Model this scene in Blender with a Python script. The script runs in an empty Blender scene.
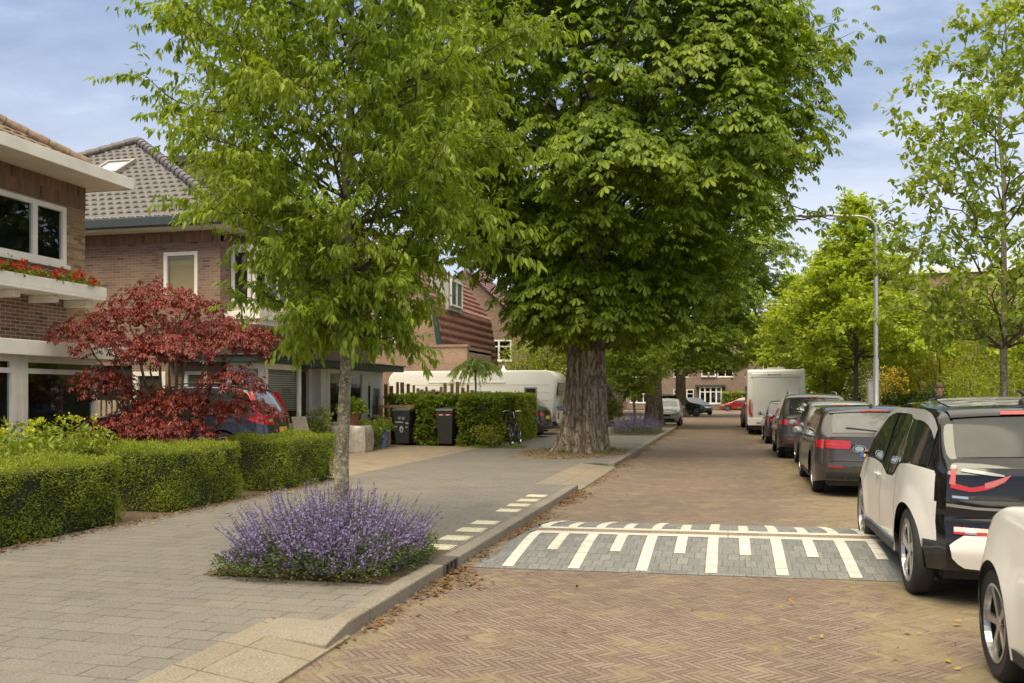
import bpy, bmesh, math, random
import numpy as np
from math import radians as R, sin, cos, pi, sqrt
from mathutils import Vector
random.seed(7)
rng = np.random.default_rng(11)
scene = bpy.context.scene
COL = scene.collection

# ------------------------------------------------------------------ helpers
class MB:
    """collects verts/faces; build() links them as ONE mesh object"""
    def __init__(s):
        s.v = []; s.f = []; s.m = []
    def add(s, vs, fs, mi=0):
        o = len(s.v)
        s.v.extend([tuple(map(float, p)) for p in vs])
        for f in fs:
            s.f.append([o + i for i in f]); s.m.append(mi)
        return s
    def box(s, x0, x1, y0, y1, z0, z1, mi=0):
        vs = [(x0,y0,z0),(x1,y0,z0),(x1,y1,z0),(x0,y1,z0),(x0,y0,z1),(x1,y0,z1),(x1,y1,z1),(x0,y1,z1)]
        return s.add(vs, [(0,3,2,1),(4,5,6,7),(0,1,5,4),(1,2,6,5),(2,3,7,6),(3,0,4,7)], mi)
    def beam(s, a, b, w, h, mi=0, up=(0,0,1)):
        """box along a->b with width w and height h"""
        a = Vector(a); b = Vector(b); d = (b-a).normalized(); u = Vector(up)
        if abs(d.dot(u)) > .99: u = Vector((0,1,0))
        sd = d.cross(u).normalized(); u = sd.cross(d).normalized()
        vs = []
        for p in (a, b):
            for i, j in ((-1,-1),(1,-1),(1,1),(-1,1)):
                vs.append(p + sd*(w/2*i) + u*(h/2*j))
        return s.add(vs, [(0,3,2,1),(4,5,6,7),(0,1,5,4),(1,2,6,5),(2,3,7,6),(3,0,4,7)], mi)
    def tube(s, pts, rad, n=6, mi=0, cap=True):
        pts = [Vector(p) for p in pts]; k = len(pts)
        if not hasattr(rad, '__len__'): rad = [rad]*k
        vs = []; ref = Vector((0.3,0.2,1)).normalized()
        for i, p in enumerate(pts):
            d = (pts[min(i+1,k-1)] - pts[max(i-1,0)])
            d = d.normalized() if d.length > 1e-9 else Vector((0,0,1))
            a = d.cross(ref)
            if a.length < 1e-3: a = d.cross(Vector((1,0,0)))
            a.normalize(); b = d.cross(a)
            for j in range(n):
                t = 2*pi*j/n
                vs.append(p + (a*cos(t) + b*sin(t))*rad[i])
        fs = [(i*n+j, i*n+(j+1)%n, (i+1)*n+(j+1)%n, (i+1)*n+j) for i in range(k-1) for j in range(n)]
        if cap: fs += [tuple(range(n))[::-1], tuple(range((k-1)*n, k*n))]
        return s.add(vs, fs, mi)
    def lathe(s, prof, n=24, axis='z', c=(0,0,0), mi=0, closed=False):
        vs = []
        for r, h in prof:
            for j in range(n):
                t = 2*pi*j/n
                if axis == 'z': p = (c[0]+r*cos(t), c[1]+r*sin(t), c[2]+h)
                elif axis == 'x': p = (c[0]+h, c[1]+r*cos(t), c[2]+r*sin(t))
                else: p = (c[0]+r*sin(t), c[1]+h, c[2]+r*cos(t))
                vs.append(p)
        k = len(prof)
        fs = [(i*n+j, i*n+(j+1)%n, (i+1)*n+(j+1)%n, (i+1)*n+j) for i in range(k-1) for j in range(n)]
        if not closed:
            fs += [tuple(range(n))[::-1], tuple(range((k-1)*n, k*n))]
        return s.add(vs, fs, mi)
    def prism(s, poly, axis, a, b, mi=0):
        """extrude a 2-D polygon along an axis from a to b"""
        def P(q, t):
            return {'x': (t,q[0],q[1]), 'y': (q[0],t,q[1]), 'z': (q[0],q[1],t)}[axis]
        n = len(poly)
        vs = [P(q,a) for q in poly] + [P(q,b) for q in poly]
        return s.add(vs, [tuple(range(n))[::-1], tuple(range(n,2*n))] + [(i,(i+1)%n,n+(i+1)%n,n+i) for i in range(n)], mi)
    def grid(s, fn, us, vs_, mi=0):
        nu, nv = len(us), len(vs_)
        vv = [fn(u, v) for v in vs_ for u in us]
        fs = [(j*nu+i, j*nu+i+1, (j+1)*nu+i+1, (j+1)*nu+i) for j in range(nv-1) for i in range(nu-1)]
        return s.add(vv, fs, mi)
    def build(s, name, mats, parent=None, world=True, smooth=False, bevel=0, fixn=True, angle=40):
        me = bpy.data.meshes.new(name)
        off = (0,0,0)
        if parent is not None and world: off = parent.location
        me.from_pydata([(p[0]-off[0], p[1]-off[1], p[2]-off[2]) for p in s.v], [], s.f)
        if not isinstance(mats, (list, tuple)): mats = [mats]
        for mm in mats: me.materials.append(mm)
        me.polygons.foreach_set('material_index', s.m)
        if fixn or bevel:
            bm = bmesh.new(); bm.from_mesh(me)
            if fixn: bmesh.ops.recalc_face_normals(bm, faces=bm.faces)
            if bevel:
                es = [e for e in bm.edges if len(e.link_faces) == 2 and e.calc_face_angle(0) > R(30)]
                bmesh.ops.bevel(bm, geom=es, offset=bevel, segments=2, affect='EDGES', clamp_overlap=True, profile=.5)
            bm.to_mesh(me); bm.free()
        o = bpy.data.objects.new(name, me); COL.objects.link(o)
        if parent is not None: o.parent = parent
        if smooth:
            me.polygons.foreach_set('use_smooth', [True]*len(me.polygons))
            if angle < 180:
                try: me.set_sharp_from_angle(angle=R(angle))
                except Exception: pass
        return o

def build_np(name, V, F, mats, parent=None, mi=None, world=True, smooth=False):
    V = np.asarray(V, dtype=np.float32); F = np.asarray(F, dtype=np.int32)
    if parent is not None and world: V = V - np.array(parent.location, dtype=np.float32)
    me = bpy.data.meshes.new(name); k = F.shape[1]
    me.vertices.add(len(V)); me.vertices.foreach_set('co', V.ravel())
    me.loops.add(F.size); me.loops.foreach_set('vertex_index', F.ravel())
    me.polygons.add(len(F))
    me.polygons.foreach_set('loop_start', np.arange(0, F.size, k, dtype=np.int32))
    try: me.polygons.foreach_set('loop_total', np.full(len(F), k, dtype=np.int32))
    except Exception: pass
    if not isinstance(mats, (list, tuple)): mats = [mats]
    for mm in mats: me.materials.append(mm)
    if mi is not None: me.polygons.foreach_set('material_index', np.asarray(mi, dtype=np.int32))
    if smooth: me.polygons.foreach_set('use_smooth', np.ones(len(F), dtype=bool))
    me.update(calc_edges=True)
    o = bpy.data.objects.new(name, me); COL.objects.link(o)
    if parent is not None: o.parent = parent
    return o

def tag(o, label=None, cat=None, group=None, kind=None):
    if label: o['label'] = label
    if cat: o['category'] = cat
    if group: o['group'] = group
    if kind: o['kind'] = kind
    return o
def thing(name, label, cat, loc=(0,0,0), rz=0, group=None):
    o = bpy.data.objects.new(name, None); COL.objects.link(o)
    o.empty_display_size = .2
    o.location = loc; o.rotation_euler = (0,0,rz)
    return tag(o, label, cat, group)
def copy_tree(o, parent=None):
    c = o.copy(); COL.objects.link(c)
    if parent is not None: c.parent = parent
    for ch in list(o.children): copy_tree(ch, c)
    return c
def dup(root, label, loc, rz=0, scale=(1,1,1), group=None):
    c = copy_tree(root); c.location = loc; c.rotation_euler = (0,0,rz); c.scale = scale
    c['label'] = label
    if group: c['group'] = group
    return c
def struct(o): o['kind'] = 'structure'; return o

# ------------------------------------------------------------------ materials
class NT:
    def __init__(s, mat):
        mat.use_nodes = True
        s.t = mat.node_tree; s.n = s.t.nodes; s.l = s.t.links
        s.b = s.n.get('Principled BSDF'); s.out = s.n.get('Material Output')
    def node(s, typ, **kw):
        x = s.n.new(typ)
        for k, v in kw.items(): setattr(x, k, v)
        return x
    def set(s, sock, val):
        if hasattr(val, 'is_linked') or isinstance(val, bpy.types.NodeSocket): s.l.new(val, sock)
        else: sock.default_value = val
    def m(s, op, a, b=None, c=None):
        x = s.node('ShaderNodeMath', operation=op)
        s.set(x.inputs[0], a)
        if b is not None: s.set(x.inputs[1], b)
        if c is not None: s.set(x.inputs[2], c)
        return x.outputs[0]
    def mix(s, f, a, b, blend='MIX'):
        x = s.node('ShaderNodeMix', data_type='RGBA', blend_type=blend)
        s.set(x.inputs[0], f); s.set(x.inputs[6], a); s.set(x.inputs[7], b)
        return x.outputs[2]
    def noise(s, vec, scale, detail=4, rough=.55):
        x = s.node('ShaderNodeTexNoise'); s.set(x.inputs['Vector'], vec)
        x.inputs['Scale'].default_value = scale; x.inputs['Detail'].default_value = detail
        x.inputs['Roughness'].default_value = rough
        return x.outputs['Fac']
    def ramp(s, f, stops):
        x = s.node('ShaderNodeValToRGB'); s.set(x.inputs[0], f)
        e = x.color_ramp.elements
        while len(e) > 1: e.remove(e[-1])
        e[0].position = stops[0][0]; e[0].color = c4(stops[0][1])
        for p, c in stops[1:]:
            q = e.new(p); q.color = c4(c)
        return x.outputs[0]
    def smooth(s, f, a, b):
        x = s.node('ShaderNodeMapRange', interpolation_type='SMOOTHSTEP')
        s.set(x.inputs[0], f); x.inputs[1].default_value = a; x.inputs[2].default_value = b
        return x.outputs[0]
    def pos(s): return s.node('ShaderNodeNewGeometry').outputs['Position']
    def sep(s, v):
        x = s.node('ShaderNodeSeparateXYZ'); s.l.new(v, x.inputs[0]); return x.outputs
    def comb(s, a, b, c=0.0):
        x = s.node('ShaderNodeCombineXYZ'); s.set(x.inputs[0], a); s.set(x.inputs[1], b); s.set(x.inputs[2], c); return x.outputs[0]
    def white(s, v, dim='3D'):
        x = s.node('ShaderNodeTexWhiteNoise', noise_dimensions=dim); s.l.new(v, x.inputs['Vector']); return x.outputs['Value']
    def bump(s, h, strength=.3, dist=.01):
        x = s.node('ShaderNodeBump'); x.inputs['Strength'].default_value = strength; x.inputs['Distance'].default_value = dist
        s.set(x.inputs['Height'], h); s.l.new(x.outputs[0], s.b.inputs['Normal'])
def c4(c): return (c[0], c[1], c[2], 1.0) if len(c) == 3 else tuple(c)
def newmat(name): 
    m = bpy.data.materials.new(name); return m, NT(m)

_mc = {}
def plain(name, col, rough=.5, metal=0, var=.12, scale=6, spec=.5, coat=0, bump=0, obj=False):
    """simple surface with a faint procedural mottling"""
    if name in _mc: return _mc[name]
    m, n = newmat(name)
    vec = n.node('ShaderNodeTexCoord').outputs['Object'] if obj else n.pos()
    f = n.noise(vec, scale, 5)
    a = tuple(max(0, x*(1-var)) for x in col); b = tuple(min(1, x*(1+var)) for x in col)
    n.l.new(n.ramp(f, [(.3, a), (.7, b)]), n.b.inputs['Base Color'])
    n.b.inputs['Roughness'].default_value = rough; n.b.inputs['Metallic'].default_value = metal
    n.b.inputs['Specular IOR Level'].default_value = spec
    if coat: n.b.inputs['Coat Weight'].default_value = coat; n.b.inputs['Coat Roughness'].default_value = .04
    if bump: n.bump(f, bump, .01)
    _mc[name] = m
    return m

def leafmat(name, cols, trans=.35, rough=.45, spec=.35):
    if name in _mc: return _mc[name]
    m, n = newmat(name)
    r = n.node('ShaderNodeNewGeometry').outputs['Random Per Island']
    k = len(cols)
    col = n.ramp(r, [(i/(k-1), c) for i, c in enumerate(cols)])
    big = n.noise(n.pos(), .9, 3)
    col = n.mix(n.smooth(big, .35, .65), col, n.mix(1.0, col, (.8,.86,.75,1), 'MULTIPLY'))
    n.l.new(col, n.b.inputs['Base Color'])
    n.b.inputs['Roughness'].default_value = rough; n.b.inputs['Specular IOR Level'].default_value = spec
    tr = n.node('ShaderNodeBsdfTranslucent'); n.l.new(n.mix(1.0, col, (1.5,1.5,.55,1), 'MULTIPLY'), tr.inputs[0])
    mx = n.node('ShaderNodeMixShader'); mx.inputs[0].default_value = trans
    n.l.new(n.b.outputs[0], mx.inputs[1]); n.l.new(tr.outputs[0], mx.inputs[2]); n.l.new(mx.outputs[0], n.out.inputs[0])
    _mc[name] = m
    return m

def brickwall(name, c1, c2, c3, mortar, soldier=None, bw=.21, bh=.0625, msize=.009):
    """running-bond brick; wall direction picked from the face normal"""
    m, n = newmat(name)
    g = n.node('ShaderNodeNewGeometry')
    p = n.sep(g.outputs['Position']); nn = n.sep(g.outputs['True Normal'])
    fx = n.m('GREATER_THAN', n.m('ABSOLUTE', nn[1]), .6)
    u = n.m('ADD', n.m('MULTIPLY', p[0], fx), n.m('MULTIPLY', p[1], n.m('SUBTRACT', 1.0, fx)))
    row = n.m('FLOOR', n.m('DIVIDE', p[2], bh))
    uu = n.m('ADD', n.m('DIVIDE', u, bw), n.m('MULTIPLY', row, .5))
    ci = n.m('FLOOR', uu)
    fu = n.m('MULTIPLY', n.m('FRACT', uu), bw); fv = n.m('MULTIPLY', n.m('FRACT', n.m('DIVIDE', p[2], bh)), bh)
    du = n.m('MINIMUM', fu, n.m('SUBTRACT', bw, fu)); dv = n.m('MINIMUM', fv, n.m('SUBTRACT', bh, fv))
    d = n.m('MINIMUM', du, dv)
    mask = n.smooth(d, msize*.35, msize*.75)
    rnd = n.white(n.comb(ci, row, fx))
    col = n.ramp(rnd, [(0, c1), (.35, c2), (.7, c3), (.92, c1), (1, tuple(x*.45 for x in c1))])
    big = n.noise(g.outputs['Position'], 1.3, 5)
    fine = n.noise(g.outputs['Position'], 60, 3)
    col = n.mix(n.smooth(big, .3, .75), n.mix(1.0, col, (.82,.80,.78,1), 'MULTIPLY'), col)
    col = n.mix(.35, col, n.mix(1.0, col, n.ramp(fine, [(.3,(.6,.6,.6)),(.7,(1.3,1.3,1.3))]), 'MULTIPLY'))
    n.l.new(n.mix(mask, c4(mortar), col), n.b.inputs['Base Color'])
    n.b.inputs['Roughness'].default_value = .9
    n.bump(n.m('ADD', mask, n.m('MULTIPLY', fine, .5)), .5, .006)
    return m

def herringbone(n, ux, uy, k, w):
    """k:1 herringbone of bricks of width w; returns (edge distance in m, id vector)"""
    a = n.m('DIVIDE', ux, w); b = n.m('DIVIDE', uy, w)
    i = n.m('FLOOR', a); j = n.m('FLOOR', b); fa = n.m('FRACT', a); fb = n.m('FRACT', b)
    mm = n.m('FLOORED_MODULO', n.m('SUBTRACT', i, j), 2.0*k)
    vert = n.m('GREATER_THAN', mm, k-.5)
    hor = n.m('SUBTRACT', 1.0, vert)
    vpos = n.m('SUBTRACT', 2.0*k-1, mm)
    along = n.m('ADD', n.m('MULTIPLY', hor, n.m('ADD', mm, fa)), n.m('MULTIPLY', vert, n.m('ADD', vpos, fb)))
    across = n.m('ADD', n.m('MULTIPLY', hor, fb), n.m('MULTIPLY', vert, fa))
    d = n.m('MINIMUM', n.m('MINIMUM', along, n.m('SUBTRACT', float(k), along)), n.m('MINIMUM', across, n.m('SUBTRACT', 1.0, across)))
    idx = n.m('SUBTRACT', i, n.m('MULTIPLY', hor, mm)); idy = n.m('SUBTRACT', j, n.m('MULTIPLY', vert, vpos))
    return n.m('MULTIPLY', d, w), n.comb(idx, idy, vert)

def road_material():
    m, n = newmat('road_clinker')
    pos = n.pos(); p = n.sep(pos)
    c, s_ = cos(R(45)), sin(R(45))
    ux = n.m('SUBTRACT', n.m('MULTIPLY', p[1], c), n.m('MULTIPLY', p[0], s_))
    uy = n.m('MULTIPLY', n.m('ADD', n.m('MULTIPLY', p[0], c), n.m('MULTIPLY', p[1], s_)), -1.0)
    d, idv = herringbone(n, ux, uy, 4, .044)
    rnd = n.white(idv)
    col = n.ramp(rnd, [(0,(.178,.125,.096)),(.25,(.210,.150,.116)),(.5,(.236,.172,.134)),(.75,(.218,.163,.131)),(.9,(.250,.187,.145)),(1,(.268,.206,.158))])
    fine = n.noise(pos, 45, 4); big = n.noise(pos, .5, 5); mid = n.noise(pos, 2.3, 4)
    col = n.mix(n.smooth(big, .35, .7), col, n.mix(1.0, col, (.84,.86,.88,1), 'MULTIPLY'))
    col = n.mix(.5, col, n.mix(1.0, col, n.ramp(fine, [(.3,(.7,.7,.7)),(.7,(1.22,1.22,1.22))]), 'MULTIPLY'))
    # lanes worn by tyres, old repairs and oil drips
    lane = n.m('ADD', n.smooth(n.m('ABSOLUTE', n.m('ADD', p[0], 1.15)), .45, .05), n.smooth(n.m('ABSOLUTE', n.m('SUBTRACT', p[0], .35)), .45, .05))
    col = n.mix(n.m('MULTIPLY', n.m('MULTIPLY', lane, .45), n.smooth(n.noise(pos, .8, 3), .3, .6)), col, n.mix(1.0, col, (.86,.85,.86,1), 'MULTIPLY'))
    oil = n.m('MULTIPLY', n.smooth(n.noise(pos, 1.9, 2), .66, .74), n.smooth(p[0], .6, 1.6))
    col = n.mix(n.m('MULTIPLY', oil, .6), col, n.mix(1.0, col, (.5,.48,.46,1), 'MULTIPLY'))
    col = n.mix(n.m('MULTIPLY', n.smooth(n.noise(pos, 5.5, 4, .7), .55, .75), .22), col, n.mix(1.0, col, (1.22,1.17,1.10,1), 'MULTIPLY'))
    # moss in the joints: more along the parked cars and in soft patches
    edge = n.m('MAXIMUM', n.smooth(p[0], .3, 1.8), n.m('MULTIPLY', n.smooth(n.m('MULTIPLY', p[0], -1.0), 1.7, 2.5), .35))
    mossy = n.m('ADD', n.m('MULTIPLY', mid, .75), n.m('ADD', n.m('MULTIPLY', edge, .17), n.m('MULTIPLY', n.noise(pos, 11, 3), .32)))
    mossmask = n.smooth(mossy, .52, .74)
    joint = n.ramp(mossmask, [(0,(.085,.065,.048)),(.45,(.16,.13,.06)),(1,(.25,.235,.055))])
    mask = n.smooth(d, .002, .0075)
    full = n.mix(mask, joint, col)
    mj = n.m('MULTIPLY', n.m('SUBTRACT', 1.0, n.smooth(d, .002, .010)), n.smooth(n.m('ADD', n.m('MULTIPLY', mossmask, .5), n.m('MULTIPLY', n.noise(pos, 7, 5, .75), .8)), .62, .78))
    full = n.mix(n.m('MULTIPLY', mj, .62), full, (.235,.205,.075,1))
    cover = n.m('MULTIPLY', n.smooth(mossy, .82, 1.0), .10)
    full = n.mix(cover, full, (.24,.22,.06,1))
    n.l.new(full, n.b.inputs['Base Color']); n.b.inputs['Roughness'].default_value = .85
    n.b.inputs['Specular IOR Level'].default_value = .3
    n.bump(n.m('ADD', n.m('MULTIPLY', mask, 1.0), n.m('ADD', n.m('MULTIPLY', rnd, .35), n.m('MULTIPLY', fine, .5))), .55, .006)
    return m

def slab_material(name, tw, th, cols, joint, off=.5, jw=.006, tint=(1,1,1), sand=.5, rot=False):
    m, n = newmat(name)
    pos = n.pos(); p = n.sep(pos)
    A, B = (p[1], p[0]) if rot else (p[0], p[1])
    # gently settled courses
    wob = n.m('MULTIPLY', n.m('SUBTRACT', n.noise(pos, .7, 2), .5), .05)
    B = n.m('ADD', B, wob)
    row = n.m('FLOOR', n.m('DIVIDE', B, th))
    uu = n.m('ADD', n.m('DIVIDE', A, tw), n.m('MULTIPLY', row, off)); ci = n.m('FLOOR', uu)
    fu = n.m('MULTIPLY', n.m('FRACT', uu), tw); fv = n.m('MULTIPLY', n.m('FRACT', n.m('DIVIDE', B, th)), th)
    d = n.m('MINIMUM', n.m('MINIMUM', fu, n.m('SUBTRACT', tw, fu)), n.m('MINIMUM', fv, n.m('SUBTRACT', th, fv)))
    rnd = n.white(n.comb(ci, row))
    col = n.ramp(rnd, [(i/(len(cols)-1), c) for i, c in enumerate(cols)])
    fine = n.noise(pos, 70, 4, .7); big = n.noise(pos, .45, 6); mid = n.noise(pos, 3.5, 5)
    col = n.mix(.6, col, n.mix(1.0, col, n.ramp(fine, [(.34,(.38,.38,.38)),(.66,(1.62,1.62,1.62))]), 'MULTIPLY'))
    col = n.mix(n.m('MULTIPLY', n.smooth(big, .45, .75), sand), col, (.36,.285,.19,1))
    col = n.mix(n.m('MULTIPLY', n.smooth(mid, .55, .8), .35), col, n.mix(1.0, col, (.72,.72,.72,1), 'MULTIPLY'))
    stain = n.noise(pos, 1.1, 6, .7)
    col = n.mix(n.m('MULTIPLY', n.smooth(stain, .52, .68), .5), col, n.mix(1.0, col, (.70,.68,.64,1), 'MULTIPLY'))
    speck = n.noise(pos, 28, 5, .8)
    col = n.mix(n.m('MULTIPLY', n.smooth(speck, .56, .70), .35), col, n.mix(1.0, col, (1.5,1.45,1.35,1), 'MULTIPLY'))
    mask = n.smooth(n.m('ADD', d, n.m('MULTIPLY', n.m('SUBTRACT', n.noise(pos, 9, 4), .5), .014)), jw*.3, jw)
    jn = n.mix(n.smooth(n.noise(pos, 1.7, 4), .5, .72), c4(joint), (.20,.175,.09,1))
    n.l.new(n.mix(mask, jn, col), n.b.inputs['Base Color']); n.b.inputs['Roughness'].default_value = .9
    n.b.inputs['Specular IOR Level'].default_value = .3
    n.bump(n.m('ADD', n.m('ADD', mask, n.m('MULTIPLY', rnd, .7)), n.m('MULTIPLY', fine, .45)), .45, .006)
    return m

def soil_material(name, a, b, c):
    m, n = newmat(name)
    pos = n.pos()
    f = n.noise(pos, 14, 6, .7); g = n.noise(pos, 1.2, 4); h = n.noise(pos, 90, 3)
    col = n.ramp(f, [(.3, a), (.5, b), (.7, c)])
    col = n.mix(n.smooth(g, .4, .65), col, n.mix(1.0, col, (.7,.72,.62,1), 'MULTIPLY'))
    col = n.mix(.5, col, n.mix(1.0, col, n.ramp(h, [(.3,(.55,.55,.55)),(.7,(1.35,1.35,1.3))]), 'MULTIPLY'))
    n.l.new(col, n.b.inputs['Base Color']); n.b.inputs['Roughness'].default_value = .95
    n.bump(n.m('ADD', f, h), .7, .02)
    return m

def glass_material(name='window_glass', tint=(.75,.8,.78), refl=.17):
    if name in _mc: return _mc[name]
    m, n = newmat(name)
    lw = n.node('ShaderNodeLayerWeight'); lw.inputs[0].default_value = refl
    gl = n.node('ShaderNodeBsdfGlossy'); gl.inputs['Roughness'].default_value = .015
    gl.inputs[0].default_value = (.95,.97,1,1)
    nz = n.node('ShaderNodeBump'); nz.inputs['Strength'].default_value = .02; nz.inputs['Distance'].default_value = .02
    n.l.new(n.noise(n.pos(), 1.1, 1), nz.inputs['Height']); n.l.new(nz.outputs[0], gl.inputs['Normal'])
    tr = n.node('ShaderNodeBsdfTransparent'); tr.inputs[0].default_value = c4(tint)
    mx = n.node('ShaderNodeMixShader')
    n.l.new(n.m('ADD', n.m('MULTIPLY', lw.outputs['Fresnel'], .9), .06), mx.inputs[0])
    n.l.new(tr.outputs[0], mx.inputs[1]); n.l.new(gl.outputs[0], mx.inputs[2]); n.l.new(mx.outputs[0], n.out.inputs[0])
    _mc[name] = m
    return m

def bark_material(name, a, b, c, sx=9, sz=1.2, bump=.8, dist=.04, spots=None):
    m, n = newmat(name)
    co = n.node('ShaderNodeTexCoord').outputs['Object']
    mp = n.node('ShaderNodeMapping'); n.l.new(co, mp.inputs[0]); mp.inputs['Scale'].default_value = (sx, sx, sz)
    f = n.noise(mp.outputs[0], 1.0, 6, .65); h = n.noise(co, 25, 4)
    col = n.ramp(f, [(.32, a), (.5, b), (.68, c)])
    col = n.mix(.4, col, n.mix(1.0, col, n.ramp(h, [(.3,(.6,.6,.6)),(.7,(1.3,1.3,1.3))]), 'MULTIPLY'))
    mp2 = n.node('ShaderNodeMapping'); n.l.new(co, mp2.inputs[0]); mp2.inputs['Scale'].default_value = (sx*1.6, sx*1.6, sz*3.2)
    cr = n.m('ABSOLUTE', n.m('SUBTRACT', n.noise(mp2.outputs[0], 1.0, 4, .6), .5))
    crack = n.smooth(cr, .0, .05)
    col = n.mix(crack, n.mix(1.0, col, (.42,.40,.38,1), 'MULTIPLY'), col)
    f = n.m('ADD', f, n.m('MULTIPLY', crack, .35))
    if spots:
        sp = n.noise(co, 26, 4, .6)
        col = n.mix(n.smooth(sp, .52, .62), col, c4(spots))
    n.l.new(col, n.b.inputs['Base Color']); n.b.inputs['Roughness'].default_value = .92
    n.bump(f, bump, dist)
    return m

# shared materials
ROAD = road_material()
SLAB = slab_material('pavement_slab', .30, .20, [(.158,.146,.130),(.172,.159,.141),(.182,.168,.149),(.165,.153,.137)], (.075,.064,.05), sand=.22)
RAMP = slab_material('ramp_slab', .50, .48, [(.215,.185,.14),(.24,.208,.158),(.20,.174,.134)], (.15,.115,.07), sand=.5, rot=True, off=0)
KERB = slab_material('kerb_stone', 1.0, 5.0, [(.20,.178,.146),(.222,.198,.164),(.185,.166,.138)], (.10,.08,.06), sand=.35, rot=True, off=0)
DRIVE = slab_material('driveway_clinker', .20, .10, [(.30,.235,.17),(.25,.20,.15),(.34,.27,.19)], (.14,.11,.07), sand=.45)
BUMPG = slab_material('bump_brick', .105, .21, [(.175,.178,.18),(.20,.203,.205),(.155,.162,.166),(.225,.222,.215)], (.13,.12,.06), sand=.05)
BUMPW = slab_material('bump_white_brick', 60, .21, [(.56,.535,.47),(.61,.585,.52),(.47,.45,.40)], (.13,.11,.07), sand=.35, off=0)
BUMPB = slab_material('crest_brick', .21, .105, [(.24,.18,.13),(.28,.21,.155),(.20,.155,.12)], (.13,.10,.06), sand=.2)
YTILE = slab_material('marker_tile', .30, .30, [(.50,.47,.33),(.56,.53,.40)], (.2,.17,.1), sand=.3, off=0)
SOIL = soil_material('garden_soil', (.06,.042,.025), (.13,.09,.055), (.22,.16,.10))
LITTERSOIL = soil_material('littered_soil', (.15,.10,.055), (.24,.17,.10), (.36,.27,.17))
LAWN = soil_material('lawn', (.04,.055,.012), (.075,.10,.02), (.13,.13,.045))
WHITE = plain('white_paint', (.80,.775,.72), .45, var=.06, scale=3)
CREAM = plain('cream_paint', (.83,.785,.69), .5, var=.10, scale=2.2)
GREEN_P = plain('dark_green_paint', (.025,.045,.040), .4, var=.15)
BLACK = plain('black_plastic', (.018,.018,.019), .45, var=.2)
RUBBER = plain('tyre_rubber', (.022,.022,.022), .8, var=.3, scale=40, bump=.1)
DARKIN = plain('dark_interior', (.03,.027,.024), .9, var=.3, scale=2)
GREYM = plain('galvanised_metal', (.46,.46,.45), .42, .6, var=.1)
WOOD = bark_material('weathered_wood', (.16,.10,.05), (.30,.19,.09), (.42,.28,.13), 14, 1.5, .3, .01)
GLASS = glass_material()
# ------------------------------------------------------------------ camera, world, sun
cam_d = bpy.data.cameras.new('camera'); cam = bpy.data.objects.new('camera', cam_d); COL.objects.link(cam)
cam.location = (0,0,1.62); cam.rotation_euler = (R(90), 0, R(13.496))
cam_d.sensor_width = 36; cam_d.lens = 900/1024*36; cam_d.shift_y = 54.5/1024
cam_d.clip_start = .05; cam_d.clip_end = 3000
cam_d.dof.use_dof = True; cam_d.dof.focus_distance = 12.0; cam_d.dof.aperture_fstop = 3.4
scene.camera = cam

SUN_EL, SUN_AZ = 56, 188      # degrees; azimuth clockwise from +Y
w = bpy.data.worlds.new('World'); scene.world = w; w.use_nodes = True
wt = w.node_tree; wn = wt.nodes; wl = wt.links; wn.clear()
W_ = NT.__new__(NT); W_.t = wt; W_.n = wn; W_.l = wl
sky = wn.new('ShaderNodeTexSky'); sky.sky_type = 'NISHITA'; sky.sun_disc = False
sky.sun_elevation = R(SUN_EL); sky.sun_rotation = R(SUN_AZ); sky.air_density = 1.0; sky.dust_density = 1.2; sky.ozone_density = 1.5
gen = wn.new('ShaderNodeTexCoord').outputs['Generated']
gx, gy, gz = W_.sep(gen)
hz = W_.m('ADD', W_.m('MAXIMUM', gz, 0.0), .16)
pv = W_.comb(W_.m('DIVIDE', gx, hz), W_.m('DIVIDE', gy, hz), 3.7)
warp = W_.noise(pv, .8, 3)
n1 = W_.noise(pv, .55, 7, .55)
n2 = W_.noise(W_.comb(W_.m('DIVIDE', gx, hz), W_.m('MULTIPLY', W_.m('DIVIDE', gy, hz), 1.6), 9.1), 1.7, 6, .6)
cl = W_.m('ADD', W_.m('MULTIPLY', n1, .65), W_.m('MULTIPLY', n2, .35))
cover = W_.smooth(cl, .30, .52)
cover = W_.m('MAXIMUM', cover, .55)
shade = W_.ramp(n2, [(.32,(1.9,2.65,4.2)), (.5,(2.8,3.65,5.4)), (.68,(4.9,5.6,6.9))])
low = W_.smooth(gz, .02, .42)
shade = W_.mix(low, (6.9,7.3,8.0,1), shade)
shade = W_.mix(W_.smooth(gz, .45, .80), shade, (19.5,18.0,14.8,1))      # unseen overhead cloud, added brighter and warmer to light the scene
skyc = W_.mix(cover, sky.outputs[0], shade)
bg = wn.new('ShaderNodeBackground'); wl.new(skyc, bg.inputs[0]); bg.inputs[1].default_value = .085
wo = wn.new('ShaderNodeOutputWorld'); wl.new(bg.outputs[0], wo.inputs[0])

sd = bpy.data.lights.new('sun', 'SUN'); sd.energy = 2.0; sd.angle = R(38); sd.color = (1.0,.87,.64)
so = bpy.data.objects.new('sun', sd); COL.objects.link(so)
az = R(SUN_AZ); el = R(SUN_EL)
to_sun = Vector((sin(az)*cos(el), cos(az)*cos(el), sin(el)))
so.rotation_euler = to_sun.to_track_quat('Z', 'Y').to_euler(); so.location = to_sun*60
vs = scene.view_settings
vs.view_transform = 'Standard'; vs.look = 'None'; vs.exposure = .74; vs.gamma = 1.0; vs.use_curve_mapping = False
scene.cycles.max_bounces = 6; scene.cycles.diffuse_bounces = 3; scene.cycles.transparent_max_bounces = 8
scene.cycles.sample_clamp_indirect = 4
scene.cycles.use_denoising = True

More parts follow.
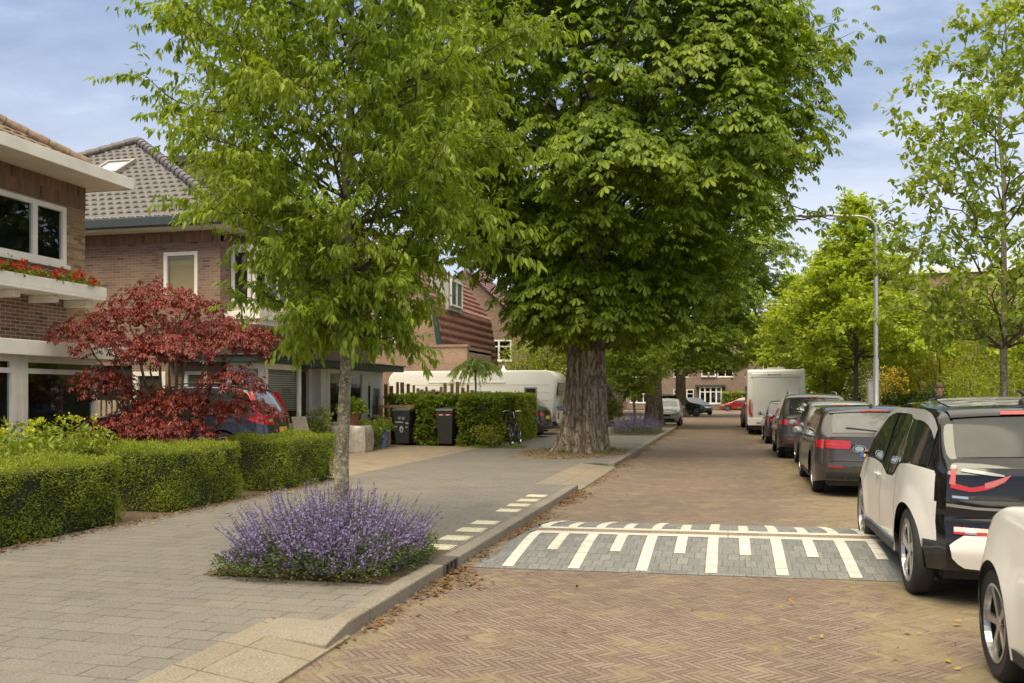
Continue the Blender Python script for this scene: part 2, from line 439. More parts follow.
# ------------------------------------------------------------------ ground
def sheet(name, x0, x1, y0, y1, z, mat, nx=1, ny=1):
    b = MB(); b.grid(lambda u, v: (u, v, z), np.linspace(x0,x1,nx+1), np.linspace(y0,y1,ny+1))
    return struct(b.build(name, mat))
KX = -2.48
sheet('ground', -400, 400, -200, 600, -.06, LAWN)
sheet('road', KX-.02, 3.5, -12, 96, 0, ROAD)
sheet('cross_road', -60, 60, 96, 105, -.001, ROAD)
def slab(name, x0, x1, y0, y1, z, mat):
    b = MB(); b.box(x0, x1, y0, y1, -.3, z); return struct(b.build(name, mat))
PZ = .10
slab('pavement', -7.05, KX-.16, 5.62, 15.2, PZ, SLAB)          # main run beside the first flower bed
slab('pavement', -7.05, -3.05, -12, 5.62, PZ, SLAB)
slab('pavement', -7.05, -3.25, 15.2, 20.2, PZ, SLAB)
slab('pavement', -7.05, KX-.16, 20.2, 46, PZ, SLAB)
slab('pavement', -7.05, -4.6, 46, 96, PZ, SLAB)
sheet('parking_bay', -4.6, KX-.02, 46, 96, .004, ROAD)
slab('pavement', 3.66, 6.6, -12, 96, PZ, SLAB)
def kerb_run(x, y0, y1, side=-1):
    b = MB(); y = y0
    while y < y1-.05:
        e = min(y+1.0, y1); dz = random.uniform(-.004,.004); dx = random.uniform(-.005,.005)
        xa, xb = sorted((x+dx, x+side*.158+dx))
        b.box(xa, xb, y+.004, e-.004, -.25, PZ+.006+dz); y = e
    o = b.build('kerb', KERB, bevel=.012); return struct(o)
kerb_run(KX, 5.6, 7.72); kerb_run(KX, 8.12, 15.2); kerb_run(KX, 20.2, 46); kerb_run(-4.45, 46, 96)
kerb_run(3.5, -12, 96, 1)
def ramp(name, x0, x1, y0, y1):
    # dropped kerb: slabs sloping from the pavement down to the road
    b = MB()
    prof = [(x0,-.3),(x1,-.3),(x1,.018),(x1-.10,.035),(x0,PZ+.002)]
    y = y0
    while y < y1-.01:
        e = min(y+.5, y1); b.prism(prof, 'y', y+.003, e-.003); y = e
    return struct(b.build(name, RAMP))
ramp('dropped_kerb', -3.05, KX+.03, -12, 5.6)
b = MB()                                                           # tapered end stone between ramp and kerb
b.add([(-3.0,5.25,-.2),(KX+.01,5.25,-.2),(KX,5.62,-.2),(-3.0,5.62,-.2),(-3.0,5.25,.095),(KX+.01,5.25,.05),(KX,5.62,PZ+.004),(-3.0,5.62,PZ+.008)],
      [(0,3,2,1),(4,5,6,7),(0,1,5,4),(1,2,6,5),(2,3,7,6),(3,0,4,7)])
struct(b.build('ramp_end_stone', KERB, bevel=.01))
ramp('dropped_kerb', -3.25, KX+.03, 15.2, 20.2)
# marker tiles set into the pavement
for i, y in enumerate([8.62,9.22,9.82,10.42,11.6,12.2,12.8,13.4]):
    b = MB(); b.box(-2.98,-2.68, y-.15, y+.15, .05, PZ+.005)
    struct(b.build('marker_tile', YTILE))
# gully in the kerb line
g = thing('kerb_gully', 'dark iron storm drain set in the kerb beside the catmint', 'storm drain', (KX-.08,7.92,0))
b = MB(); b.box(KX-.42, KX+.012, 7.72, 8.12, PZ-.01, PZ+.012); b.build('drain_lid', plain('cast_iron', (.10,.088,.075), .7, .2, var=.25, scale=20), g, bevel=.006)
b = MB(); b.box(KX-.3, KX-.02, 7.74, 8.1, -.1, PZ-.012); b.build('drain_well', DARKIN, g)
for k in range(4):
    b = MB(); y = 7.735+.12*k; b.box(KX-.02, KX+.012, y-.014, y+.014, -.02, PZ-.01)
    b.build('grate_bar', plain('cast_iron', (.05,.045,.042), .6, .4), g)
# gardens and drive
slab('garden_bed', -11.5, -7.05, -12, 15.4, PZ-.02, SOIL)
slab('driveway', -17, -7.05, 15.4, 26.2, PZ-.002, DRIVE)
slab('garden_bed', -13, -7.05, 26.2, 31.0, PZ-.015, SOIL)
slab('driveway', -17, -7.05, 31.0, 36.6, PZ-.002, SLAB)
slab('garden_bed', -12, -7.05, 36.6, 95, PZ-.02, SOIL)
slab('garden_bed', 6.6, 14, -12, 95, PZ-.02, SOIL)
sheet('flower_bed_soil', -4.35, -2.66, 6.82, 8.48, PZ+.004, SOIL)
sheet('flower_bed_soil', -4.7, -2.66, 34.6, 40.6, PZ+.004, SOIL)
# bare earth round the big tree: irregular patch
b = MB()
N = 40; pts = [(-4.15 + (1.75+.3*sin(3*a+1)+.12*sin(7*a))*cos(a)*.86, 23.9+(2.6+.4*sin(2*a))*sin(a), PZ+.005) for a in np.linspace(0,2*pi,N,endpoint=False)]
pts = [(min(p[0], KX-.17), p[1], p[2]) for p in pts]
b.add(pts, [tuple(range(N))]); struct(b.build('bare_earth', LITTERSOIL))
b = MB(); pts = [(-3.4+1.0*cos(a)*.9, 47+1.5*sin(a), PZ+.005) for a in np.linspace(0,2*pi,20,endpoint=False)]
b.add(pts, [tuple(range(20))]); struct(b.build('bare_earth', LITTERSOIL))

# ------------------------------------------------------------------ speed bump
def by0(x): return 8.32 + .06*x
def bump_h(x, y):
    yc = by0(x); t = (y-yc)/3.3
    if t <= 0 or t >= 1: return 0
    e = min(1, max(0, min((x+2.38)/.30, (2.55-x)/.3)))
    prof = min(1.0, sin(pi*t)*1.06)**1.15
    return .125*prof*(e*e*(3-2*e))
def conform(b, x0, x1, fy0, fy1, off, ny, nx, mi=0):
    xs = np.linspace(x0,x1,nx+1)
    b.grid(lambda x, s: (x, fy0(x)+(fy1(x)-fy0(x))*s, bump_h(x, fy0(x)+(fy1(x)-fy0(x))*s)+off), xs, np.linspace(0,1,ny+1), mi)
sb = thing('speed_bump', 'grey brick speed bump with white teeth across the road', 'speed bump', (0,9.8,0))
b = MB(); conform(b, -2.36, 2.55, by0, lambda x: by0(x)+3.3, .004, 36, 30)
b.build('bump_surface', BUMPG, sb, smooth=True, fixn=False)
b = MB(); conform(b, -2.30, 2.4, lambda x: by0(x)+1.56, lambda x: by0(x)+1.77, .007, 3, 24)
b.build('crest_strip', BUMPB, sb, smooth=True, fixn=False)
for a, c in ((1.40,1.56),(1.77,1.89)):
    b = MB(); conform(b, -2.25, 2.4, lambda x: by0(x)+a, lambda x: by0(x)+c, .008, 2, 24)
    b.build('crest_line', BUMPW, sb, smooth=True, fixn=False)
k = 0
while -2.03+.3135*k < 2.3:
    x = -2.03+.3135*k; lg = (k % 2 == 0); k += 1
    for a, c in ((1.46-(1.40 if lg else .80), 1.46), (1.87, 1.87+(1.36 if lg else .80))):
        b = MB(); conform(b, x-.053, x+.053, lambda q: by0(q)+a, lambda q: by0(q)+c, .009, 10, 1)
        b.build('white_tooth', BUMPW, sb, smooth=True, fixn=False)
# ------------------------------------------------------------------ building kit
class Fr:
    """a vertical frame: origin a, direction d along the wall, n outwards"""
    def __init__(s, a, d, n): s.a = a; s.d = d; s.n = n
    def P(s, u, o, z): return (s.a[0]+s.d[0]*u+s.n[0]*o, s.a[1]+s.d[1]*u+s.n[1]*o, z)
    def box(s, b, u0, u1, o0, o1, z0, z1, mi=0):
        vs = [s.P(u,o,z) for z in (z0,z1) for u,o in ((u0,o0),(u1,o0),(u1,o1),(u0,o1))]
        b.add(vs, [(0,3,2,1),(4,5,6,7),(0,1,5,4),(1,2,6,5),(2,3,7,6),(3,0,4,7)], mi)
    def wall(s, b, u0, u1, z0, z1, holes=(), depth=.13, mi=0):
        us = sorted({u0,u1} | {h[0] for h in holes} | {h[1] for h in holes}); us = [u for u in us if u0-1e-6 <= u <= u1+1e-6]
        zs = sorted({z0,z1} | {h[2] for h in holes} | {h[3] for h in holes}); zs = [z for z in zs if z0-1e-6 <= z <= z1+1e-6]
        for i in range(len(us)-1):
            for j in range(len(zs)-1):
                uc = (us[i]+us[i+1])/2; zc = (zs[j]+zs[j+1])/2
                if any(h[0] < uc < h[1] and h[2] < zc < h[3] for h in holes): continue
                b.add([s.P(us[i],0,zs[j]), s.P(us[i+1],0,zs[j]), s.P(us[i+1],0,zs[j+1]), s.P(us[i],0,zs[j+1])], [(0,1,2,3)], mi)
        for h in holes:
            q = [(h[0],h[2]),(h[1],h[2]),(h[1],h[3]),(h[0],h[3])]
            for k in range(4):
                p0, p1 = q[k], q[(k+1)%4]
                b.add([s.P(p0[0],0,p0[1]), s.P(p1[0],0,p1[1]), s.P(p1[0],-depth,p1[1]), s.P(p0[0],-depth,p0[1])], [(0,1,2,3)], mi)
BLIND = None
def blind_mat():
    global BLIND
    if BLIND: return BLIND
    m, n = newmat('slatted_blind'); z = n.sep(n.pos())[2]
    f = n.m('FRACT', n.m('DIVIDE', z, .055))
    n.l.new(n.ramp(f, [(0,(.05,.05,.035)),(.35,(.10,.10,.07)),(.5,(.45,.43,.35)),(1,(.5,.48,.4))]), n.b.inputs['Base Color']); BLIND = m
    return m
CURTAIN = plain('beige_roller_blind', (.52,.40,.24), .8, var=.05, scale=1)
NET = plain('net_curtain', (.5,.5,.46), .8, var=.25, scale=2)
def window(fr, parent, u0, u1, z0, z1, mull=(), trans=(), fw=.075, mat=None, inset=.05, inside=None, sill=True, depth=.13, name='window'):
    mat = mat or WHITE
    b = MB(); o0, o1 = -inset-.05, -inset+.03
    fr.box(b, u0, u1, o0, o1, z0, z0+fw); fr.box(b, u0, u1, o0, o1, z1-fw, z1)
    fr.box(b, u0, u0+fw, o0, o1-.001, z0+fw, z1-fw); fr.box(b, u1-fw, u1, o0, o1-.001, z0+fw, z1-fw)
    for m in mull: fr.box(b, m-fw*.6, m+fw*.6, o0, o1-.002, z0+fw, z1-fw)
    for t in trans:
        us = [u0+fw]+[q for m in mull for q in (m-fw*.6, m+fw*.6)]+[u1-fw]
        for k in range(0, len(us), 2): fr.box(b, us[k], us[k+1], o0, o1-.004, t-fw*.4, t+fw*.4)
    w = b.build(name, mat, parent)
    us = [u0+fw]+[q for m in mull for q in (m-fw*.6, m+fw*.6)]+[u1-fw]
    p = MB()
    for k in range(0, len(us), 2):
        p.add([fr.P(us[k]-.01,-inset-.015,z0+fw-.01), fr.P(us[k+1]+.01,-inset-.015,z0+fw-.01), fr.P(us[k+1]+.01,-inset-.015,z1-fw+.01), fr.P(us[k]-.01,-inset-.015,z1-fw+.01)], [(0,1,2,3)])
    off = parent.location
    def sub(bb, nm, mt):
        x = bb.build(nm, mt, parent, fixn=False); x.parent = w; return x
    sub(p, 'pane', GLASS)
    if inside:
        mt, zlo = inside
        q = MB(); q.add([fr.P(u0+.02,-inset-.07,zlo), fr.P(u1-.02,-inset-.07,zlo), fr.P(u1-.02,-inset-.07,z1-.02), fr.P(u0+.02,-inset-.07,z1-.02)], [(0,1,2,3)])
        sub(q, 'blind', mt)
    r = MB()   # dim room behind the glass
    D = -inset-.9
    r.add([fr.P(u0,-depth+.005,z0), fr.P(u1,-depth+.005,z0), fr.P(u1,-depth+.005,z1), fr.P(u0,-depth+.005,z1), fr.P(u0,D,z0), fr.P(u1,D,z0), fr.P(u1,D,z1), fr.P(u0,D,z1)],
          [(4,5,6,7),(0,1,5,4),(2,3,7,6),(0,4,7,3),(1,2,6,5)])
    sub(r, 'room', DARKIN)
    if sill:
        q = MB(); fr.box(q, u0-.05, u1+.05, -.05, .05, z0-.07, z0-.003); sub(q, 'sill', mat)
    return w

def tile_mat(name, a, b, c, rough=.35, lichen=None):
    m, n = newmat(name)
    r = n.node('ShaderNodeNewGeometry').outputs['Random Per Island']
    pos = n.pos(); f = n.noise(pos, 9, 5); g = n.noise(pos, 1.5, 3)
    col = n.ramp(f, [(.3,a),(.5,b),(.72,c)])
    col = n.mix(n.smooth(g, .4, .7), col, n.mix(1.0, col, (.75,.75,.78,1), 'MULTIPLY'))
    if lichen: col = n.mix(n.smooth(n.noise(pos, 22, 4), .56, .68), col, c4(lichen))
    n.l.new(col, n.b.inputs['Base Color']); n.b.inputs['Roughness'].default_value = rough
    return m
def tile_roof(name, parent, p0, p1, up, length, poly, mat, tw=.22, tl=.32, amp=.028, lip=.03, nu=6):
    """real pan tiles: p0->p1 eave line, up = upslope unit vector; poly = outline in (u,v) metres, kept where inside"""
    p0 = np.array(p0, float); p1 = np.array(p1, float); W = np.linalg.norm(p1-p0); d = (p1-p0)/W; up = np.array(up, float); up /= np.linalg.norm(up)
    nrm = np.cross(d, up); nrm *= np.sign(nrm[2]) or 1
    cu = int(math.ceil(W/tw)); cv = int(math.ceil(length/tl))
    us = np.linspace(0, cu*tw, cu*nu+1); vs = []
    for k in range(cv): vs += [(k*tl, 0.0), (k*tl+tl*.5, .5), ((k+1)*tl-.002, 1.0)]
    ph = us/tw*2*pi
    prof = amp*(.5+.5*np.sin(ph)) + amp*.35*np.sin(2*ph+.8)
    V = []
    for v, fr_ in vs:
        h = prof + lip*(1-fr_)
        curve = -.02*np.sin(ph)*(1-fr_)
        V.append(p0[None,:] + us[:,None]*d + (v+curve)[:,None]*up + h[:,None]*nrm)
    V = np.concatenate(V); n = len(us)
    iu, iv = np.meshgrid(np.arange(n-1), np.arange(len(vs)-1))
    a = (iv*n+iu).ravel(); F = np.stack([a, a+1, a+n+1, a+n], 1)
    uc = (us[:-1]+us[1:])/2; vc = np.array([(vs[i][0]+vs[i+1][0])/2 for i in range(len(vs)-1)])
    UC, VC = np.meshgrid(uc, vc); inside = np.zeros(UC.shape, bool)
    m = len(poly); j = m-1
    for i in range(m):
        xi, yi = poly[i]; xj, yj = poly[j]
        c = ((yi > VC) != (yj > VC)) & (UC < (xj-xi)*(VC-yi)/((yj-yi) or 1e-9)+xi)
        inside ^= c; j = i
    F = F[inside.ravel()]
    used = np.unique(F); mp = np.full(len(V), -1); mp[used] = np.arange(len(used))
    o = build_np(name, V[used], mp[F], mat, parent, smooth=True)
    return o
def ridge_caps(name, parent, a, b, mat, r=.11, step=.36):
    a = np.array(a, float); b = np.array(b, float); L = np.linalg.norm(b-a); d = (b-a)/L; n = max(1, int(L/step)); m = MB()
    for k in range(n):
        q0 = a+d*(L*k/n); q1 = a+d*(L*(k+1)/n*1.0+.05)
        m.tube([q0, q0+(q1-q0)*.12, q1], [r*1.12, r*1.1, r*.93], 10)
    return m.build(name, mat, parent, smooth=True)

BRICK1 = brickwall('brick_brown_mixed', (.24,.125,.08), (.33,.195,.125), (.18,.105,.078), (.46,.41,.34))
BRICK1B = brickwall('brick_buff_mixed', (.40,.235,.10), (.22,.115,.07), (.46,.31,.155), (.27,.23,.19))
BRICK2 = brickwall('brick_brown', (.26,.158,.112), (.31,.195,.135), (.215,.13,.095), (.29,.245,.20))
BRICK3 = brickwall('brick_pale_brown', (.32,.195,.135), (.37,.235,.165), (.275,.17,.12), (.35,.29,.23))
BRICKF = brickwall('brick_far', (.25,.17,.125), (.29,.20,.15), (.22,.15,.115), (.27,.22,.18))
SOLDIER = brickwall('brick_soldier', (.23,.128,.085), (.28,.16,.10), (.195,.112,.08), (.15,.125,.10), bw=.068, bh=.21, msize=.010)
TILE_O = tile_mat('tile_orange_brown', (.13,.078,.05), (.195,.125,.078), (.26,.18,.115), .7, (.24,.20,.12))
TILE_G = tile_mat('tile_grey_violet', (.062,.052,.050), (.090,.076,.072), (.128,.110,.104), .42)
TILE_R = tile_mat('tile_red_violet', (.20,.075,.062), (.30,.13,.105), (.38,.19,.16), .4)

# ---------------- first house: left edge of the picture
FX = -11.5
h1 = thing('brick_house', 'brown brick house with white eaves and red geraniums under its upper window', 'house', (FX-3,10,0))
f1 = Fr((FX,14.26),(0,-1),(1,0)); s1 = Fr((FX,14.26),(-1,0),(0,1))
b = MB(); f1.wall(b, 0, 9.3, 2.45, 5.02, [(.48,3.2,3.95,4.98),(4.2,7.4,3.95,4.98)]); f1.wall(b, 0, 9.3, 0, 2.45, [(.9,9.29,.1,2.4)])
s1.wall(b, 0, 8, 0, 5.02); b.build('wall', BRICK1, h1, fixn=False)
b = MB(); f1.wall(b, 0, .48, 2.7, 5.02); 
for v in range(len(b.v)): b.v[v] = (b.v[v][0]+.004, b.v[v][1], b.v[v][2])
b.build('buff_corner_pier', BRICK1B, h1, fixn=False)
b = MB(); f1.box(b, -.004, 9.3, -.12, .012, 5.02, 5.44); b.build('soldier_course', SOLDIER, h1)
b = MB(); s1.box(b, -.002, 8, -.12, .008, 5.03, 5.44); b.build('soldier_course', SOLDIER, h1)
window(f1, h1, .48, 3.2, 3.95, 4.98, (1.22,2.2), (), .085, CREAM, .02, sill=True)
window(f1, h1, 4.2, 7.4, 3.95, 4.98, (5.2,6.3), (), .085, CREAM, .02)
b = MB(); f1.box(b, -.26, 9.6, -.02, .80, 5.44, 5.50); s1.box(b, .02, 8, .0, .255, 5.44, 5.50); f1.box(b, .1, 9.6, -.3, .80, 5.56, 5.60); b.build('soffit', CREAM, h1)
b = MB(); f1.box(b, -.28, 9.6, .80, .83, 5.42, 5.625); f1.box(b, -.285, -.26, -8, .80, 5.425, 5.625); b.build('fascia', CREAM, h1, bevel=.006)
# roof: front slope hipped at the near corner
P = .58
EX = FX+.22; EY = 14.26-.16; sl = sqrt(1+P*P); upv = (-1/sl, 0, P/sl)
rf = tile_roof('roof', h1, (EX,EY-10,5.76), (EX,EY,5.76), upv, 5.6, [(0,0),(10,0),(10-5.2,5.2*sl),(0,5.2*sl)], TILE_O, .24, .34)
tile_roof('roof', h1, (EX,EY,5.76), (EX-9,EY,5.76), (0,-1/sl,P/sl), 5.6, [(0,0),(9,0),(9,5.0*sl),(5.0,5.0*sl)], TILE_O, .24, .34)
c = ridge_caps('hip_ridge', h1, (EX+.0,EY+.0,5.83), (EX-5.2,EY-5.2,5.83+5.2*P), TILE_O, .09)
# flower box and bay
b = MB(); f1.box(b, .30, 9.2, .06, .68, 3.32, 3.37); f1.box(b, .28, 9.2, .64, .68, 3.37, 3.55); f1.box(b, .28, .32, .05, .64, 3.37, 3.55)
f1.box(b, .32, 9.2, .05, .09, 3.37, 3.55); b.build('balcony_box', CREAM, h1, bevel=.006)
for u in (.42, 1.25, 2.1, 3.0, 4.2, 5.6):
    b = MB(); f1.box(b, u, u+.14, .003, .5, 3.20, 3.318); b.build('bracket', CREAM, h1, bevel=.01)
bx = Fr((FX+.62,13.75),(0,-1),(1,0))
b = MB(); f1.box(b, -.55, 9.3, .003, .86, 2.26, 2.50); b.build('bay_canopy', CREAM, h1, bevel=.008)
b = MB(); bx.box(b, 0, 8.8, -.14, 0, -.1, .62); b.build('bay_plinth', BRICK1, h1)
window(bx, h1, .0, 1.72, .62, 2.26, (), (2.02,), .10, CREAM, -.02, sill=True, depth=.1)
window(bx, h1, 1.86, 4.4, .62, 2.26, (3.1,), (2.02,), .10, CREAM, -.02, depth=.1)
window(bx, h1, 4.5, 7.0, .62, 2.26, (), (2.02,), .10, CREAM, -.02, depth=.1)
b = MB(); bx.box(b, 1.72, 1.86, -.10, .03, .62, 2.262); bx.box(b, -.02, .09, -.12, .03, .62, 2.262); b.build('bay_post', CREAM, h1)
sb1 = Fr((FX+.62,13.78),(-1,0),(0,1))
window(sb1, h1, .02, .6, .62, 2.26, (), (), .09, CREAM, 0, sill=False, depth=.08)
# geraniums in the box
def geranium(u0, u1, label):
    n = 1500
    u = rng.uniform(u0, u1, n); o = rng.uniform(.40,.82,n); z = 3.57+np.abs(rng.normal(0,.07,n))
    # hanging over the front edge
    Pp = np.stack([FX+o+.04*rng.random(n), 14.26-u, z], 1)
    return Pp
# ---------------- second house
h2 = thing('brick_house', 'brown brick house with grey pan tiled hip roof and dark green gutter', 'house', (-16.5,23,0))
Y0, Y1 = 18.8, 27.9
s2 = Fr((FX,Y0),(-1,0),(0,-1)); f2 = Fr((FX,Y0),(0,1),(1,0))
b = MB()
s2.wall(b, 0, 11, 0, 5.24, [(.60,1.50,3.88,5.02),(.35,.95,.85,2.2),(1.5,2.25,.1,2.15),(2.35,3.5,.1,2.35)])
f2.wall(b, 0, 9.1, 0, 5.24, [(.5,2.2,3.62,5.15),(2.55,4.6,.1,2.3),(5.3,6.4,3.8,5.0),(.25,2.4,.8,2.3),(4.9,8.9,.75,2.3)])
Fr((FX,Y1),(-1,0),(0,1)).wall(b, 0, 11, 0, 5.24)
b.build('wall', BRICK2, h2, fixn=False)
b = MB(); s2.box(b, -.012, 11, -.12, .012, 5.24, 5.5); f2.box(b, -.002, 9.1, -.10, .012, 5.24, 5.5); b.build('soldier_course', SOLDIER, h2)
window(s2, h2, .60, 1.50, 3.88, 5.02, (), (), .085, CREAM, .03, inside=(CURTAIN, 3.9))
window(s2, h2, .35, .95, .85, 2.2, (), (), .08, CREAM, .03, inside=(blind_mat(), 1.2))
b = MB(); s2.box(b, 1.5, 2.25, -.10, -.06, .1, 2.15); dr = b.build('side_door', plain('dark_brown_door', (.05,.035,.025), .5), h2)
b = MB(); s2.box(b, 1.44, 1.56, -.08, .02, .1, 2.2); s2.box(b, 2.19, 2.31, -.08, .02, .1, 2.2); s2.box(b, 1.56, 2.19, -.08, .018, 2.1, 2.2); b.build('door_frame', CREAM, h2)
b = MB(); s2.box(b, 2.35, 3.5, -.12, -.08, .1, 2.35); b.build('garage_door', plain('black_garage_door', (.012,.012,.012), .6), h2)
b = MB(); s2.box(b, 0, 11, .0, .45, 5.5, 5.54); f2.box(b, -.45, 9.5, .0, .45, 5.5, 5.541); b.build('soffit', CREAM, h2)
b = MB(); s2.box(b, -.46, 11, .45, .60, 5.54, 5.76); f2.box(b, -.60, 9.5, .46, .60, 5.54, 5.762); b.build('gutter', plain('gutter_green', (.040,.055,.056), .45), h2, bevel=.02)
AP = (-17, 23.35, 9.1); P2 = (9.1-5.74)/(23.35-18.3); sl2 = sqrt(1+P2*P2)
ex0, ex1 = FX+.5, -23.0
tile_roof('roof', h2, (ex1,18.3,5.74), (ex0,18.3,5.74), (0,1/sl2,P2/sl2), 6.1, [(0,0),(ex0-ex1,0),(-17-ex1,5.05*sl2)], TILE_G, .23, .33, .034, .035)
P3 = (9.1-5.74)/(ex0+17); sl3 = sqrt(1+P3*P3)
tile_roof('roof', h2, (ex0,18.3,5.74), (ex0,28.4,5.74), (-1/sl3,0,P3/sl3), 7.0, [(0,0),(10.1,0),(5.05,(ex0+17)*sl3)], TILE_G, .23, .33, .034, .035)
b = MB(); b.add([(ex1,18.3,5.7),(ex0,28.4,5.7),(ex1,28.4,5.7),(-17,23.35,9.05)], [(0,2,3),(1,3,2)]); b.build('roof_back', TILE_G, h2, fixn=False)
ridge_caps('hip_ridge', h2, (ex0,18.3,5.80), (AP[0],AP[1],9.18), TILE_G, .13)
ridge_caps('hip_ridge', h2, (ex1,18.3,5.80), (AP[0],AP[1],9.18), TILE_G, .13)
# roof window on the near slope
def on_slope(x, t, lift=0): # t = distance up slope
    return (x, 18.3+t/sl2-lift*P2/sl2, 5.74+t*P2/sl2+lift/sl2)
b = MB(); x0, x1, t0, t1 = -16.75, -15.85, 3.15, 4.15
for (xa,xb,ta,tb) in ((x0,x1,t0,t0+.09),(x0,x1,t1-.09,t1),(x0,x0+.09,t0+.09,t1-.09),(x1-.09,x1,t0+.09,t1-.09)):
    vs_ = [on_slope(x,t,l) for l in (0,.15) for x,t in ((xa,ta),(xb,ta),(xb,tb),(xa,tb))]
    b.add(vs_, [(0,3,2,1),(4,5,6,7),(0,1,5,4),(1,2,6,5),(2,3,7,6),(3,0,4,7)])
rw = b.build('roof_window', plain('roof_window_frame', (.30,.27,.24), .5), h2)
b = MB(); b.add([on_slope(x,t,.125) for x,t in ((x0+.08,t0+.08),(x1-.08,t0+.08),(x1-.08,t1-.08),(x0+.08,t1-.08))], [(0,1,2,3)])
pn = b.build('pane', plain('sky_pane', (.55,.58,.6), .05, .9, var=0), h2); pn.parent = rw
# flat dormer on the street slope
b = MB(); b.box(-15.2,-12.9,21.9,25.2,7.0,8.02); b.build('dormer', plain('dormer_lead', (.14,.13,.13), .6), h2)
b = MB(); b.box(-15.3,-12.75,21.8,25.3,8.02,8.2); b.build('dormer_roof', plain('dormer_felt', (.045,.04,.042), .7), h2)
dfr = Fr((-12.9,22.1),(0,1),(1,0)); window(dfr, h2, .2, 2.8, 7.15, 7.95, (1.1,1.9), (), .07, CREAM, -.06, sill=False, depth=.02)
# upper bay with white sill slab
b = MB(); ub = Fr((FX+.55,19.3),(0,1),(1,0))
b.box(FX+.002, FX+.55, 19.3, 21.0, 3.62, 3.75); b.build('bay_base', CREAM, h2); b = MB(); b.box(FX+.002,FX+.55,19.3,21.0,5.1,5.23); b.build('bay_head', CREAM, h2)
window(ub, h2, 0, 1.7, 3.75, 5.1, (.6,1.15), (), .08, CREAM, -.04, inside=(NET, 3.8), sill=False, depth=.03)
window(Fr((FX+.52,19.3),(-1,0),(0,-1)), h2, .0, .5, 3.75, 5.1, (), (), .07, CREAM, -.04, inside=(NET, 3.8), sill=False, depth=.03)
b = MB(); b.box(FX+.004, FX+.92, 18.95, 20.95, 3.42, 3.60); b.box(FX+.004, FX+.85, 19.02, 20.88, 3.30, 3.418); b.build('bay_sill_slab', CREAM, h2, bevel=.01)
window(f2, h2, 5.3, 6.4, 3.8, 5.0, (5.85,), (), .08, CREAM, .03)
# ground floor bays under the long canopy
b = MB(); f2.box(b, -.30, 9.2, .003, 1.12, 2.40, 2.56); s2.box(b, -.05, 1.35, .003, .32, 2.402, 2.558); b.build('canopy', GREEN_P, h2, bevel=.01)
b = MB(); f2.box(b, -.34, 9.25, .003, 1.16, 2.565, 2.60); b.build('canopy_felt', plain('felt', (.10,.095,.09), .8), h2)
bayL = Fr((FX+.75,19.45),(0,1),(1,0)); cant = Fr((FX+.05,18.86),(.764,.645),(.645,-.764))
b = MB(); bayL.box(b, 0, 1.85, -.12, 0, 0, .8); cant.box(b, 0, .91, -.1, 0, 0, .8); b.build('bay_plinth', BRICK2, h2)
window(bayL, h2, 0, 1.85, .8, 2.40, (), (), .13, CREAM, -.02, inside=(blind_mat(), 1.25), depth=.1)
window(cant, h2, .06, .91, .8, 2.40, (), (), .13, CREAM, -.02, inside=(blind_mat(), 1.25), depth=.1)
b = MB(); f2.box(b, 2.55, 3.15, -.12, -.06, .1, 2.3); f2.box(b, 3.3, 4.5, -.12, -.06, .1, 2.3); b.build('front_door', plain('brown_front_door', (.035,.022,.016), .45), h2)
for u in (2.5, 3.16, 4.5):
    b = MB(); f2.box(b, u, u+.12, -.08, .04, .1, 2.39); b.build('door_post', CREAM, h2)
b = MB(); f2.box(b, 3.62, 3.66, -.06, .02, .95, 1.25); b.build('door_handle', GREYM, h2)
b = MB(); f2.box(b, 4.62, 4.95, .0, .34, .1, 2.39); b.build('white_panel', CREAM, h2)
bayR = Fr((FX+.36,23.76),(0,1),(1,0))
window(bayR, h2, 0, 2.6, .75, 2.40, (1.0,), (), .12, CREAM, -.02, inside=(NET, 2.0), depth=.1)
b = MB(); bayR.box(b, 0, 4.2, -.12, 0, 0, .75); b.build('bay_plinth', CREAM, h2)
b = MB(); bayR.box(b, 2.62, 4.2, -.06, .04, .75, 2.40); bayR.box(b, 2.95, 3.75, .04, .055, 1.95, 2.05); b.build('white_panel', WHITE, h2)
window(bayR, h2, 2.95, 3.75, .95, 1.93, (), (), .07, WHITE, -.12, inside=(NET, .97), sill=False, depth=-.1)
b = MB(); b.tube([(FX+.06,23.4,2.6),(FX+.06,23.4,5.45)], .045, 8); b.build('downpipe', plain('downpipe_black', (.02,.022,.025), .4), h2)

# ---------------- third house: red violet mansard behind the caravan
h3 = thing('brick_house', 'pale brick house with steep red tiled roof behind the caravan', 'house', (-15,42,0))
b = MB(); fr = Fr((-10.8,36.8),(-1,0),(0,-1)); fr.wall(b, 0, 6.5, 0, 3.72); Fr((-10.8,36.8),(0,1),(1,0)).wall(b, 0, 4, 0, 3.72)
b.build('garage_wall', BRICK3, h3, fixn=False)
b = MB(); fr.box(b, -.06, 6.5, -.3, .06, 3.72, 3.82); b.build('coping', plain('coping_stone', (.24,.17,.12), .8), h3)
b = MB(); fr.box(b, 0, 6.5, -4.2, -.3, 3.5, 3.6); b.build('garage_roof', plain('felt', (.1,.095,.09), .8), h3)
g3 = Fr((-12.0,37.1),(-1,0),(0,-1))
b = MB()
prof = [(0,0),(0,2.9),(.45,5.6),(1.9,7.6),(5.5,9.9),(9,7.6),(10.5,5.6),(11,2.9),(11,0)]
b.add([g3.P(u,0,z) for u,z in prof] + [g3.P(u,-9.5,z) for u,z in prof], [tuple(range(9)), tuple(range(9,18))])
Fr((-12.0,37.1),(0,1),(1,0)).wall(b, 0, 9.5, 0, 2.9)
b.build('wall', BRICK3, h3, fixn=False)
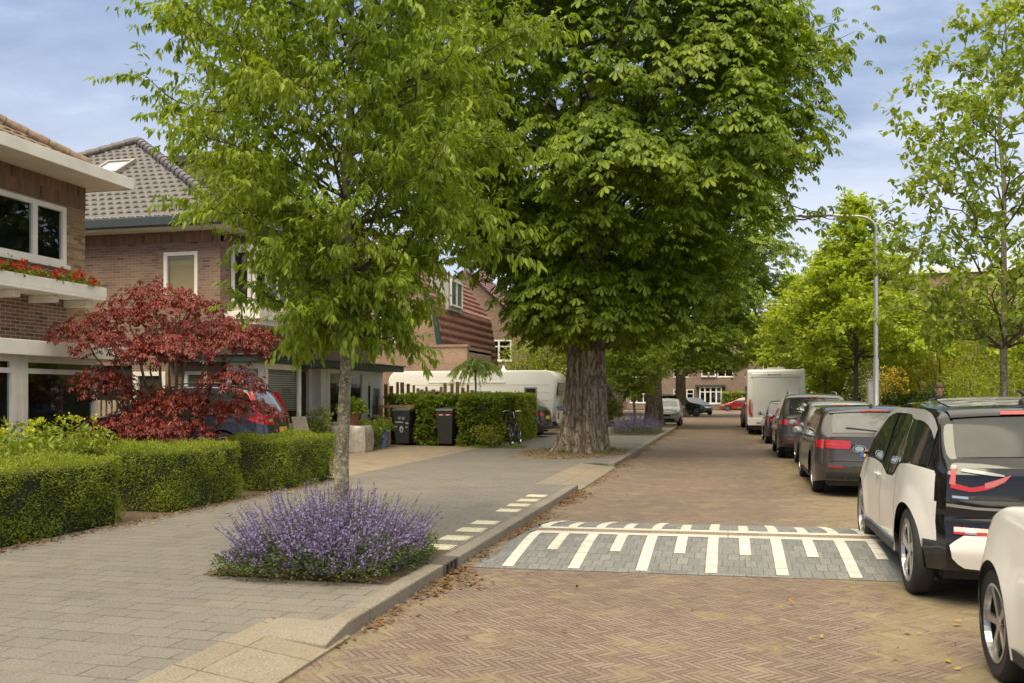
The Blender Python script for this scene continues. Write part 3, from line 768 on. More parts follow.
L1 = sqrt(.45**2+2.7**2); L2_ = sqrt(1.45**2+2.0**2); L3 = sqrt(3.6**2+2.3**2)
tile_roof('roof', h3, (-11.95,37.05,2.95), (-11.95,46.7,2.95), (-.45,0,2.7), L1+.3, [(0,0),(9.65,0),(9.65,L1),(0,L1)], TILE_R, .25, .35, .04, .04, 5)
tile_roof('roof', h3, (-12.40,37.05,5.65), (-12.40,46.7,5.65), (-1.45,0,2.0), L2_+.3, [(0,0),(9.65,0),(9.65,L2_),(0,L2_)], TILE_R, .25, .35, .04, .04, 5)
tile_roof('roof', h3, (-13.85,37.05,7.65), (-13.85,46.7,7.65), (-3.6,0,2.3), L3+.3, [(0,0),(9.65,0),(9.65,L3),(0,L3)], TILE_R, .25, .35, .04, .04, 5)
b = MB(); b.beam((-11.93,36.98,2.8),(-12.38,36.98,5.6),.14,.2); b.beam((-12.38,36.98,5.6),(-13.83,36.98,7.62),.14,.2); b.build('bargeboard', GREEN_P, h3)
b = MB(); b.box(-13.4,-12.2,38.6,40.8,5.5,7.0); b.build('dormer', plain('dormer_grey', (.34,.34,.34), .6), h3)
window(Fr((-12.2,38.6),(0,1),(1,0)), h3, .2, 2.0, 5.7, 6.9, (1.1,), (), .08, WHITE, -.06, sill=False, depth=.02)
window(g3, h3, 2.2, 3.4, 4.0, 5.3, (2.8,), (), .08, CREAM, -.08, depth=-.02)

# ---------------- generic background houses
def far_house(label, x0, x1, y0, y1, ze, zr, faces, wallm, roofm, axis='x', chim=True, base=0):
    h = thing('brick_house', label, 'house', ((x0+x1)/2,(y0+y1)/2,0))
    FR = {'S': (Fr((x0,y0),(1,0),(0,-1)), x1-x0), 'E': (Fr((x1,y0),(0,1),(1,0)), y1-y0), 'W': (Fr((x0,y1),(0,-1),(-1,0)), y1-y0), 'N': (Fr((x1,y1),(-1,0),(0,1)), x1-x0)}
    b = MB(); wins = []
    for k, (fr, L) in FR.items():
        hs = []
        if k in faces:
            for (u, z, ww, hh) in faces[k]: hs.append((u, u+ww, z, z+hh))
        fr.wall(b, 0, L, 0, ze, hs, .12)
        wins += [(fr, q) for q in hs]
    if axis == 'x':
        ym = (y0+y1)/2
        for x, sgn in ((x0,-1),(x1,1)): b.add([(x,y0,ze),(x,y1,ze),(x,ym,zr)], [(0,1,2)])
        q = [(x0-.3,y0-.4,ze-.15),(x1+.3,y0-.4,ze-.15),(x1+.3,ym,zr),(x0-.3,ym,zr)]
        q2 = [(x1+.3,y1+.4,ze-.15),(x0-.3,y1+.4,ze-.15),(x0-.3,ym,zr),(x1+.3,ym,zr)]
    elif axis == 'y':
        xm = (x0+x1)/2
        for y in (y0,y1): b.add([(x0,y,ze),(x1,y,ze),(xm,y,zr)], [(0,1,2)])
        q = [(x0-.4,y1+.3,ze-.15),(x0-.4,y0-.3,ze-.15),(xm,y0-.3,zr),(xm,y1+.3,zr)]
        q2 = [(x1+.4,y0-.3,ze-.15),(x1+.4,y1+.3,ze-.15),(xm,y1+.3,zr),(xm,y0-.3,zr)]
    b.build('wall', wallm, h, fixn=False)
    if axis in 'xy':
        for k, qq in enumerate((q,q2)):
            a = Vector(qq[0]); L = (Vector(qq[1])-a).length; H = (Vector(qq[3])-a).length
            tile_roof('roof', h, qq[0], qq[1], tuple(Vector(qq[3])-a), H, [(0,0),(L,0),(L,H),(0,H)], roofm, .33, .42, .05, .05, 4)
    else:
        c = MB(); c.box(x0-.25,x1+.25,y0-.25,y1+.25,ze,ze+.3); c.build('flat_roof', WHITE, h)
    for fr, (u0,u1,z0,z1) in wins:
        mull = tuple(u0+(u1-u0)*k/max(1,round((u1-u0)/.8)) for k in range(1, max(1,round((u1-u0)/.8))))
        window(fr, h, u0, u1, z0, z1, mull, (z0+(z1-z0)*.68,) if z1-z0 > 1.1 else (), .09, WHITE, .03, depth=.12)
    if chim and axis in 'xy':
        c = MB(); cx, cy = (x0+x1)/2, (y0+y1)/2; c.box(cx-.4,cx+.4,cy-.4,cy+.4,zr-1,zr+1); c.box(cx-.46,cx+.46,cy-.46,cy+.46,zr+1.002,zr+1.1); c.build('chimney', BRICKF, h)
    return h
far_house('brown brick house beyond the caravan, mostly hidden by shrubs and the big tree', -20, -12, 54, 64, 5.6, 9.5,
          {'S': [(1.2,1,2,1.4),(5,1,2,1.4),(1.2,3.8,1.6,1.3),(5.4,3.8,1.6,1.3)], 'E': [(1,1,2.4,1.4),(5,3.8,2,1.2)]}, BRICK2, TILE_R, 'y')
far_house('brick house with white ground floor windows left of the far parked cars', -19, -9.5, 68, 84, 5.6, 9.8,
          {'S': [(2,.8,2.6,1.5),(6,.8,2.4,1.5),(2,3.7,2,1.3),(6.4,3.7,2,1.3)], 'E': [(1,.8,3,1.5),(7,.8,3,1.5),(1.5,3.7,2,1.2),(8,3.7,2,1.2)]}, BRICK3, TILE_O, 'y')
hf = far_house('wide brown brick terrace closing the far end of the street', -26, 12, 110, 120, 6.4, 10.5,
          {'S': [(4+5.2*k,.8,2.4,1.6) for k in range(4)] + [(31,.9,2,1.4)] + [(4+5.2*k,3.9,1.8,1.4) for k in range(6)]}, BRICKF, TILE_O, 'x')
b = MB(); fr = Fr((-3.3,108.9),(1,0),(0,-1)); fr.box(b, 0, 2.6, -1.1, 0, 0, .7); b.build('bay_plinth', BRICKF, hf)
window(fr, hf, 0, 2.6, .7, 2.7, (.65,1.3,1.95), (2.1,), .14, WHITE, -.02, depth=.1)
b = MB(); fr.box(b, -.5, 3.0, -1.1, .3, 2.7, 2.95); b.build('bay_roof', plain('bay_roof_dark', (.05,.045,.04), .7), hf)
window(Fr((-3.3,109.9),(1,0),(0,-1)), hf, .2, 1.9, 3.9, 5.4, (1.05,), (4.9,), .14, WHITE, -.1, depth=-.02)
far_house('long brick apartment block behind the right hand trees', 14.5, 36, 76, 92, 11.2, 0,
          {'S': [(1.2+3.6*k, z, 2.2, 1.5) for k in range(6) for z in (1.0,4.0,7.1)], 'W': [(1.5+4*k, z, 2.0, 1.5) for k in range(4) for z in (1.0,4.0,7.1)]}, BRICK3, TILE_R, 'flat')
far_house('brick terrace house half hidden behind shrubs on the right', 13.5, 22, 40, 62, 5.8, 9.6,
          {'W': [(1.2+4.2*k, z, 2.2, 1.4) for k in range(5) for z in (.9,3.8)], 'S': [(1.5,.9,2.2,1.4),(5,.9,2,1.4),(1.5,3.8,2.2,1.4),(5,3.8,2,1.4)]}, BRICK3, TILE_O, 'y')
far_house('brick house with white windows far beyond the motorhome', 8.0, 16, 108, 118, 5.8, 9.8,
          {'S': [(.8,.9,2.6,1.7),(4.6,.9,2.4,1.7),(1,3.9,2,1.3),(5,3.9,2,1.3)]}, BRICKF, TILE_R, 'y')
# ------------------------------------------------------------------ foliage kit (numpy)
def unit(a): return a/np.maximum(np.linalg.norm(a, axis=1, keepdims=True), 1e-9)
OVATE = ((.28,.46),(.66,.36)); LANCE = ((.3,.36),(.68,.27)); OBOV = ((.45,.30),(.78,.48)); ROUND = ((.25,.5),(.72,.46))
def leaves(P, D, N, L, Wd, prof=OVATE, fold=.22, droop=.15):
    """n folded leaves: two quads sharing the midrib"""
    n = len(P); D = unit(D); S = unit(np.cross(D, N)); N = np.cross(S, D)
    L = np.broadcast_to(np.asarray(L, float), (n,))[:,None]; Wd = np.broadcast_to(np.asarray(Wd, float), (n,))[:,None]
    (a1,w1),(a2,w2) = prof
    z = lambda t: -droop*L*t*t
    def pt(a, w, s): return P + D*L*a + S*(Wd*w*s) + N*(z(a) + fold*Wd*w)
    V = np.stack([P, pt(a1,w1,1), pt(a2,w2,1), P + D*L + N*z(1.0), pt(a2,w2,-1), pt(a1,w1,-1)], 1).reshape(-1,3)
    base = (np.arange(n)*6)[:,None]
    F = np.concatenate([base+np.array([[0,1,2,3]]), base+np.array([[0,3,4,5]])], 1).reshape(-1,4)
    return V, F
def join(parts):
    V = []; F = []; o = 0
    for v, f in parts:
        V.append(v); F.append(f+o); o += len(v)
    return np.concatenate(V), np.concatenate(F)
def rdir(n): return unit(rng.normal(0,1,(n,3)))
def arc(p, q, bow, n=6, jit=.0):
    p = np.array(p, float); q = np.array(q, float); t = np.linspace(0,1,n)[:,None]
    pts = p + (q-p)*t + np.array([[0,0,1.0]])*bow*4*t*(1-t)
    if jit: pts[1:-1] += rng.normal(0,jit,(n-2,3))
    return pts
def along(pts, t):
    k = len(pts)-1; f = min(t*k, k-1e-6); i = int(f); return pts[i]+(pts[i+1]-pts[i])*(f-i), unit((pts[i+1]-pts[i])[None])[0]

def tree_skeleton(ht, env, z0, z1, nprim, nsec, ntwig, twig, rise=.35, lean=(0,0), r0=.07, prim_r=.35, bow=.08, jit=.05, clean=True, start=.75, ecc=(0,0), rlow=1.0, shrink=None):
    """returns branch MB plus arrays of twig (start, end, outward) with everything kept near the envelope env(z)"""
    mb = MB(); tw = []
    top = np.array([lean[0], lean[1], ht])
    trunk = arc((0,0,0), top, 0, 9, .0); trunk[2:-1,:2] += rng.normal(0, r0*.45, (6,2))
    mb_tr = trunk
    for i in range(nprim):
        s = (i+.5)/nprim
        zt = z0 + (z1-z0)*s
        ang = i*2.39996 + rng.normal(0,.25)
        rad = env(zt)*rng.uniform(.8,1.06)*(shrink(ang,zt) if shrink else 1)
        zs = max(z0*start, min(ht*.97, zt - rise*rad))
        p, _ = along(trunk, zs/ht)
        q = np.array([ecc[0]*rad/max(env(z1*.5),.1)+rad*cos(ang), ecc[1]+rad*sin(ang), zt]); q[:2] += p[:2]*.6
        pr = arc(p, q, bow*rad, 7, jit*rad)
        rr = r0*prim_r*(1-.6*s)*min(1, rlow+3*s)
        mb.tube(pr, np.linspace(rr, rr*.25, 7), 5)
        m = max(2, int(nsec*rad/env(z0+(z1-z0)*.4)+.5))
        for j in range(m+1):
            t = .22+.78*(j+rng.random()*.6)/m if j < m else 1.0
            t = min(t, 1.0)
            a, d = along(pr, t)
            side = np.cross(d, [0,0,1]); side /= (np.linalg.norm(side) or 1)
            sg = 1 if j % 2 else -1
            dd = d*rng.uniform(.5,.9) + side*sg*rng.uniform(.4,1.0)*(0.25 if j == m else 1) + np.array([0,0,rng.uniform(-.15,.45)])
            dd /= np.linalg.norm(dd)
            ln = rad*.42*(1.15-.55*t)*rng.uniform(.7,1.2)
            e = a + dd*ln
            se = arc(a, e, .06*ln, 5, .04*ln)
            mb.tube(se, np.linspace(rr*.4, rr*.12, 5), 4, cap=False)
            for k in range(ntwig):
                u = (k+.4+rng.random()*.6)/ntwig
                a2, d2 = along(se, min(u,.999))
                v = d2*.6 + rng.normal(0,.55,3); v[2] += .05; v /= np.linalg.norm(v)
                e2 = a2 + v*twig*rng.uniform(.6,1.25)
                tw.append((a2, e2))
    return trunk, mb, np.array([t[0] for t in tw]), np.array([t[1] for t in tw])
def trunk_mesh(trunk, r0, r1, flare=1.25, n=10):
    k = len(trunk); rad = np.linspace(r0, r1, k); rad[0] *= flare
    return MB().tube(trunk, list(rad), n)

LEAF_Y = leafmat('young_tree_leaf', [(0.174,0.235,0.022),(0.254,0.329,0.030),(0.343,0.422,0.041),(0.211,0.282,0.027)], .38)
LEAF_C = leafmat('chestnut_leaf', [(0.105,0.160,0.012),(0.162,0.232,0.016),(0.231,0.304,0.021),(0.288,0.346,0.026)], .36, .45)
LEAF_R = leafmat('right_tree_leaf', [(0.183,0.243,0.035),(0.256,0.325,0.050),(0.330,0.381,0.056),(0.219,0.291,0.035)], .40)
LEAF_L = leafmat('lime_leaf', [(0.237,0.317,0.032),(0.343,0.426,0.043),(0.462,0.515,0.052),(0.292,0.361,0.035)], .42)
LEAF_M = leafmat('maple_leaf', [(0.116,0.011,0.008),(0.203,0.019,0.014),(0.271,0.034,0.021),(0.081,0.011,0.009),(0.325,0.058,0.038)], .25, .35)
LEAF_H = leafmat('yew_leaf', [(0.140,0.185,0.019),(0.243,0.300,0.028),(0.358,0.394,0.037),(0.190,0.239,0.023)], .30)
LEAF_D = leafmat('dark_leaf', [(.03,.055,.010),(.05,.085,.014),(.075,.12,.02)], .25)
LEAF_B = leafmat('bright_leaf', [(.17,.23,.018),(.24,.29,.022),(.30,.33,.03)], .35)
LEAF_YE = leafmat('yellow_leaf', [(.38,.32,.02),(.48,.40,.03),(.30,.30,.03)], .35)
LEAF_OR = leafmat('amber_bloom', [(.50,.33,.02),(.60,.42,.03),(.40,.27,.02)], .3)
LEAF_P = leafmat('purple_leaf', [(.06,.03,.03),(.10,.05,.045),(.07,.05,.03)], .25)
LEAF_W = leafmat('willow_leaf', [(0.440,0.520,0.200),(0.560,0.620,0.280),(0.360,0.440,0.140)], .4)
LEAF_I = leafmat('ivy_leaf', [(0.142,0.201,0.023),(0.205,0.271,0.029),(0.287,0.332,0.034)], .3)
LEAF_K = leafmat('catmint_leaf', [(.10,.135,.06),(.14,.175,.08),(.08,.115,.045)], .3)
FLOW_V = leafmat('catmint_flower', [(.24,.165,.48),(.32,.225,.57),(.41,.31,.62),(.18,.12,.38)], .25)
FLOW_R = leafmat('geranium_flower', [(.60,.03,.02),(.75,.06,.03),(.5,.02,.02)], .2)
FLOW_Y = leafmat('spurge_flower', [(.42,.44,.03),(.52,.52,.05)], .3)
FLOW_W = leafmat('white_blossom', [(.55,.55,.42),(.65,.65,.52)], .3)
BARK_CH = bark_material('chestnut_bark', (.15,.11,.075), (.34,.265,.19), (.50,.41,.30), 7, .8, 1.0, .06)
BARK_Y = bark_material('young_bark', (.12,.10,.06), (.22,.19,.12), (.33,.29,.20), 10, 7, .4, .01, (.34,.33,.22))
BARK_B = bark_material('branch_bark', (.05,.042,.028), (.10,.08,.05), (.15,.12,.08), 12, 3, .3, .01)

def twig_leaves(A, B, per, L, Wd, grav, prof, spread=.6, petiole=.02, Lvar=.3, droop=.2):
    n = len(A)*per
    t = np.tile((np.arange(per)+.5)/per, len(A)) + rng.normal(0,.06,n)
    A_ = np.repeat(A, per, 0); B_ = np.repeat(B, per, 0)
    P = A_ + (B_-A_)*np.clip(t,0,1.05)[:,None]
    d = unit(B_-A_)
    D = unit(d*.5 + rdir(n)*spread + np.array([0,0,-grav]))
    P = P + D*petiole
    N = unit(np.array([0,0,1.0]) + rdir(n)*.6)
    l = L*(1+rng.uniform(-Lvar,Lvar,n))
    return leaves(P, D, N, l, l*Wd/L, prof, .18, droop)
def palmate(C, O, L, k=6):
    """horse chestnut leaves: k drooping leaflets fanned round a centre"""
    n = len(C); O = unit(O*np.array([1,1,.5]))
    N = unit(O*.35 + np.array([0,0,.85]) + rdir(n)*.25)
    E1 = unit(O - N*np.sum(O*N, 1, keepdims=True)); E2 = np.cross(N, E1)
    parts = []; ls = L*rng.uniform(.55,1.35,n)
    for j in range(k):
        a = (j-(k-1)/2)*(4.6/k) + rng.normal(0,.08,n)
        D = unit(E1*np.cos(a)[:,None] + E2*np.sin(a)[:,None] - N*rng.uniform(.25,.6,(n,1)))
        l = ls*(1-.12*abs(j-(k-1)/2))
        parts.append(leaves(C, D, N, l, l*.40, OBOV, .15, .22))
    # keep all leaflets of one leaf together in one island: leave them separate, tint varies per leaflet
    return join(parts)

# ---------------------------------------------------------------- the young street tree in the first flower bed
def young_tree(label, loc, rz=0):
    t = thing('street_tree', label, 'tree', loc, rz)
    env = lambda z: np.interp(z, [1.9,2.3,2.9,3.6,4.6,5.8,6.8,7.6], [.40,.72,1.12,1.52,1.72,1.6,1.0,.3])
    tr, mb, A, B = tree_skeleton(7.2, env, 2.05, 7.4, 62, 9, 6, .33, rise=.55, lean=(.14,.05), r0=.072, prim_r=.30, bow=.10, start=.98)
    trunk_mesh(tr, .072, .012, 1.35, 12).build('trunk', BARK_Y, t, world=False, smooth=True)
    e1 = []; e2 = []
    for i in range(420):
        z = rng.uniform(2.5,6.6); a = rng.uniform(0,6.283); q = env(z)*rng.uniform(.1,.8); p = np.array([q*cos(a)+.03*z, q*sin(a), z]); v = np.array([cos(a)*.7, sin(a)*.7, .25])+rng.normal(0,.4,3)
        e1.append(p); e2.append(p+v/np.linalg.norm(v)*.3); mb.tube([p-v*.12,p,e2[-1]], [.004,.003,.0015], 3, cap=False)
    A = np.concatenate([A,e1]); B = np.concatenate([B,e2])
    mb.build('branches', BARK_B, t, world=False, smooth=True, fixn=False)
    V, F = twig_leaves(A, B, 26, .070, .033, .85, LANCE, .75, .02, .45)
    build_np('crown', V, F, LEAF_Y, t, world=False)
    return t
yt = young_tree('young street tree with drooping narrow leaves growing out of the front catmint bed', (-3.66,8.1,PZ))
# one long loose branch reaching left over the roofs
A = []; B = []; mb = MB()
for (st, en) in (((-.05,.1,3.2),(-2.05,.75,4.15)), ((-.05,.1,3.9),(-1.75,.55,5.05)), ((0,0,4.3),(-1.45,.3,5.9)), ((.1,0,2.9),(1.75,.4,2.9)), ((-.1,.1,2.3),(-.8,.45,2.05)), ((0,0,2.5),(.3,-.35,2.1)), ((.1,0,2.6),(.78,.1,1.92)), ((0,0,2.45),(.15,.5,2.0)), ((0,0,2.5),(-.62,.2,1.98)), ((-.05,.1,3.5),(-2.2,.55,4.25)), ((-.05,.1,3.0),(-1.9,.5,3.55)), ((-.05,.1,4.4),(-1.9,.5,5.5)), ((.15,.1,3.6),(2.05,.5,3.9)), ((.15,.1,3.2),(1.75,.3,3.1)), ((.15,.1,4.2),(2.1,.3,5.0)), ((0,0,2.6),(-.25,.2,2.05))):
    q = arc(st, en, .14, 9, .03); mb.tube(q, np.linspace(.016,.003,9), 5)
    for k in range(22):
        a, d = along(q, .30+.70*k/21); v = d*.4+rng.normal(0,.4,3); A.append(a); B.append(a+v*.26)
mb.build('side_branches', BARK_B, yt, world=False, smooth=True)
V, F = twig_leaves(np.array(A), np.array(B), 13, .098, .045, .95, LANCE, .6, .02); build_np('loose_leaves', V, F, LEAF_Y, yt, world=False)

dup(yt, 'smaller young tree with pale slender trunk in the farther catmint bed', (-3.75,37.6,PZ), 2.2, (.92,.92,.74))

# ---------------------------------------------------------------- chestnuts
def chestnut(label, loc, rz, env, z0, z1, ht, nprim, nsec, ntwig, r, name='chestnut_tree', ecc=(0,0), pads=200, rlow=.3, side_cut=0):
    shrink = lambda a, z: 1-side_cut*max(0, cos(a+rz+2.906))*min(1, max(0, (7.8-z)/3.0))
    t = thing(name, label, 'tree', loc, rz)
    # ribbed, buttressed trunk
    hs = np.concatenate([np.linspace(0,.6,7), np.linspace(.9,5.5,14), np.linspace(6.2,ht*.7,6)])
    n = 120; vs = []; fs = []
    ph = rng.uniform(0,6.28,6)
    for z in hs:
        f = np.interp(z, [0,.25,.6,1.2,2.4,4,6,ht*.7], [1.36,1.17,1.03,.93,.82,.78,.55,.18])
        for j in range(n):
            a = 2*pi*j/n
            tw = a + .22*z*.5
            rib = .10*sin(4*tw+ph[0]+.5*sin(z*.9)) - .11*abs(sin(4.5*tw+ph[1]+.5*sin(z*1.1))) + .05 - .07*abs(sin(8.5*tw+ph[2]+.8*sin(z*1.7))) + .025*sin(29*tw+ph[3]+1.5*sin(z*2.1))
            rib *= np.interp(z, [0,.5,2.5,5], [1.5,1.15,.85,.6])
            rr = r*f*(1+rib)*(1+.16*max(0,1-z/1.1)*cos(a-2.6))
            vs.append((rr*cos(a)+.05*z*.3, rr*sin(a), z-.05))
    k = len(hs)
    fs = [(i*n+j, i*n+(j+1)%n, (i+1)*n+(j+1)%n, (i+1)*n+j) for i in range(k-1) for j in range(n)]
    m = MB(); m.add(vs, fs); m.build('trunk', BARK_CH, t, world=False, smooth=True, angle=180)
    tr, mb, A, B = tree_skeleton(ht, env, z0, z1, nprim, nsec, ntwig, .75, rise=.38, r0=r*.8, prim_r=.15, bow=.10, jit=.03, start=.92, ecc=ecc, rlow=rlow, shrink=shrink)
    # heavy drooping foliage pads over the outside of the crown
    C = []; O = []
    for i in range(pads):
        z = z0+.3+(z1-z0-.5)*rng.random()**1.1; a = i*2.39996+rng.normal(0,.3); R_ = env(z)*rng.uniform(.62,1.0)*shrink(a,z)
        c = np.array([R_*cos(a)+ecc[0]*env(z)/env(z1*.5)*.6, R_*sin(a), z]); pr = rng.uniform(.55,1.45); k = int(82*pr*pr)
        b_ = rng.uniform(0,6.283,k); q = np.sqrt(rng.random(k)); o = np.stack([np.cos(b_)*q, np.sin(b_)*q, np.zeros(k)],1)
        o[:,2] = .42*(1-q*q)-.30*q**2+rng.normal(0,.12,k)
        P = c + o*pr; C.append(P); O.append(unit(o*np.array([1,1,.6]) + np.array([cos(a)*.5,sin(a)*.5,.1]) + rdir(k)*.25))
        if i % 5 == 0: mb.tube(arc((c[0]*.25,c[1]*.25,max(z0*.9,z-1.2-R_*.3)), c, .35, 6, .14), np.linspace(.04,.010,6), 4, cap=False)
    pC, pO = np.concatenate(C), np.concatenate(O)
    C = []
    for u in (.35,.68,1.0):
        C.append(A+(B-A)*u + rng.normal(0,.13,A.shape))
    C = np.concatenate(C); ax = np.zeros_like(C); ax[:,2] = C[:,2]*.8+1.0
    O = unit(C-ax) + rdir(len(C))*.55
    mb.build('limbs', BARK_B, t, world=False, smooth=True, fixn=False)
    V, F = palmate(np.concatenate([C,pC]), np.concatenate([O,pO]), .23, 6)
    build_np('crown', V, F, LEAF_C, t, world=False)
    return t
envA = lambda z: np.interp(z, [2.6,3.2,4.0,5.0,6.2,8,10.5,13,15.5,17], [1.7,2.2,2.9,4.0,5.2,5.9,5.7,4.9,3.2,1])
ch1 = chestnut('huge old chestnut with ribbed thick trunk at the kerb beyond the speed bump', (-3.80,24.5,PZ), .4, envA, 3.05, 16.6, 15, 60, 10, 4, .61, ecc=(.2,-.1), pads=430, side_cut=.55)
envB = lambda z: np.interp(z, [3.0,4.0,5.5,7.5,10,12.5,14.5], [3.2,4.6,6.0,6.7,6.4,4.6,1.5])
ch2 = chestnut('old chestnut behind the farther catmint bed, beside the white parked car', (-3.72,47,PZ), 1.9, envB, 3.4, 14.2, 13, 50, 9, 3, .45, rlow=.3)
dup(ch2, 'old chestnut farthest down the left kerb, its dark trunk behind the parked cars', (-3.6,72,PZ), 4.1, (1,1,1.02))

# ---------------------------------------------------------------- trees along the right pavement
def leafy_tree(name, label, loc, env, z0, z1, ht, np_, ns, nt, tw, per, L, Wd, mat, r=.075, grav=.3, spread=.8, rise=.8, prof=OVATE, bark=None, rz=0):
    t = thing(name, label, 'tree', loc, rz)
    tr, mb, A, B = tree_skeleton(ht, env, z0, z1, np_, ns, nt, tw, rise=rise, r0=r, prim_r=.34, bow=.07, start=.97)
    trunk_mesh(tr, r, r*.15, 1.3, 10).build('trunk', bark or BARK_Y, t, world=False, smooth=True)
    mb.build('branches', BARK_B, t, world=False, smooth=True, fixn=False)
    V, F = twig_leaves(A, B, per, L, Wd, grav, prof, spread)
    build_np('crown', V, F, mat, t, world=False)
    return t
leafy_tree('street_tree', 'young tree with airy upright crown on the right pavement behind the white car', (4.62,17.0,PZ),
    lambda z: np.interp(z, [2.1,2.8,3.6,4.6,6,7.4,8.6], [1.0,1.7,2.1,2.1,1.75,1.1,.3]), 2.4, 8.4, 8.2, 46, 7, 5, .36, 9, .120, .072, LEAF_R, .075, .45, .85, .7)
lime = leafy_tree('lime_tree', 'pyramid shaped lime tree with spiky top just left of the tall lamp post', (4.75,36.6,PZ),
    lambda z: np.interp(z, [2.8,3.3,3.9,4.8,6,7,8,9.4], [2.0,3.0,3.4,3.0,2.0,1.15,.65,.15]), 3.1, 9.1, 9.0, 60, 10, 6, .42, 9, .14, .09, LEAF_L, .11, .35, .9, .15, ROUND, BARK_B)
dup(lime, 'lime tree standing on the right pavement beside the motorhome', (6.3,49,PZ), 2.0, (1.15,1.15,1.0))
dup(lime, 'lime tree on the right pavement beyond the motorhome, hanging over it', (6.2,62,PZ), 4.0, (1.25,1.25,1.2))
dup(lime, 'farthest lime tree on the right, closing the avenue', (5.0,78,PZ), 1.0, (1.4,1.4,1.25))

# garden trees and shrubs: crown as leaf clumps on a loose skeleton
def shrub(name, label, loc, r, h, mat, n, L, Wd=None, prof=OVATE, cat='shrub', lobes=9, flat=1.0, zb=.0, extra=None, grav=.1, group=None, stem=True):
    t = thing(name, label, cat, loc, 0, group)
    mb = MB(); cs = []
    for i in range(lobes):
        a = i*2.4+rng.normal(0,.3); s = (i+.5)/lobes
        rad = r*.62*sqrt(rng.uniform(.15,1)); z = zb+(h-zb)*(.25+.6*s)
        c = np.array([rad*cos(a), rad*sin(a), z]); cs.append(c)
        if stem: mb.tube(arc((0,0,-.05), c, .05*h, 5, .02*h), np.linspace(.022*h, .006*h, 5), 5)
    cs = np.array(cs)
    if stem: mb.tube([(0,0,-.08),(0,0,.10*h)], [.05*h,.035*h], 7); mb.build('stems', BARK_B, t, world=False, smooth=True)
    idx = rng.integers(0, lobes, n); d = rdir(n); rr = rng.uniform(.25,1,n)**.55
    ext = np.array([r*.52, r*.52, (h-zb)*.30*flat])*rng.uniform(.8,1.15,(lobes,1))
    P = cs[idx] + d*rr[:,None]*ext[idx]; P[:,2] = np.maximum(P[:,2], .02)
    P += rng.normal(0,.02*h,P.shape)
    D = unit(d + rdir(n)*.7 + np.array([0,0,.25-grav])); N = unit(d*.6+np.array([0,0,.8])+rdir(n)*.4)
    l = L*rng.uniform(.7,1.25,n)
    V, F = leaves(P, D, N, l, l*((Wd or L*.5)/L), prof)
    build_np('foliage', V, F, mat, t, world=False)
    if extra:
        m2, n2, L2, frac = extra
        idx = rng.integers(0, lobes, n2); d = rdir(n2); d[:,2] = np.abs(d[:,2])*.8
        P = cs[idx] + unit(d)*ext[idx]*rng.uniform(.92,1.12,(n2,1)); P[:,2] = np.maximum(P[:,2], .05)
        V, F = leaves(P, unit(d+rdir(n2)*.8), unit(rdir(n2)+np.array([0,0,1.2])), L2, L2*.8, ROUND); build_np('blossom', V, F, m2, t, world=False)
    return t
# right gardens
shrub('shrub', 'amber flowering bush right of the lamp post', (6.9,43.0,PZ), .95, 2.6, LEAF_D, 1600, .08, extra=(LEAF_OR,1500,.07,0))
shrub('shrub', 'white blossoming bush behind the lamp post', (6.75,47.0,PZ), 1.1, 3.2, LEAF_I, 1800, .09, extra=(FLOW_W,1300,.06,0))
shrub('golden_conifer', 'tall golden yellow conifer behind the dark garden hedge', (8.0,37.5,PZ), 1.6, 3.9, LEAF_YE, 7000, .10, .04, LANCE)
shrub('shrub', 'dark evergreen bush behind the standing person', (7.2,34.6,PZ), 1.3, 1.95, LEAF_D, 5000, .10, .045, LANCE)
shrub('shrub', 'light green feathery bush to the right of the standing person', (8.0,31.8,PZ), 1.5, 2.65, LEAF_B, 6000, .10, .04, LANCE)
shrub('shrub', 'mid green bush at the right edge beneath the young tree', (8.8,18.4,PZ), 1.7, 2.2, LEAF_L, 5000, .10, .05)
shrub('shrub', 'dark green laurel bush in the nearest right garden', (8.6,14.0,PZ), 1.5, 1.9, LEAF_D, 3500, .13, .06)
bt = leafy_tree('garden_tree', 'broad green garden tree behind the golden conifer on the right', (12.6,36,PZ),
    lambda z: np.interp(z, [1.0,2.0,3.5,5,6.3,7.4], [2.2,3.2,3.6,3.2,2.1,.5]), 1.2, 7.0, 6.6, 46, 9, 6, .5, 9, .16, .10, LEAF_L, .13, .3, .9, .4, ROUND, BARK_B)
for (x,y,s,rz,lb) in ((10.5,52,.85,1.2,'green garden tree right of the lime trees, mid distance'), (8.8,66,1.25,2.6,'tall garden tree behind the limes towards the street end'),
                      (10.5,88,1.3,.4,'farthest garden tree beside the right hand street corner')):
    dup(bt, lb, (x,y,PZ), rz, (s,s,s))
# behind the caravan and left gardens
shrub('shrub', 'large bright yellow-green bush behind the white caravan', (-8.6,42.5,PZ), 2.3, 4.6, LEAF_B, 7000, .14, .08, lobes=12)
shrub('shrub', 'purple leaved bush between caravan and big chestnut trunk', (-6.9,44.5,PZ), 1.4, 3.9, LEAF_P, 3500, .12, .07)
shrub('shrub', 'dark evergreen shrub just right of the big chestnut trunk', (-7.6,52,PZ), 1.5, 4.2, LEAF_D, 4000, .12, .06)
shrub('shrub', 'low yellow-green bush behind the farther catmint bed', (-6.3,46.5,PZ), 1.2, 1.35, LEAF_B, 3500, .10, .06)
shrub('shrub', 'bright green bush behind the bare caravan end', (-6.7,38.9,PZ), .9, 2.6, LEAF_I, 2500, .10, .06)
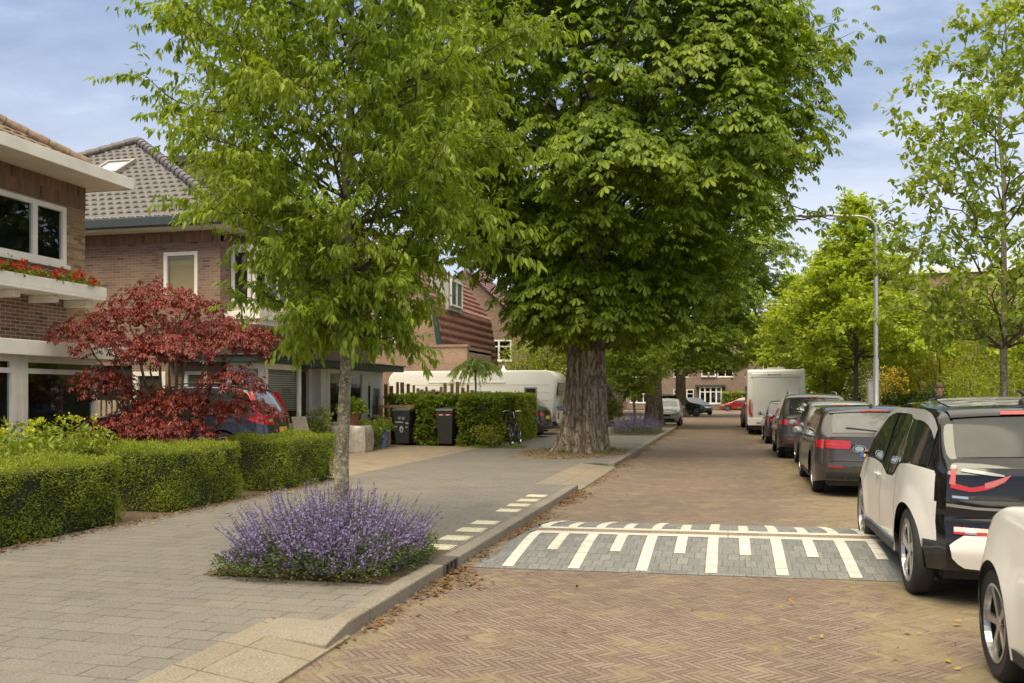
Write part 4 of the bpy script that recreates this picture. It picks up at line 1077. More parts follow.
# red maple
mt = thing('japanese_maple', 'dark red Japanese maple with layered crown in front of the parked estate car', 'tree', (-9.05,13.1,PZ))
mb = MB(); A = []; B = []
pads = [(-.1,-.1,3.15,.75),(.5,-.3,2.95,.7),(-.75,.1,2.85,.75),(-1.25,-.3,2.55,.65),(.9,.3,2.6,.85),(1.35,.0,2.35,.6),(.1,.6,2.6,.9),(-.5,-.6,2.35,.7),(.6,-.7,2.25,.75),(-.75,-.55,1.75,.6),(-1.15,.2,1.65,.5),
        (-.4,.5,1.45,.7),(.5,-.4,1.35,.75),(1.1,.4,1.3,.8),(.0,-.7,1.05,.8),(.75,-.8,.95,.7),(-.7,-.5,.95,.65),(1.35,-.2,1.75,.55),(-.25,0,2.2,.6)]
for (x,y,z,r) in pads:
    fork = (x*.25+rng.normal(0,.03), y*.25, min(.75, z*.35)); root = (0,0,-.05)
    mb.tube(np.concatenate([arc(root, fork, 0, 3), arc(fork, (x,y,z-.08), .12, 6, .03)[1:]]), np.linspace(.05,.010,8), 6)
    for k in range(int(155*r/.7)):
        a = rng.uniform(0,6.28); q = r*sqrt(rng.random()); zz = z + .16*(1-(q/r)**2) + rng.normal(0,.05) - .12*(q/r)**3
        c = np.array([x+q*cos(a), y+q*sin(a)*.9, zz]); A.append(c); B.append(np.array([cos(a),sin(a),-.1]))
mb.build('trunk', bark_material('maple_bark', (.05,.04,.025), (.12,.095,.05), (.2,.16,.08), 10, 3, .3, .01), mt, world=False, smooth=True)
C = np.repeat(np.array(A), 2, 0)+rng.normal(0,.045,(len(A)*2,3)); O = np.repeat(np.array(B), 2, 0)+rdir(len(A)*2)*.5
V, F = palmate(C, O, .075, 5); build_np('crown', V, F, LEAF_M, mt, world=False)

# ---------------------------------------------------------------- hedges
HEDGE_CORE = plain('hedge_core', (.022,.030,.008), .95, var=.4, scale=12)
def hedge(name, label, x0, x1, y0, y1, h, mat, dens, L, Wd, prof=LANCE, rz=0, base=PZ, group=None, bulge=.085, core=None, cat='hedge', clipped=True, sides='all'):
    cx, cy = (x0+x1)/2, (y0+y1)/2; hx, hy = (x1-x0)/2, (y1-y0)/2
    t = thing(name, label, cat, (cx,cy,base), rz, group)
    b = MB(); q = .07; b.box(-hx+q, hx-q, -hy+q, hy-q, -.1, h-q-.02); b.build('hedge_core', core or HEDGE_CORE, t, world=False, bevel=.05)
    parts = []
    faces = [((-1,0,0),hy*2,h),((1,0,0),hy*2,h),((0,-1,0),hx*2,h),((0,1,0),hx*2,h),((0,0,1),hx*2,hy*2)]
    ph = rng.uniform(0,6,4)
    def lump(P): return (np.sin(P[:,0]*5.1+P[:,1]*3.7+ph[0])*np.sin(P[:,2]*6.3+ph[1])+.6*np.sin(P[:,1]*11+P[:,0]*9+ph[2])*np.sin(P[:,2]*13+P[:,0]*5+ph[3]))*bulge*.6
    for nrm, a, c in faces:
        n = int(a*c*dens); nn = np.tile(np.array(nrm, float), (n,1))
        u = rng.uniform(-.5,.5,n); v = rng.uniform(0,1,n)
        if nrm[2]: P = np.stack([u*a, (v-.5)*c, np.full(n,h)], 1)
        elif nrm[0]: P = np.stack([np.full(n,nrm[0]*hx), u*a, v*c], 1)
        else: P = np.stack([u*a, np.full(n,nrm[1]*hy), v*c], 1)
        # soften the corners
        ex = np.clip((np.abs(P[:,0])-(hx-.1))/.1,0,1)*np.clip((np.abs(P[:,1])-(hy-.1))/.1,0,1)
        P[:,:2] *= (1-.035*ex)[:,None]
        dp = rng.uniform(0,.10,n)**1.0
        P = P - nn*dp[:,None] + nn*(lump(P)+rng.normal(0,.016,n)+.09*(rng.random(n)<.02)*rng.random(n))[:,None]
        D = unit(nn*.75 + rdir(n)*.75 + np.array([0,0,.25])); N = unit(rdir(n)+np.array([0,0,.7])+nn*.5)
        l = L*rng.uniform(.6,1.3,n)
        parts.append(leaves(P, D, N, l, l*Wd/L, prof, .2, .1))
    V, F = join(parts); V[:,2] = np.maximum(V[:,2], -.08)
    build_np('hedge_leaves', V, F, mat, t, world=False)
    return t
hedge('clipped_hedge', 'long clipped yew hedge nearest the camera at the left edge', -8.15,-7.12, 3.6,9.55, .80, LEAF_H, 5400, .033, .0125)
hedge('clipped_hedge', 'short boxy yew hedge in the middle, below the red maple', -8.35,-7.05, 10.45,12.15, .84, LEAF_H, 5400, .033, .0125)
hedge('clipped_hedge', 'bright yew hedge behind the young tree trunk, below the parked estate car', -8.0,-7.0, 13.2,15.3, .84, LEAF_H, 5400, .033, .0125)
hedge('clipped_hedge', 'low dense hedge strip behind the spurge plants', -9.6,-8.5, 8.6,11.8, .86, LEAF_H, 1500, .05, .018)
# broad leaf plants with yellow heads behind the first hedge
sp = thing('spurge_bush', 'broad leaved bush with yellow-green flower heads behind the nearest hedge', 'shrub', (-8.9,7.9,PZ))
n = 5200; P = np.stack([rng.uniform(-.75,.75,n), rng.uniform(-2.6,3.0,n), .30+.75*np.sqrt(rng.random(n))], 1); P[:,2] += .07*np.sin(P[:,1]*3.1)+.05*np.sin(P[:,0]*7)
D = unit(rdir(n)+np.array([.35,-.2,.1])); V, F = leaves(P, D, unit(rdir(n)*.5+np.array([0,0,1])), rng.uniform(.07,.13,n), rng.uniform(.03,.05,n), OVATE)
build_np('foliage', V, F, LEAF_I, sp, world=False)
hd = np.stack([rng.uniform(-.75,.75,60), rng.uniform(-2.6,3.0,60), 1.08+.08*rng.random(60)], 1); hd[:,2] += .07*np.sin(hd[:,1]*3.1)
P = np.repeat(hd, 16, 0)+rng.normal(0,.022,(960,3)); V, F = leaves(P, unit(rdir(960)+np.array([0,0,.8])), unit(rdir(960)+np.array([0,0,1])), .035, .03, ROUND); build_np('flower_heads', V, F, FLOW_Y, sp, world=False)
# geraniums
ge = thing('geranium_row', 'row of bright red geraniums in the white balcony box', 'flowers', (FX+.32,9.5,3.43))
n = 5200; u = rng.uniform(-4.4,4.3,n); o = rng.uniform(-.32,.38,n); z = .12+np.abs(rng.normal(0,.07,n))+.03*np.sin(u*9)
P = np.stack([o,u,z], 1); V, F = leaves(P, unit(rdir(n)+np.array([.3,0,.2])), unit(rdir(n)+np.array([0,0,1.])), .05, .045, ROUND); build_np('foliage', V, F, LEAF_I, ge, world=False)
hd = np.stack([rng.uniform(-.1,.42,330), rng.uniform(-4.4,4.35,330), rng.uniform(.16,.31,330)], 1)
P = np.repeat(hd, 12, 0)+rng.normal(0,.02,(3960,3)); V, F = leaves(P, rdir(3960), rdir(3960), .035, .032, ROUND); build_np('flowers', V, F, FLOW_R, ge, world=False)

# ---------------------------------------------------------------- catmint beds
def catmint(label, cx, cy, rx, ry, h, nsp, seed):
    t = thing('catmint_bed', label, 'flower bed', (cx,cy,PZ))
    n = nsp*13
    a = rng.uniform(0,6.283,n); q = np.sqrt(rng.random(n)); dome = 1-.55*q**2.2
    sq = np.maximum(np.abs(np.cos(a)),np.abs(np.sin(a)))**-.6
    P = np.stack([rx*q*np.cos(a)*sq, ry*q*np.sin(a)*sq, h*.72*dome*rng.uniform(0,1,n)**.6], 1)
    P[:,2] *= .85+.25*np.sin(P[:,0]*6+seed)*np.sin(P[:,1]*5)
    out = np.stack([np.cos(a)*q, np.sin(a)*q, .5+0*a], 1)
    V, F = leaves(P, unit(out+rdir(n)*.7), unit(rdir(n)*.6+np.array([0,0,1])), rng.uniform(.025,.05,n), rng.uniform(.014,.026,n), OVATE); build_np('foliage', V, F, LEAF_K, t, world=False)
    parts = []; mb = MB()
    for i in range(nsp):
        rim = i > nsp*.72; a = rng.uniform(0,6.283); q = rng.uniform(.8,1.08) if rim else sqrt(rng.random()); sq = max(abs(cos(a)),abs(sin(a)))**-.6; x, y = rx*.92*q*cos(a)*sq, ry*.92*q*sin(a)*sq
        lean = np.array([cos(a)*q**2.0*1.0+rng.normal(0,.19), sin(a)*q**2.0*1.0+rng.normal(0,.19), 1.0]); lean /= np.linalg.norm(lean)
        L = h*rng.uniform(.5,1.28)*(1-.30*q*q)*(.62 if rim else 1)
        p0 = np.array([x*.8,y*.8,(.02 if rim else .12)*h]); p1 = p0 + lean*L + np.array([0,0,.02])
        mb.tube([p0, p1], [.0035,.002], 3, cap=False)
        sl = L*rng.uniform(.42,.78); k = int(rng.integers(16,28))
        ti = np.sort(rng.random(k)); pp = p1 - lean*sl*(1-ti)[:,None]
        rad = .021*(1.1-.75*ti)[:,None]
        dd = rdir(k); pp = pp + dd*rad*.6
        parts.append(leaves(pp, unit(dd+lean*.5), rdir(k), .024*(1.25-.6*ti), .017*(1.25-.6*ti), ROUND, .3, .1))
    V, F = join(parts); build_np('flower_spikes', V, F, FLOW_V, t, world=False)
    mb.build('stalks', LEAF_K, t, world=False, fixn=False)
    return t
catmint('violet flowering catmint bed around the nearest young tree trunk', -3.47,7.52, .84,.92, .56, 860, 1)
catmint('violet catmint bed farther along the kerb, beyond the big chestnut', -3.65,37.3, .98,2.4, .72, 620, 4)
# ------------------------------------------------------------------ car kit
def carpaint(name, col, metal=.0, rough=.28, dust=.12):
    if name in _mc: return _mc[name]
    m, n = newmat(name)
    co = n.node('ShaderNodeTexCoord').outputs['Object']
    z = n.sep(co)[2]; f = n.noise(co, 3, 5); g = n.noise(co, 60, 2)
    d = n.m('MULTIPLY', n.m('ADD', n.m('SUBTRACT', 1.0, n.smooth(z, .15, .75)), .18), n.m('MULTIPLY', n.smooth(f, .3, .75), dust*2.2))
    n.l.new(n.mix(d, c4(col), (.20,.17,.125,1)), n.b.inputs['Base Color'])
    n.b.inputs['Metallic'].default_value = metal
    n.l.new(n.m('ADD', rough, n.m('MULTIPLY', d, .5)), n.b.inputs['Roughness'])
    n.b.inputs['Coat Weight'].default_value = .85; n.b.inputs['Coat Roughness'].default_value = .04
    _mc[name] = m
    return m
def gloss(name, col, rough=.05, spec=.5, metal=0, coat=0):
    if name in _mc: return _mc[name]
    m, n = newmat(name)
    f = n.noise(n.node('ShaderNodeTexCoord').outputs['Object'], 4, 3)
    n.l.new(n.ramp(f, [(.3, tuple(x*.85 for x in col)), (.7, tuple(min(1,x*1.15) for x in col))]), n.b.inputs['Base Color'])
    n.b.inputs['Roughness'].default_value = rough; n.b.inputs['Specular IOR Level'].default_value = spec; n.b.inputs['Metallic'].default_value = metal
    n.b.inputs['Coat Weight'].default_value = coat
    _mc[name] = m
    return m
CARGLASS = gloss('car_glass', (.022,.027,.024), .03, .75)
LIGHTGLASS = gloss('car_rear_glass', (.12,.125,.12), .06, .5, 0, .3)
REDL = gloss('red_lamp', (.42,.012,.012), .08, .6, 0, .8)
PINKL = gloss('pale_red_lamp', (.46,.11,.10), .08, .6, 0, .8)
CLEARL = gloss('clear_lamp', (.27,.27,.265), .15, .6, 0, .6)
CHROME = gloss('chrome', (.7,.7,.7), .12, .5, 1.0)
BLKGLOSS = gloss('black_gloss', (.010,.010,.011), .07, .45, 0, .3)
BLKPLAST = plain('bumper_plastic', (.022,.022,.023), .55, var=.15, obj=True)
RIMS = gloss('alloy_silver', (.42,.42,.42), .25, .5, .8)
RIMD = gloss('alloy_dark', (.06,.06,.062), .35, .5, .4)
PLATE_Y = plain('plate_yellow', (.62,.40,.03), .5, var=.04); PLATE_B = plain('plate_blue', (.02,.09,.42), .5, var=.05)
SEAM = plain('panel_gap', (.012,.012,.012), .8)
LIN = lambda pts: (lambda u: float(np.interp(u, [p[0] for p in pts], [p[1] for p in pts])))
def smoothcurve(pts, k=.10):
    """interp then box-blur: soft corners"""
    xs = np.array([p[0] for p in pts]); ys = np.array([p[1] for p in pts])
    g = np.linspace(xs[0], xs[-1], 400); v = np.interp(g, xs, ys); w = max(1, int(k/(g[1]-g[0])))
    for _ in range(2):
        pad = np.concatenate([2*v[0]-v[1:w+1][::-1], v, 2*v[-1]-v[-w-1:-1][::-1]]) if w > 0 else v
        v = np.convolve(pad, np.ones(2*w+1)/(2*w+1), 'valid')
    return lambda u: float(np.interp(u, g, v))

class Car:
    def __init__(c, name, label, L, W, top, belt, axles, wr, sill=.24, tumble=.30, plan_r=.45, plan_f=.7, rear_lean=(), front_lean=(), bulge_r=.10, bulge_f=.28, track=None, crown=.045, group=None, cat='car', tw=.2, archgap=.045, flare=.02, rtail=.16, rnose=.30, pe=2.6):
        c.L, c.W, c.hw = L, W, W/2; c.top = smoothcurve(top, .07); c.belt = smoothcurve(belt, .08); c.axles = axles; c.wr = wr; c.sill = sill; c.tumble = tumble
        c.pr, c.pf = plan_r, plan_f; c.rl = LIN(rear_lean) if rear_lean else (lambda z: 0); c.fl = LIN(front_lean) if front_lean else (lambda z: 0)
        c.br, c.bf = bulge_r, bulge_f; c.crown = crown; c.tw = tw; c.ra = wr+archgap; c.flare = flare; c.rt = rtail; c.rn = rnose; c.pe = pe
        c.t = thing(name, label, cat, (0,0,0), 0, group); c.name = name
    def plan(c, u):
        f = 1.0
        if u < c.pr: s = 1-u/c.pr; f -= c.rt*s**c.pe
        if u > c.L-c.pf: s = 1-(c.L-u)/c.pf; f -= c.rn*s**2.6
        return f
    def w(c, u, z):
        b = c.belt(u); hw = c.hw
        if z <= b:
            t = z/b
            x = hw - .055*max(0,(.55-t)/.55)**2 - .035*max(0,(t-.62)/.38)**1.5
        else:
            x = hw - .035 - c.tumble*(z-b) - .10*(z-b)**2
        for a in c.axles:    # wheel arch flare
            r = sqrt((u-a)**2+(z-c.wr)**2); x += c.flare*max(0, 1-abs(r-c.ra)/.16)*(1 if z < b else 0)
        return x*c.plan(u)
    def zlow(c, u):
        z = c.sill + .05*max(0,1-u/.5) + .03*max(0,1-(c.L-u)/.5)
        for a in c.axles:
            if abs(u-a) < c.ra: z = max(z, c.wr+sqrt(max(0,c.ra**2-(u-a)**2)))
        return z
    def warp(c, p):
        x, u, z = p
        q = min(1.3, abs(x)/c.hw)
        er = math.exp(-max(0,u)/.35); ef = math.exp(-max(0,c.L-u)/.45)
        return (x, u + er*(c.rl(z)+c.br*q**2.4) - ef*(c.fl(z)+c.bf*q**2.4), z)
    def side(c, s, u, z, off=.004): return c.warp((s*(c.w(u,z)+off), u, z))
    def back(c, x, z, off=.004):
        p = c.warp((x,0,z)); return (p[0], p[1]-off, p[2])
    def front(c, x, z, off=.004):
        p = c.warp((x,c.L,z)); return (p[0], p[1]+off, p[2])
    def sect(c, u):
        zl = c.zlow(u); zt = c.top(u); b = min(c.belt(u), zt-.05); zl = min(zl, b-.03)
        pts = []
        for t in np.linspace(0,1,11): 
            z = zl+(b-zl)*t; pts.append((c.w(u,z), z))
        r = min(.075, (zt-b)*.6)
        for t in np.linspace(.0,1,7)[1:]:
            z = b+(zt-r-b)*t; pts.append((c.w(u,z), z))
        x0, z0 = pts[-1]; rx = min(.10, r*1.3)
        for t in np.linspace(0,1,5)[1:]:
            a = t*pi/2; pts.append((x0-rx*(1-cos(a)), z0+(r-c.crown*.6*min(1,(zt-b)*4))*sin(a)))
        x1, z1 = pts[-1]
        for t in np.linspace(0,1,6)[1:]: pts.append((x1*(1-t), z1+(zt-z1)*(1-(1-t)**2)))
        return pts
    def stations(c):
        s = set(np.round(np.linspace(0,c.L,64),4))
        for a in c.axles:
            for t in np.linspace(0,pi,21): s.add(round(a+c.ra*cos(t),4))
            s.add(round(a+c.ra+.002,4)); s.add(round(a-c.ra-.002,4))
        return sorted(x for x in s if 0 <= x <= c.L)
    def body(c, mats, matfn=None, name='body'):
        st = c.stations(); S = [c.sect(u) for u in st]; n = len(S[0]); b = MB()
        V = []
        for s in (1,-1):
            for u, sec in zip(st,S):
                for x, z in sec: V.append(c.warp((s*x,u,z)))
        k = len(st); F = []; M = []
        for si in range(2):
            o = si*k*n
            for i in range(k-1):
                for j in range(n-1):
                    F.append((o+i*n+j,o+i*n+j+1,o+(i+1)*n+j+1,o+(i+1)*n+j))
                    um = (st[i]+st[i+1])/2; zm = (S[i][j][1]+S[i][j+1][1])/2
                    M.append(matfn('top' if j >= 18 else 'side', um, zm) if matfn else 0)
        b.v = V; b.f = [list(f) for f in F]; b.m = M
        for end, u in ((0,0.0),(k-1,c.L)):      # end caps
            sec = S[end]; m = 11
            rows = []
            top = sec[20:]
            for j in range(21):
                x, z = sec[j]; row = []
                for t in np.linspace(-1,1,m):
                    zz = z
                    if j >= 16: # blend into the crowned top edge
                        zc = np.interp(abs(t)*x, [q[0] for q in sec[16:]][::-1], [q[1] for q in sec[16:]][::-1]); zz = z+(zc-z)*((j-16)/4)
                    row.append(c.warp((x*t,u,zz)))
                rows.append(row)
            o = len(b.v); b.v += [p for r in rows for p in r]
            for j in range(20):
                for i in range(m-1):
                    b.f.append([o+j*m+i,o+j*m+i+1,o+(j+1)*m+i+1,o+(j+1)*m+i]); b.m.append(matfn('rear' if end == 0 else 'front', u, sec[j][1]) if matfn else 0)
        me_o = b.build(name, mats, c.t, world=False, fixn=False)
        me = me_o.data; bm = bmesh.new(); bm.from_mesh(me); bmesh.ops.remove_doubles(bm, verts=bm.verts, dist=.0008); bmesh.ops.recalc_face_normals(bm, faces=bm.faces); bm.to_mesh(me); bm.free()
        me.polygons.foreach_set('use_smooth', [True]*len(me.polygons)); me.set_sharp_from_angle(angle=R(38))
        # dark underside and wheel wells
        q = MB(); hw = c.hw-.20; q.box(-hw,hw,.25,c.L-.4,c.sill-.04,min(c.belt(c.L/2)-.1,.85))
        q.box(-c.hw+.08,c.hw-.08,c.axles[0]+c.ra+.02,c.axles[1]-c.ra-.02,c.sill-.05,c.sill+.12)
        q.box(-c.hw*.8,c.hw*.8,.28,.6,c.sill-.02,.6); q.box(-c.hw*.7,c.hw*.7,c.L-.7,c.L-.45,c.sill-.02,.6); q.build('underbody', BLKPLAST, c.t, world=False)
        return me_o
    def patch(c, name, fn, lo, hi, mat, n=14, m=5, parent=None, mirror=False, off=.004):
        """panel between two polylines, laid on the surface function fn(a,b,off)"""
        def res(pl):
            pl = np.array(pl, float); d = np.concatenate([[0],np.cumsum(np.linalg.norm(np.diff(pl,axis=0),axis=1))]); t = np.linspace(0,d[-1],n)
            return np.stack([np.interp(t,d,pl[:,0]), np.interp(t,d,pl[:,1])],1)
        A, B = res(lo), res(hi); b = MB(); vv = []
        for j in range(m):
            q = A+(B-A)*(j/(m-1)); vv += [fn(p[0],p[1],off) for p in q]
        b.add(vv, [(j*n+i,j*n+i+1,(j+1)*n+i+1,(j+1)*n+i) for j in range(m-1) for i in range(n-1)])
        o = b.build(name, mat, parent or c.t, world=False, smooth=True, angle=180); return o
    def spatch(c, name, lo, hi, mat, off=.004, n=14, m=5, sides=(-1,1)):
        return [c.patch(name, lambda u,z,o,s=s: c.side(s,u,z,o), lo, hi, mat, n, m, off=off) for s in sides]
    def bpatch(c, name, lo, hi, mat, off=.004, n=14, m=4): return c.patch(name, c.back, lo, hi, mat, n, m, off=off)
    def fpatch(c, name, lo, hi, mat, off=.004, n=14, m=4): return c.patch(name, c.front, lo, hi, mat, n, m, off=off)
    def tpoint(c, f, u, off):
        """point on the top skin at lateral fraction f of the roof half width"""
        sec = c.sect(u); x1 = sec[20][0]; x = f*x1
        xs = [q[0] for q in sec[20:]][::-1]; zs = [q[1] for q in sec[20:]][::-1]
        p = c.warp((x,u,float(np.interp(abs(x),xs,zs))))
        e = .02; sl = (c.top(u+e)-c.top(u-e))/(2*e); nn = sqrt(1+sl*sl)
        return (p[0], p[1]-off*sl/nn, p[2]+off/nn)
    def tpatch(c, name, u0, u1, mat, f0=.96, f1=.96, off=.005, bow=0, n=13, m=9):
        b = MB(); vv = []
        for j in range(m):
            t = j/(m-1)
            for i in range(n):
                s = -1+2*i/(n-1); u = u0+(u1-u0)*t + bow*(s*s)*(1 if t < .5 else 1)
                vv.append(c.tpoint(s*(f0+(f1-f0)*t), u, off))
        b.add(vv, [(j*n+i,j*n+i+1,(j+1)*n+i+1,(j+1)*n+i) for j in range(m-1) for i in range(n-1)])
        return b.build(name, mat, c.t, world=False, smooth=True, angle=180)
    def seam(c, pts, s=(-1,1), wd=.008):
        for sd in s:
            b = MB(); pts2 = []
            for (p,q) in zip(pts[:-1],pts[1:]):
                for t in np.linspace(0,1,5)[:-1]: pts2.append((p[0]+(q[0]-p[0])*t, p[1]+(q[1]-p[1])*t))
            pts2.append(pts[-1]); vv = []; k = len(pts2)
            for i, p in enumerate(pts2):
                a = pts2[max(0,i-1)]; e = pts2[min(k-1,i+1)]; d = Vector((e[0]-a[0], e[1]-a[1])).normalized(); nx, nz = -d.y*wd/2, d.x*wd/2
                vv += [c.side(sd,p[0]+nx,p[1]+nz,.0025), c.side(sd,p[0]-nx,p[1]-nz,.0025)]
            b.add(vv, [(2*i,2*i+1,2*i+3,2*i+2) for i in range(k-1)]); b.build('panel_gap', SEAM, c.t, world=False, fixn=False)
    def wheels(c, rimmat=RIMS, spokes=5, tw=None, rim_r=.70, style='spoke', inset=.015):
        tw = tw or c.tw; r = c.wr; proto = None
        for a in c.axles:
            for s in (-1,1):
                xc = s*(c.hw-inset-tw/2)
                if proto is None:
                    b = MB(); rr = r*rim_r; h = tw/2
                    b.lathe([(rr,-h*.9),(r*.90,-h),(r*.965,-h*.86),(r,-h*.62),(r,h*.62),(r*.965,h*.86),(r*.90,h),(rr,h*.9),(rr*.98,h*.5),(rr*.98,-h*.5),(rr,-h*.9)], 40, 'x', closed=True)
                    for g in (-.35,0,.35): b.lathe([(r*1.001,h*g-.006),(r*1.004,h*g-.005),(r*1.004,h*g+.005),(r*1.001,h*g+.006)], 40, 'x', closed=True)
                    wme = b.build('wheel', RUBBER, c.t, world=False, smooth=True)
                    # rim faces both ways so one mesh serves both sides
                    q = MB()
                    for sg in (-1,1):
                        q.lathe([(rr*1.0,sg*h*.93),(rr*.93,sg*h*.95),(rr*.90,sg*h*.6)], 40, 'x', closed=True)
                        q.lathe([(rr*.2,sg*h*.62),(rr*.19,sg*h*.72),(.001,sg*h*.74)], 20, 'x', closed=True)
                        for k in range(spokes):
                            t0 = 2*pi*k/spokes
                            def sp(rad, an, xx): return (sg*xx, rad*cos(t0+an), rad*sin(t0+an))
                            w1, w2 = (.32,.12) if style == 'spoke' else (.42,.20)
                            tws = .0 if style != 'turbine' else .35
                            vs = [sp(rr*.16,-w1*1.6,h*.70),sp(rr*.16,w1*1.6,h*.70),sp(rr*.95,w2+tws,h*.86),sp(rr*.95,-w2+tws,h*.86),
                                  sp(rr*.16,-w1*1.6,h*.45),sp(rr*.16,w1*1.6,h*.45),sp(rr*.95,w2+tws,h*.6),sp(rr*.95,-w2+tws,h*.6)]
                            q.add(vs, [(0,1,2,3),(7,6,5,4),(0,4,5,1),(1,5,6,2),(2,6,7,3),(3,7,4,0)])
                    rim = q.build('rim', rimmat, c.t, world=False); rim.parent = wme
                    d = MB(); d.lathe([(.001,-h*.3),(rr*.97,-h*.3),(rr*.97,h*.3),(.001,h*.3)], 30, 'x', closed=True); dk = d.build('brake_disc', RIMD, c.t, world=False); dk.parent = wme
                    wme.location = (xc,a,r); proto = wme
                else:
                    k = copy_tree(proto, c.t); k.location = (xc,a,r)
    def mirrors(c, u, z, mat, glass=True, out=.13, sz=(.10,.075,.065)):
        for s in (-1,1):
            x = s*(c.w(u,z)+out); b = MB()
            vs = []; 
            for yy, f in ((-.9,.55),(-.8,.92),(-.2,1.0),(.5,.8),(1,.3)):
                for t in np.linspace(0,2*pi,12,endpoint=False): vs.append((x+sz[0]*f*cos(t)*(1 if abs(cos(t))<.9 else .97), u+sz[1]*yy, z+.03+sz[2]*f*sin(t)))
            b.add(vs, [(i*12+j,i*12+(j+1)%12,(i+1)*12+(j+1)%12,(i+1)*12+j) for i in range(4) for j in range(12)]+[tuple(range(48,60))])
            b.beam((s*(c.w(u,z)-.02),u+.03,z-.02),(x,u+.02,z-.0),.04,.03)
            m_ = b.build('wing_mirror', mat, c.t, world=False, smooth=True)
            g = MB(); g.add([(x+sz[0]*.82*cos(t), u-sz[1]*.86, z+.03+sz[2]*.8*sin(t)) for t in np.linspace(0,2*pi,14,endpoint=False)], [tuple(range(14))])
            gg = g.build('mirror_glass', gloss('mirror_glass', (.75,.78,.78), .02, .5, 1.0), c.t, world=False); gg.parent = m_
    def plate(c, z, rear=True, w=.26, h=.055, off=.012, mat=None):
        fn = c.back if rear else c.front
        p = MB(); p.add([fn(-w,z-h,off), fn(w,z-h,off), fn(w,z+h,off), fn(-w,z+h,off)], [(0,1,2,3)]); o = p.build('number_plate', mat or PLATE_Y, c.t, world=False, fixn=False)
        p = MB(); p.add([fn(-w,z-h,off+.002), fn(-w+.05,z-h,off+.002), fn(-w+.05,z+h,off+.002), fn(-w,z+h,off+.002)], [(0,1,2,3)])
        q = p.build('plate_band', PLATE_B, c.t, world=False, fixn=False); q.parent = o
    def handles(c, us, z, mat):
        for u in us:
            for s in (-1,1):
                b = MB(); a = c.side(s,u-.10,z,.012); e = c.side(s,u+.10,z+.005,.012); m_ = c.side(s,u,z+.003,.032); b.tube([a,m_,e],[.011,.013,.011],6); b.build('door_handle', mat, c.t, world=False, smooth=True)
    def place(c, x, y, rz=0): c.t.location = (x,y,c.t.location[2]); c.t.rotation_euler = (0,0,rz); return c
    def wiper(c, x0, z0, x1, z1):
        b = MB(); p = c.tpoint; b.tube([x0,x1], .012, 5)

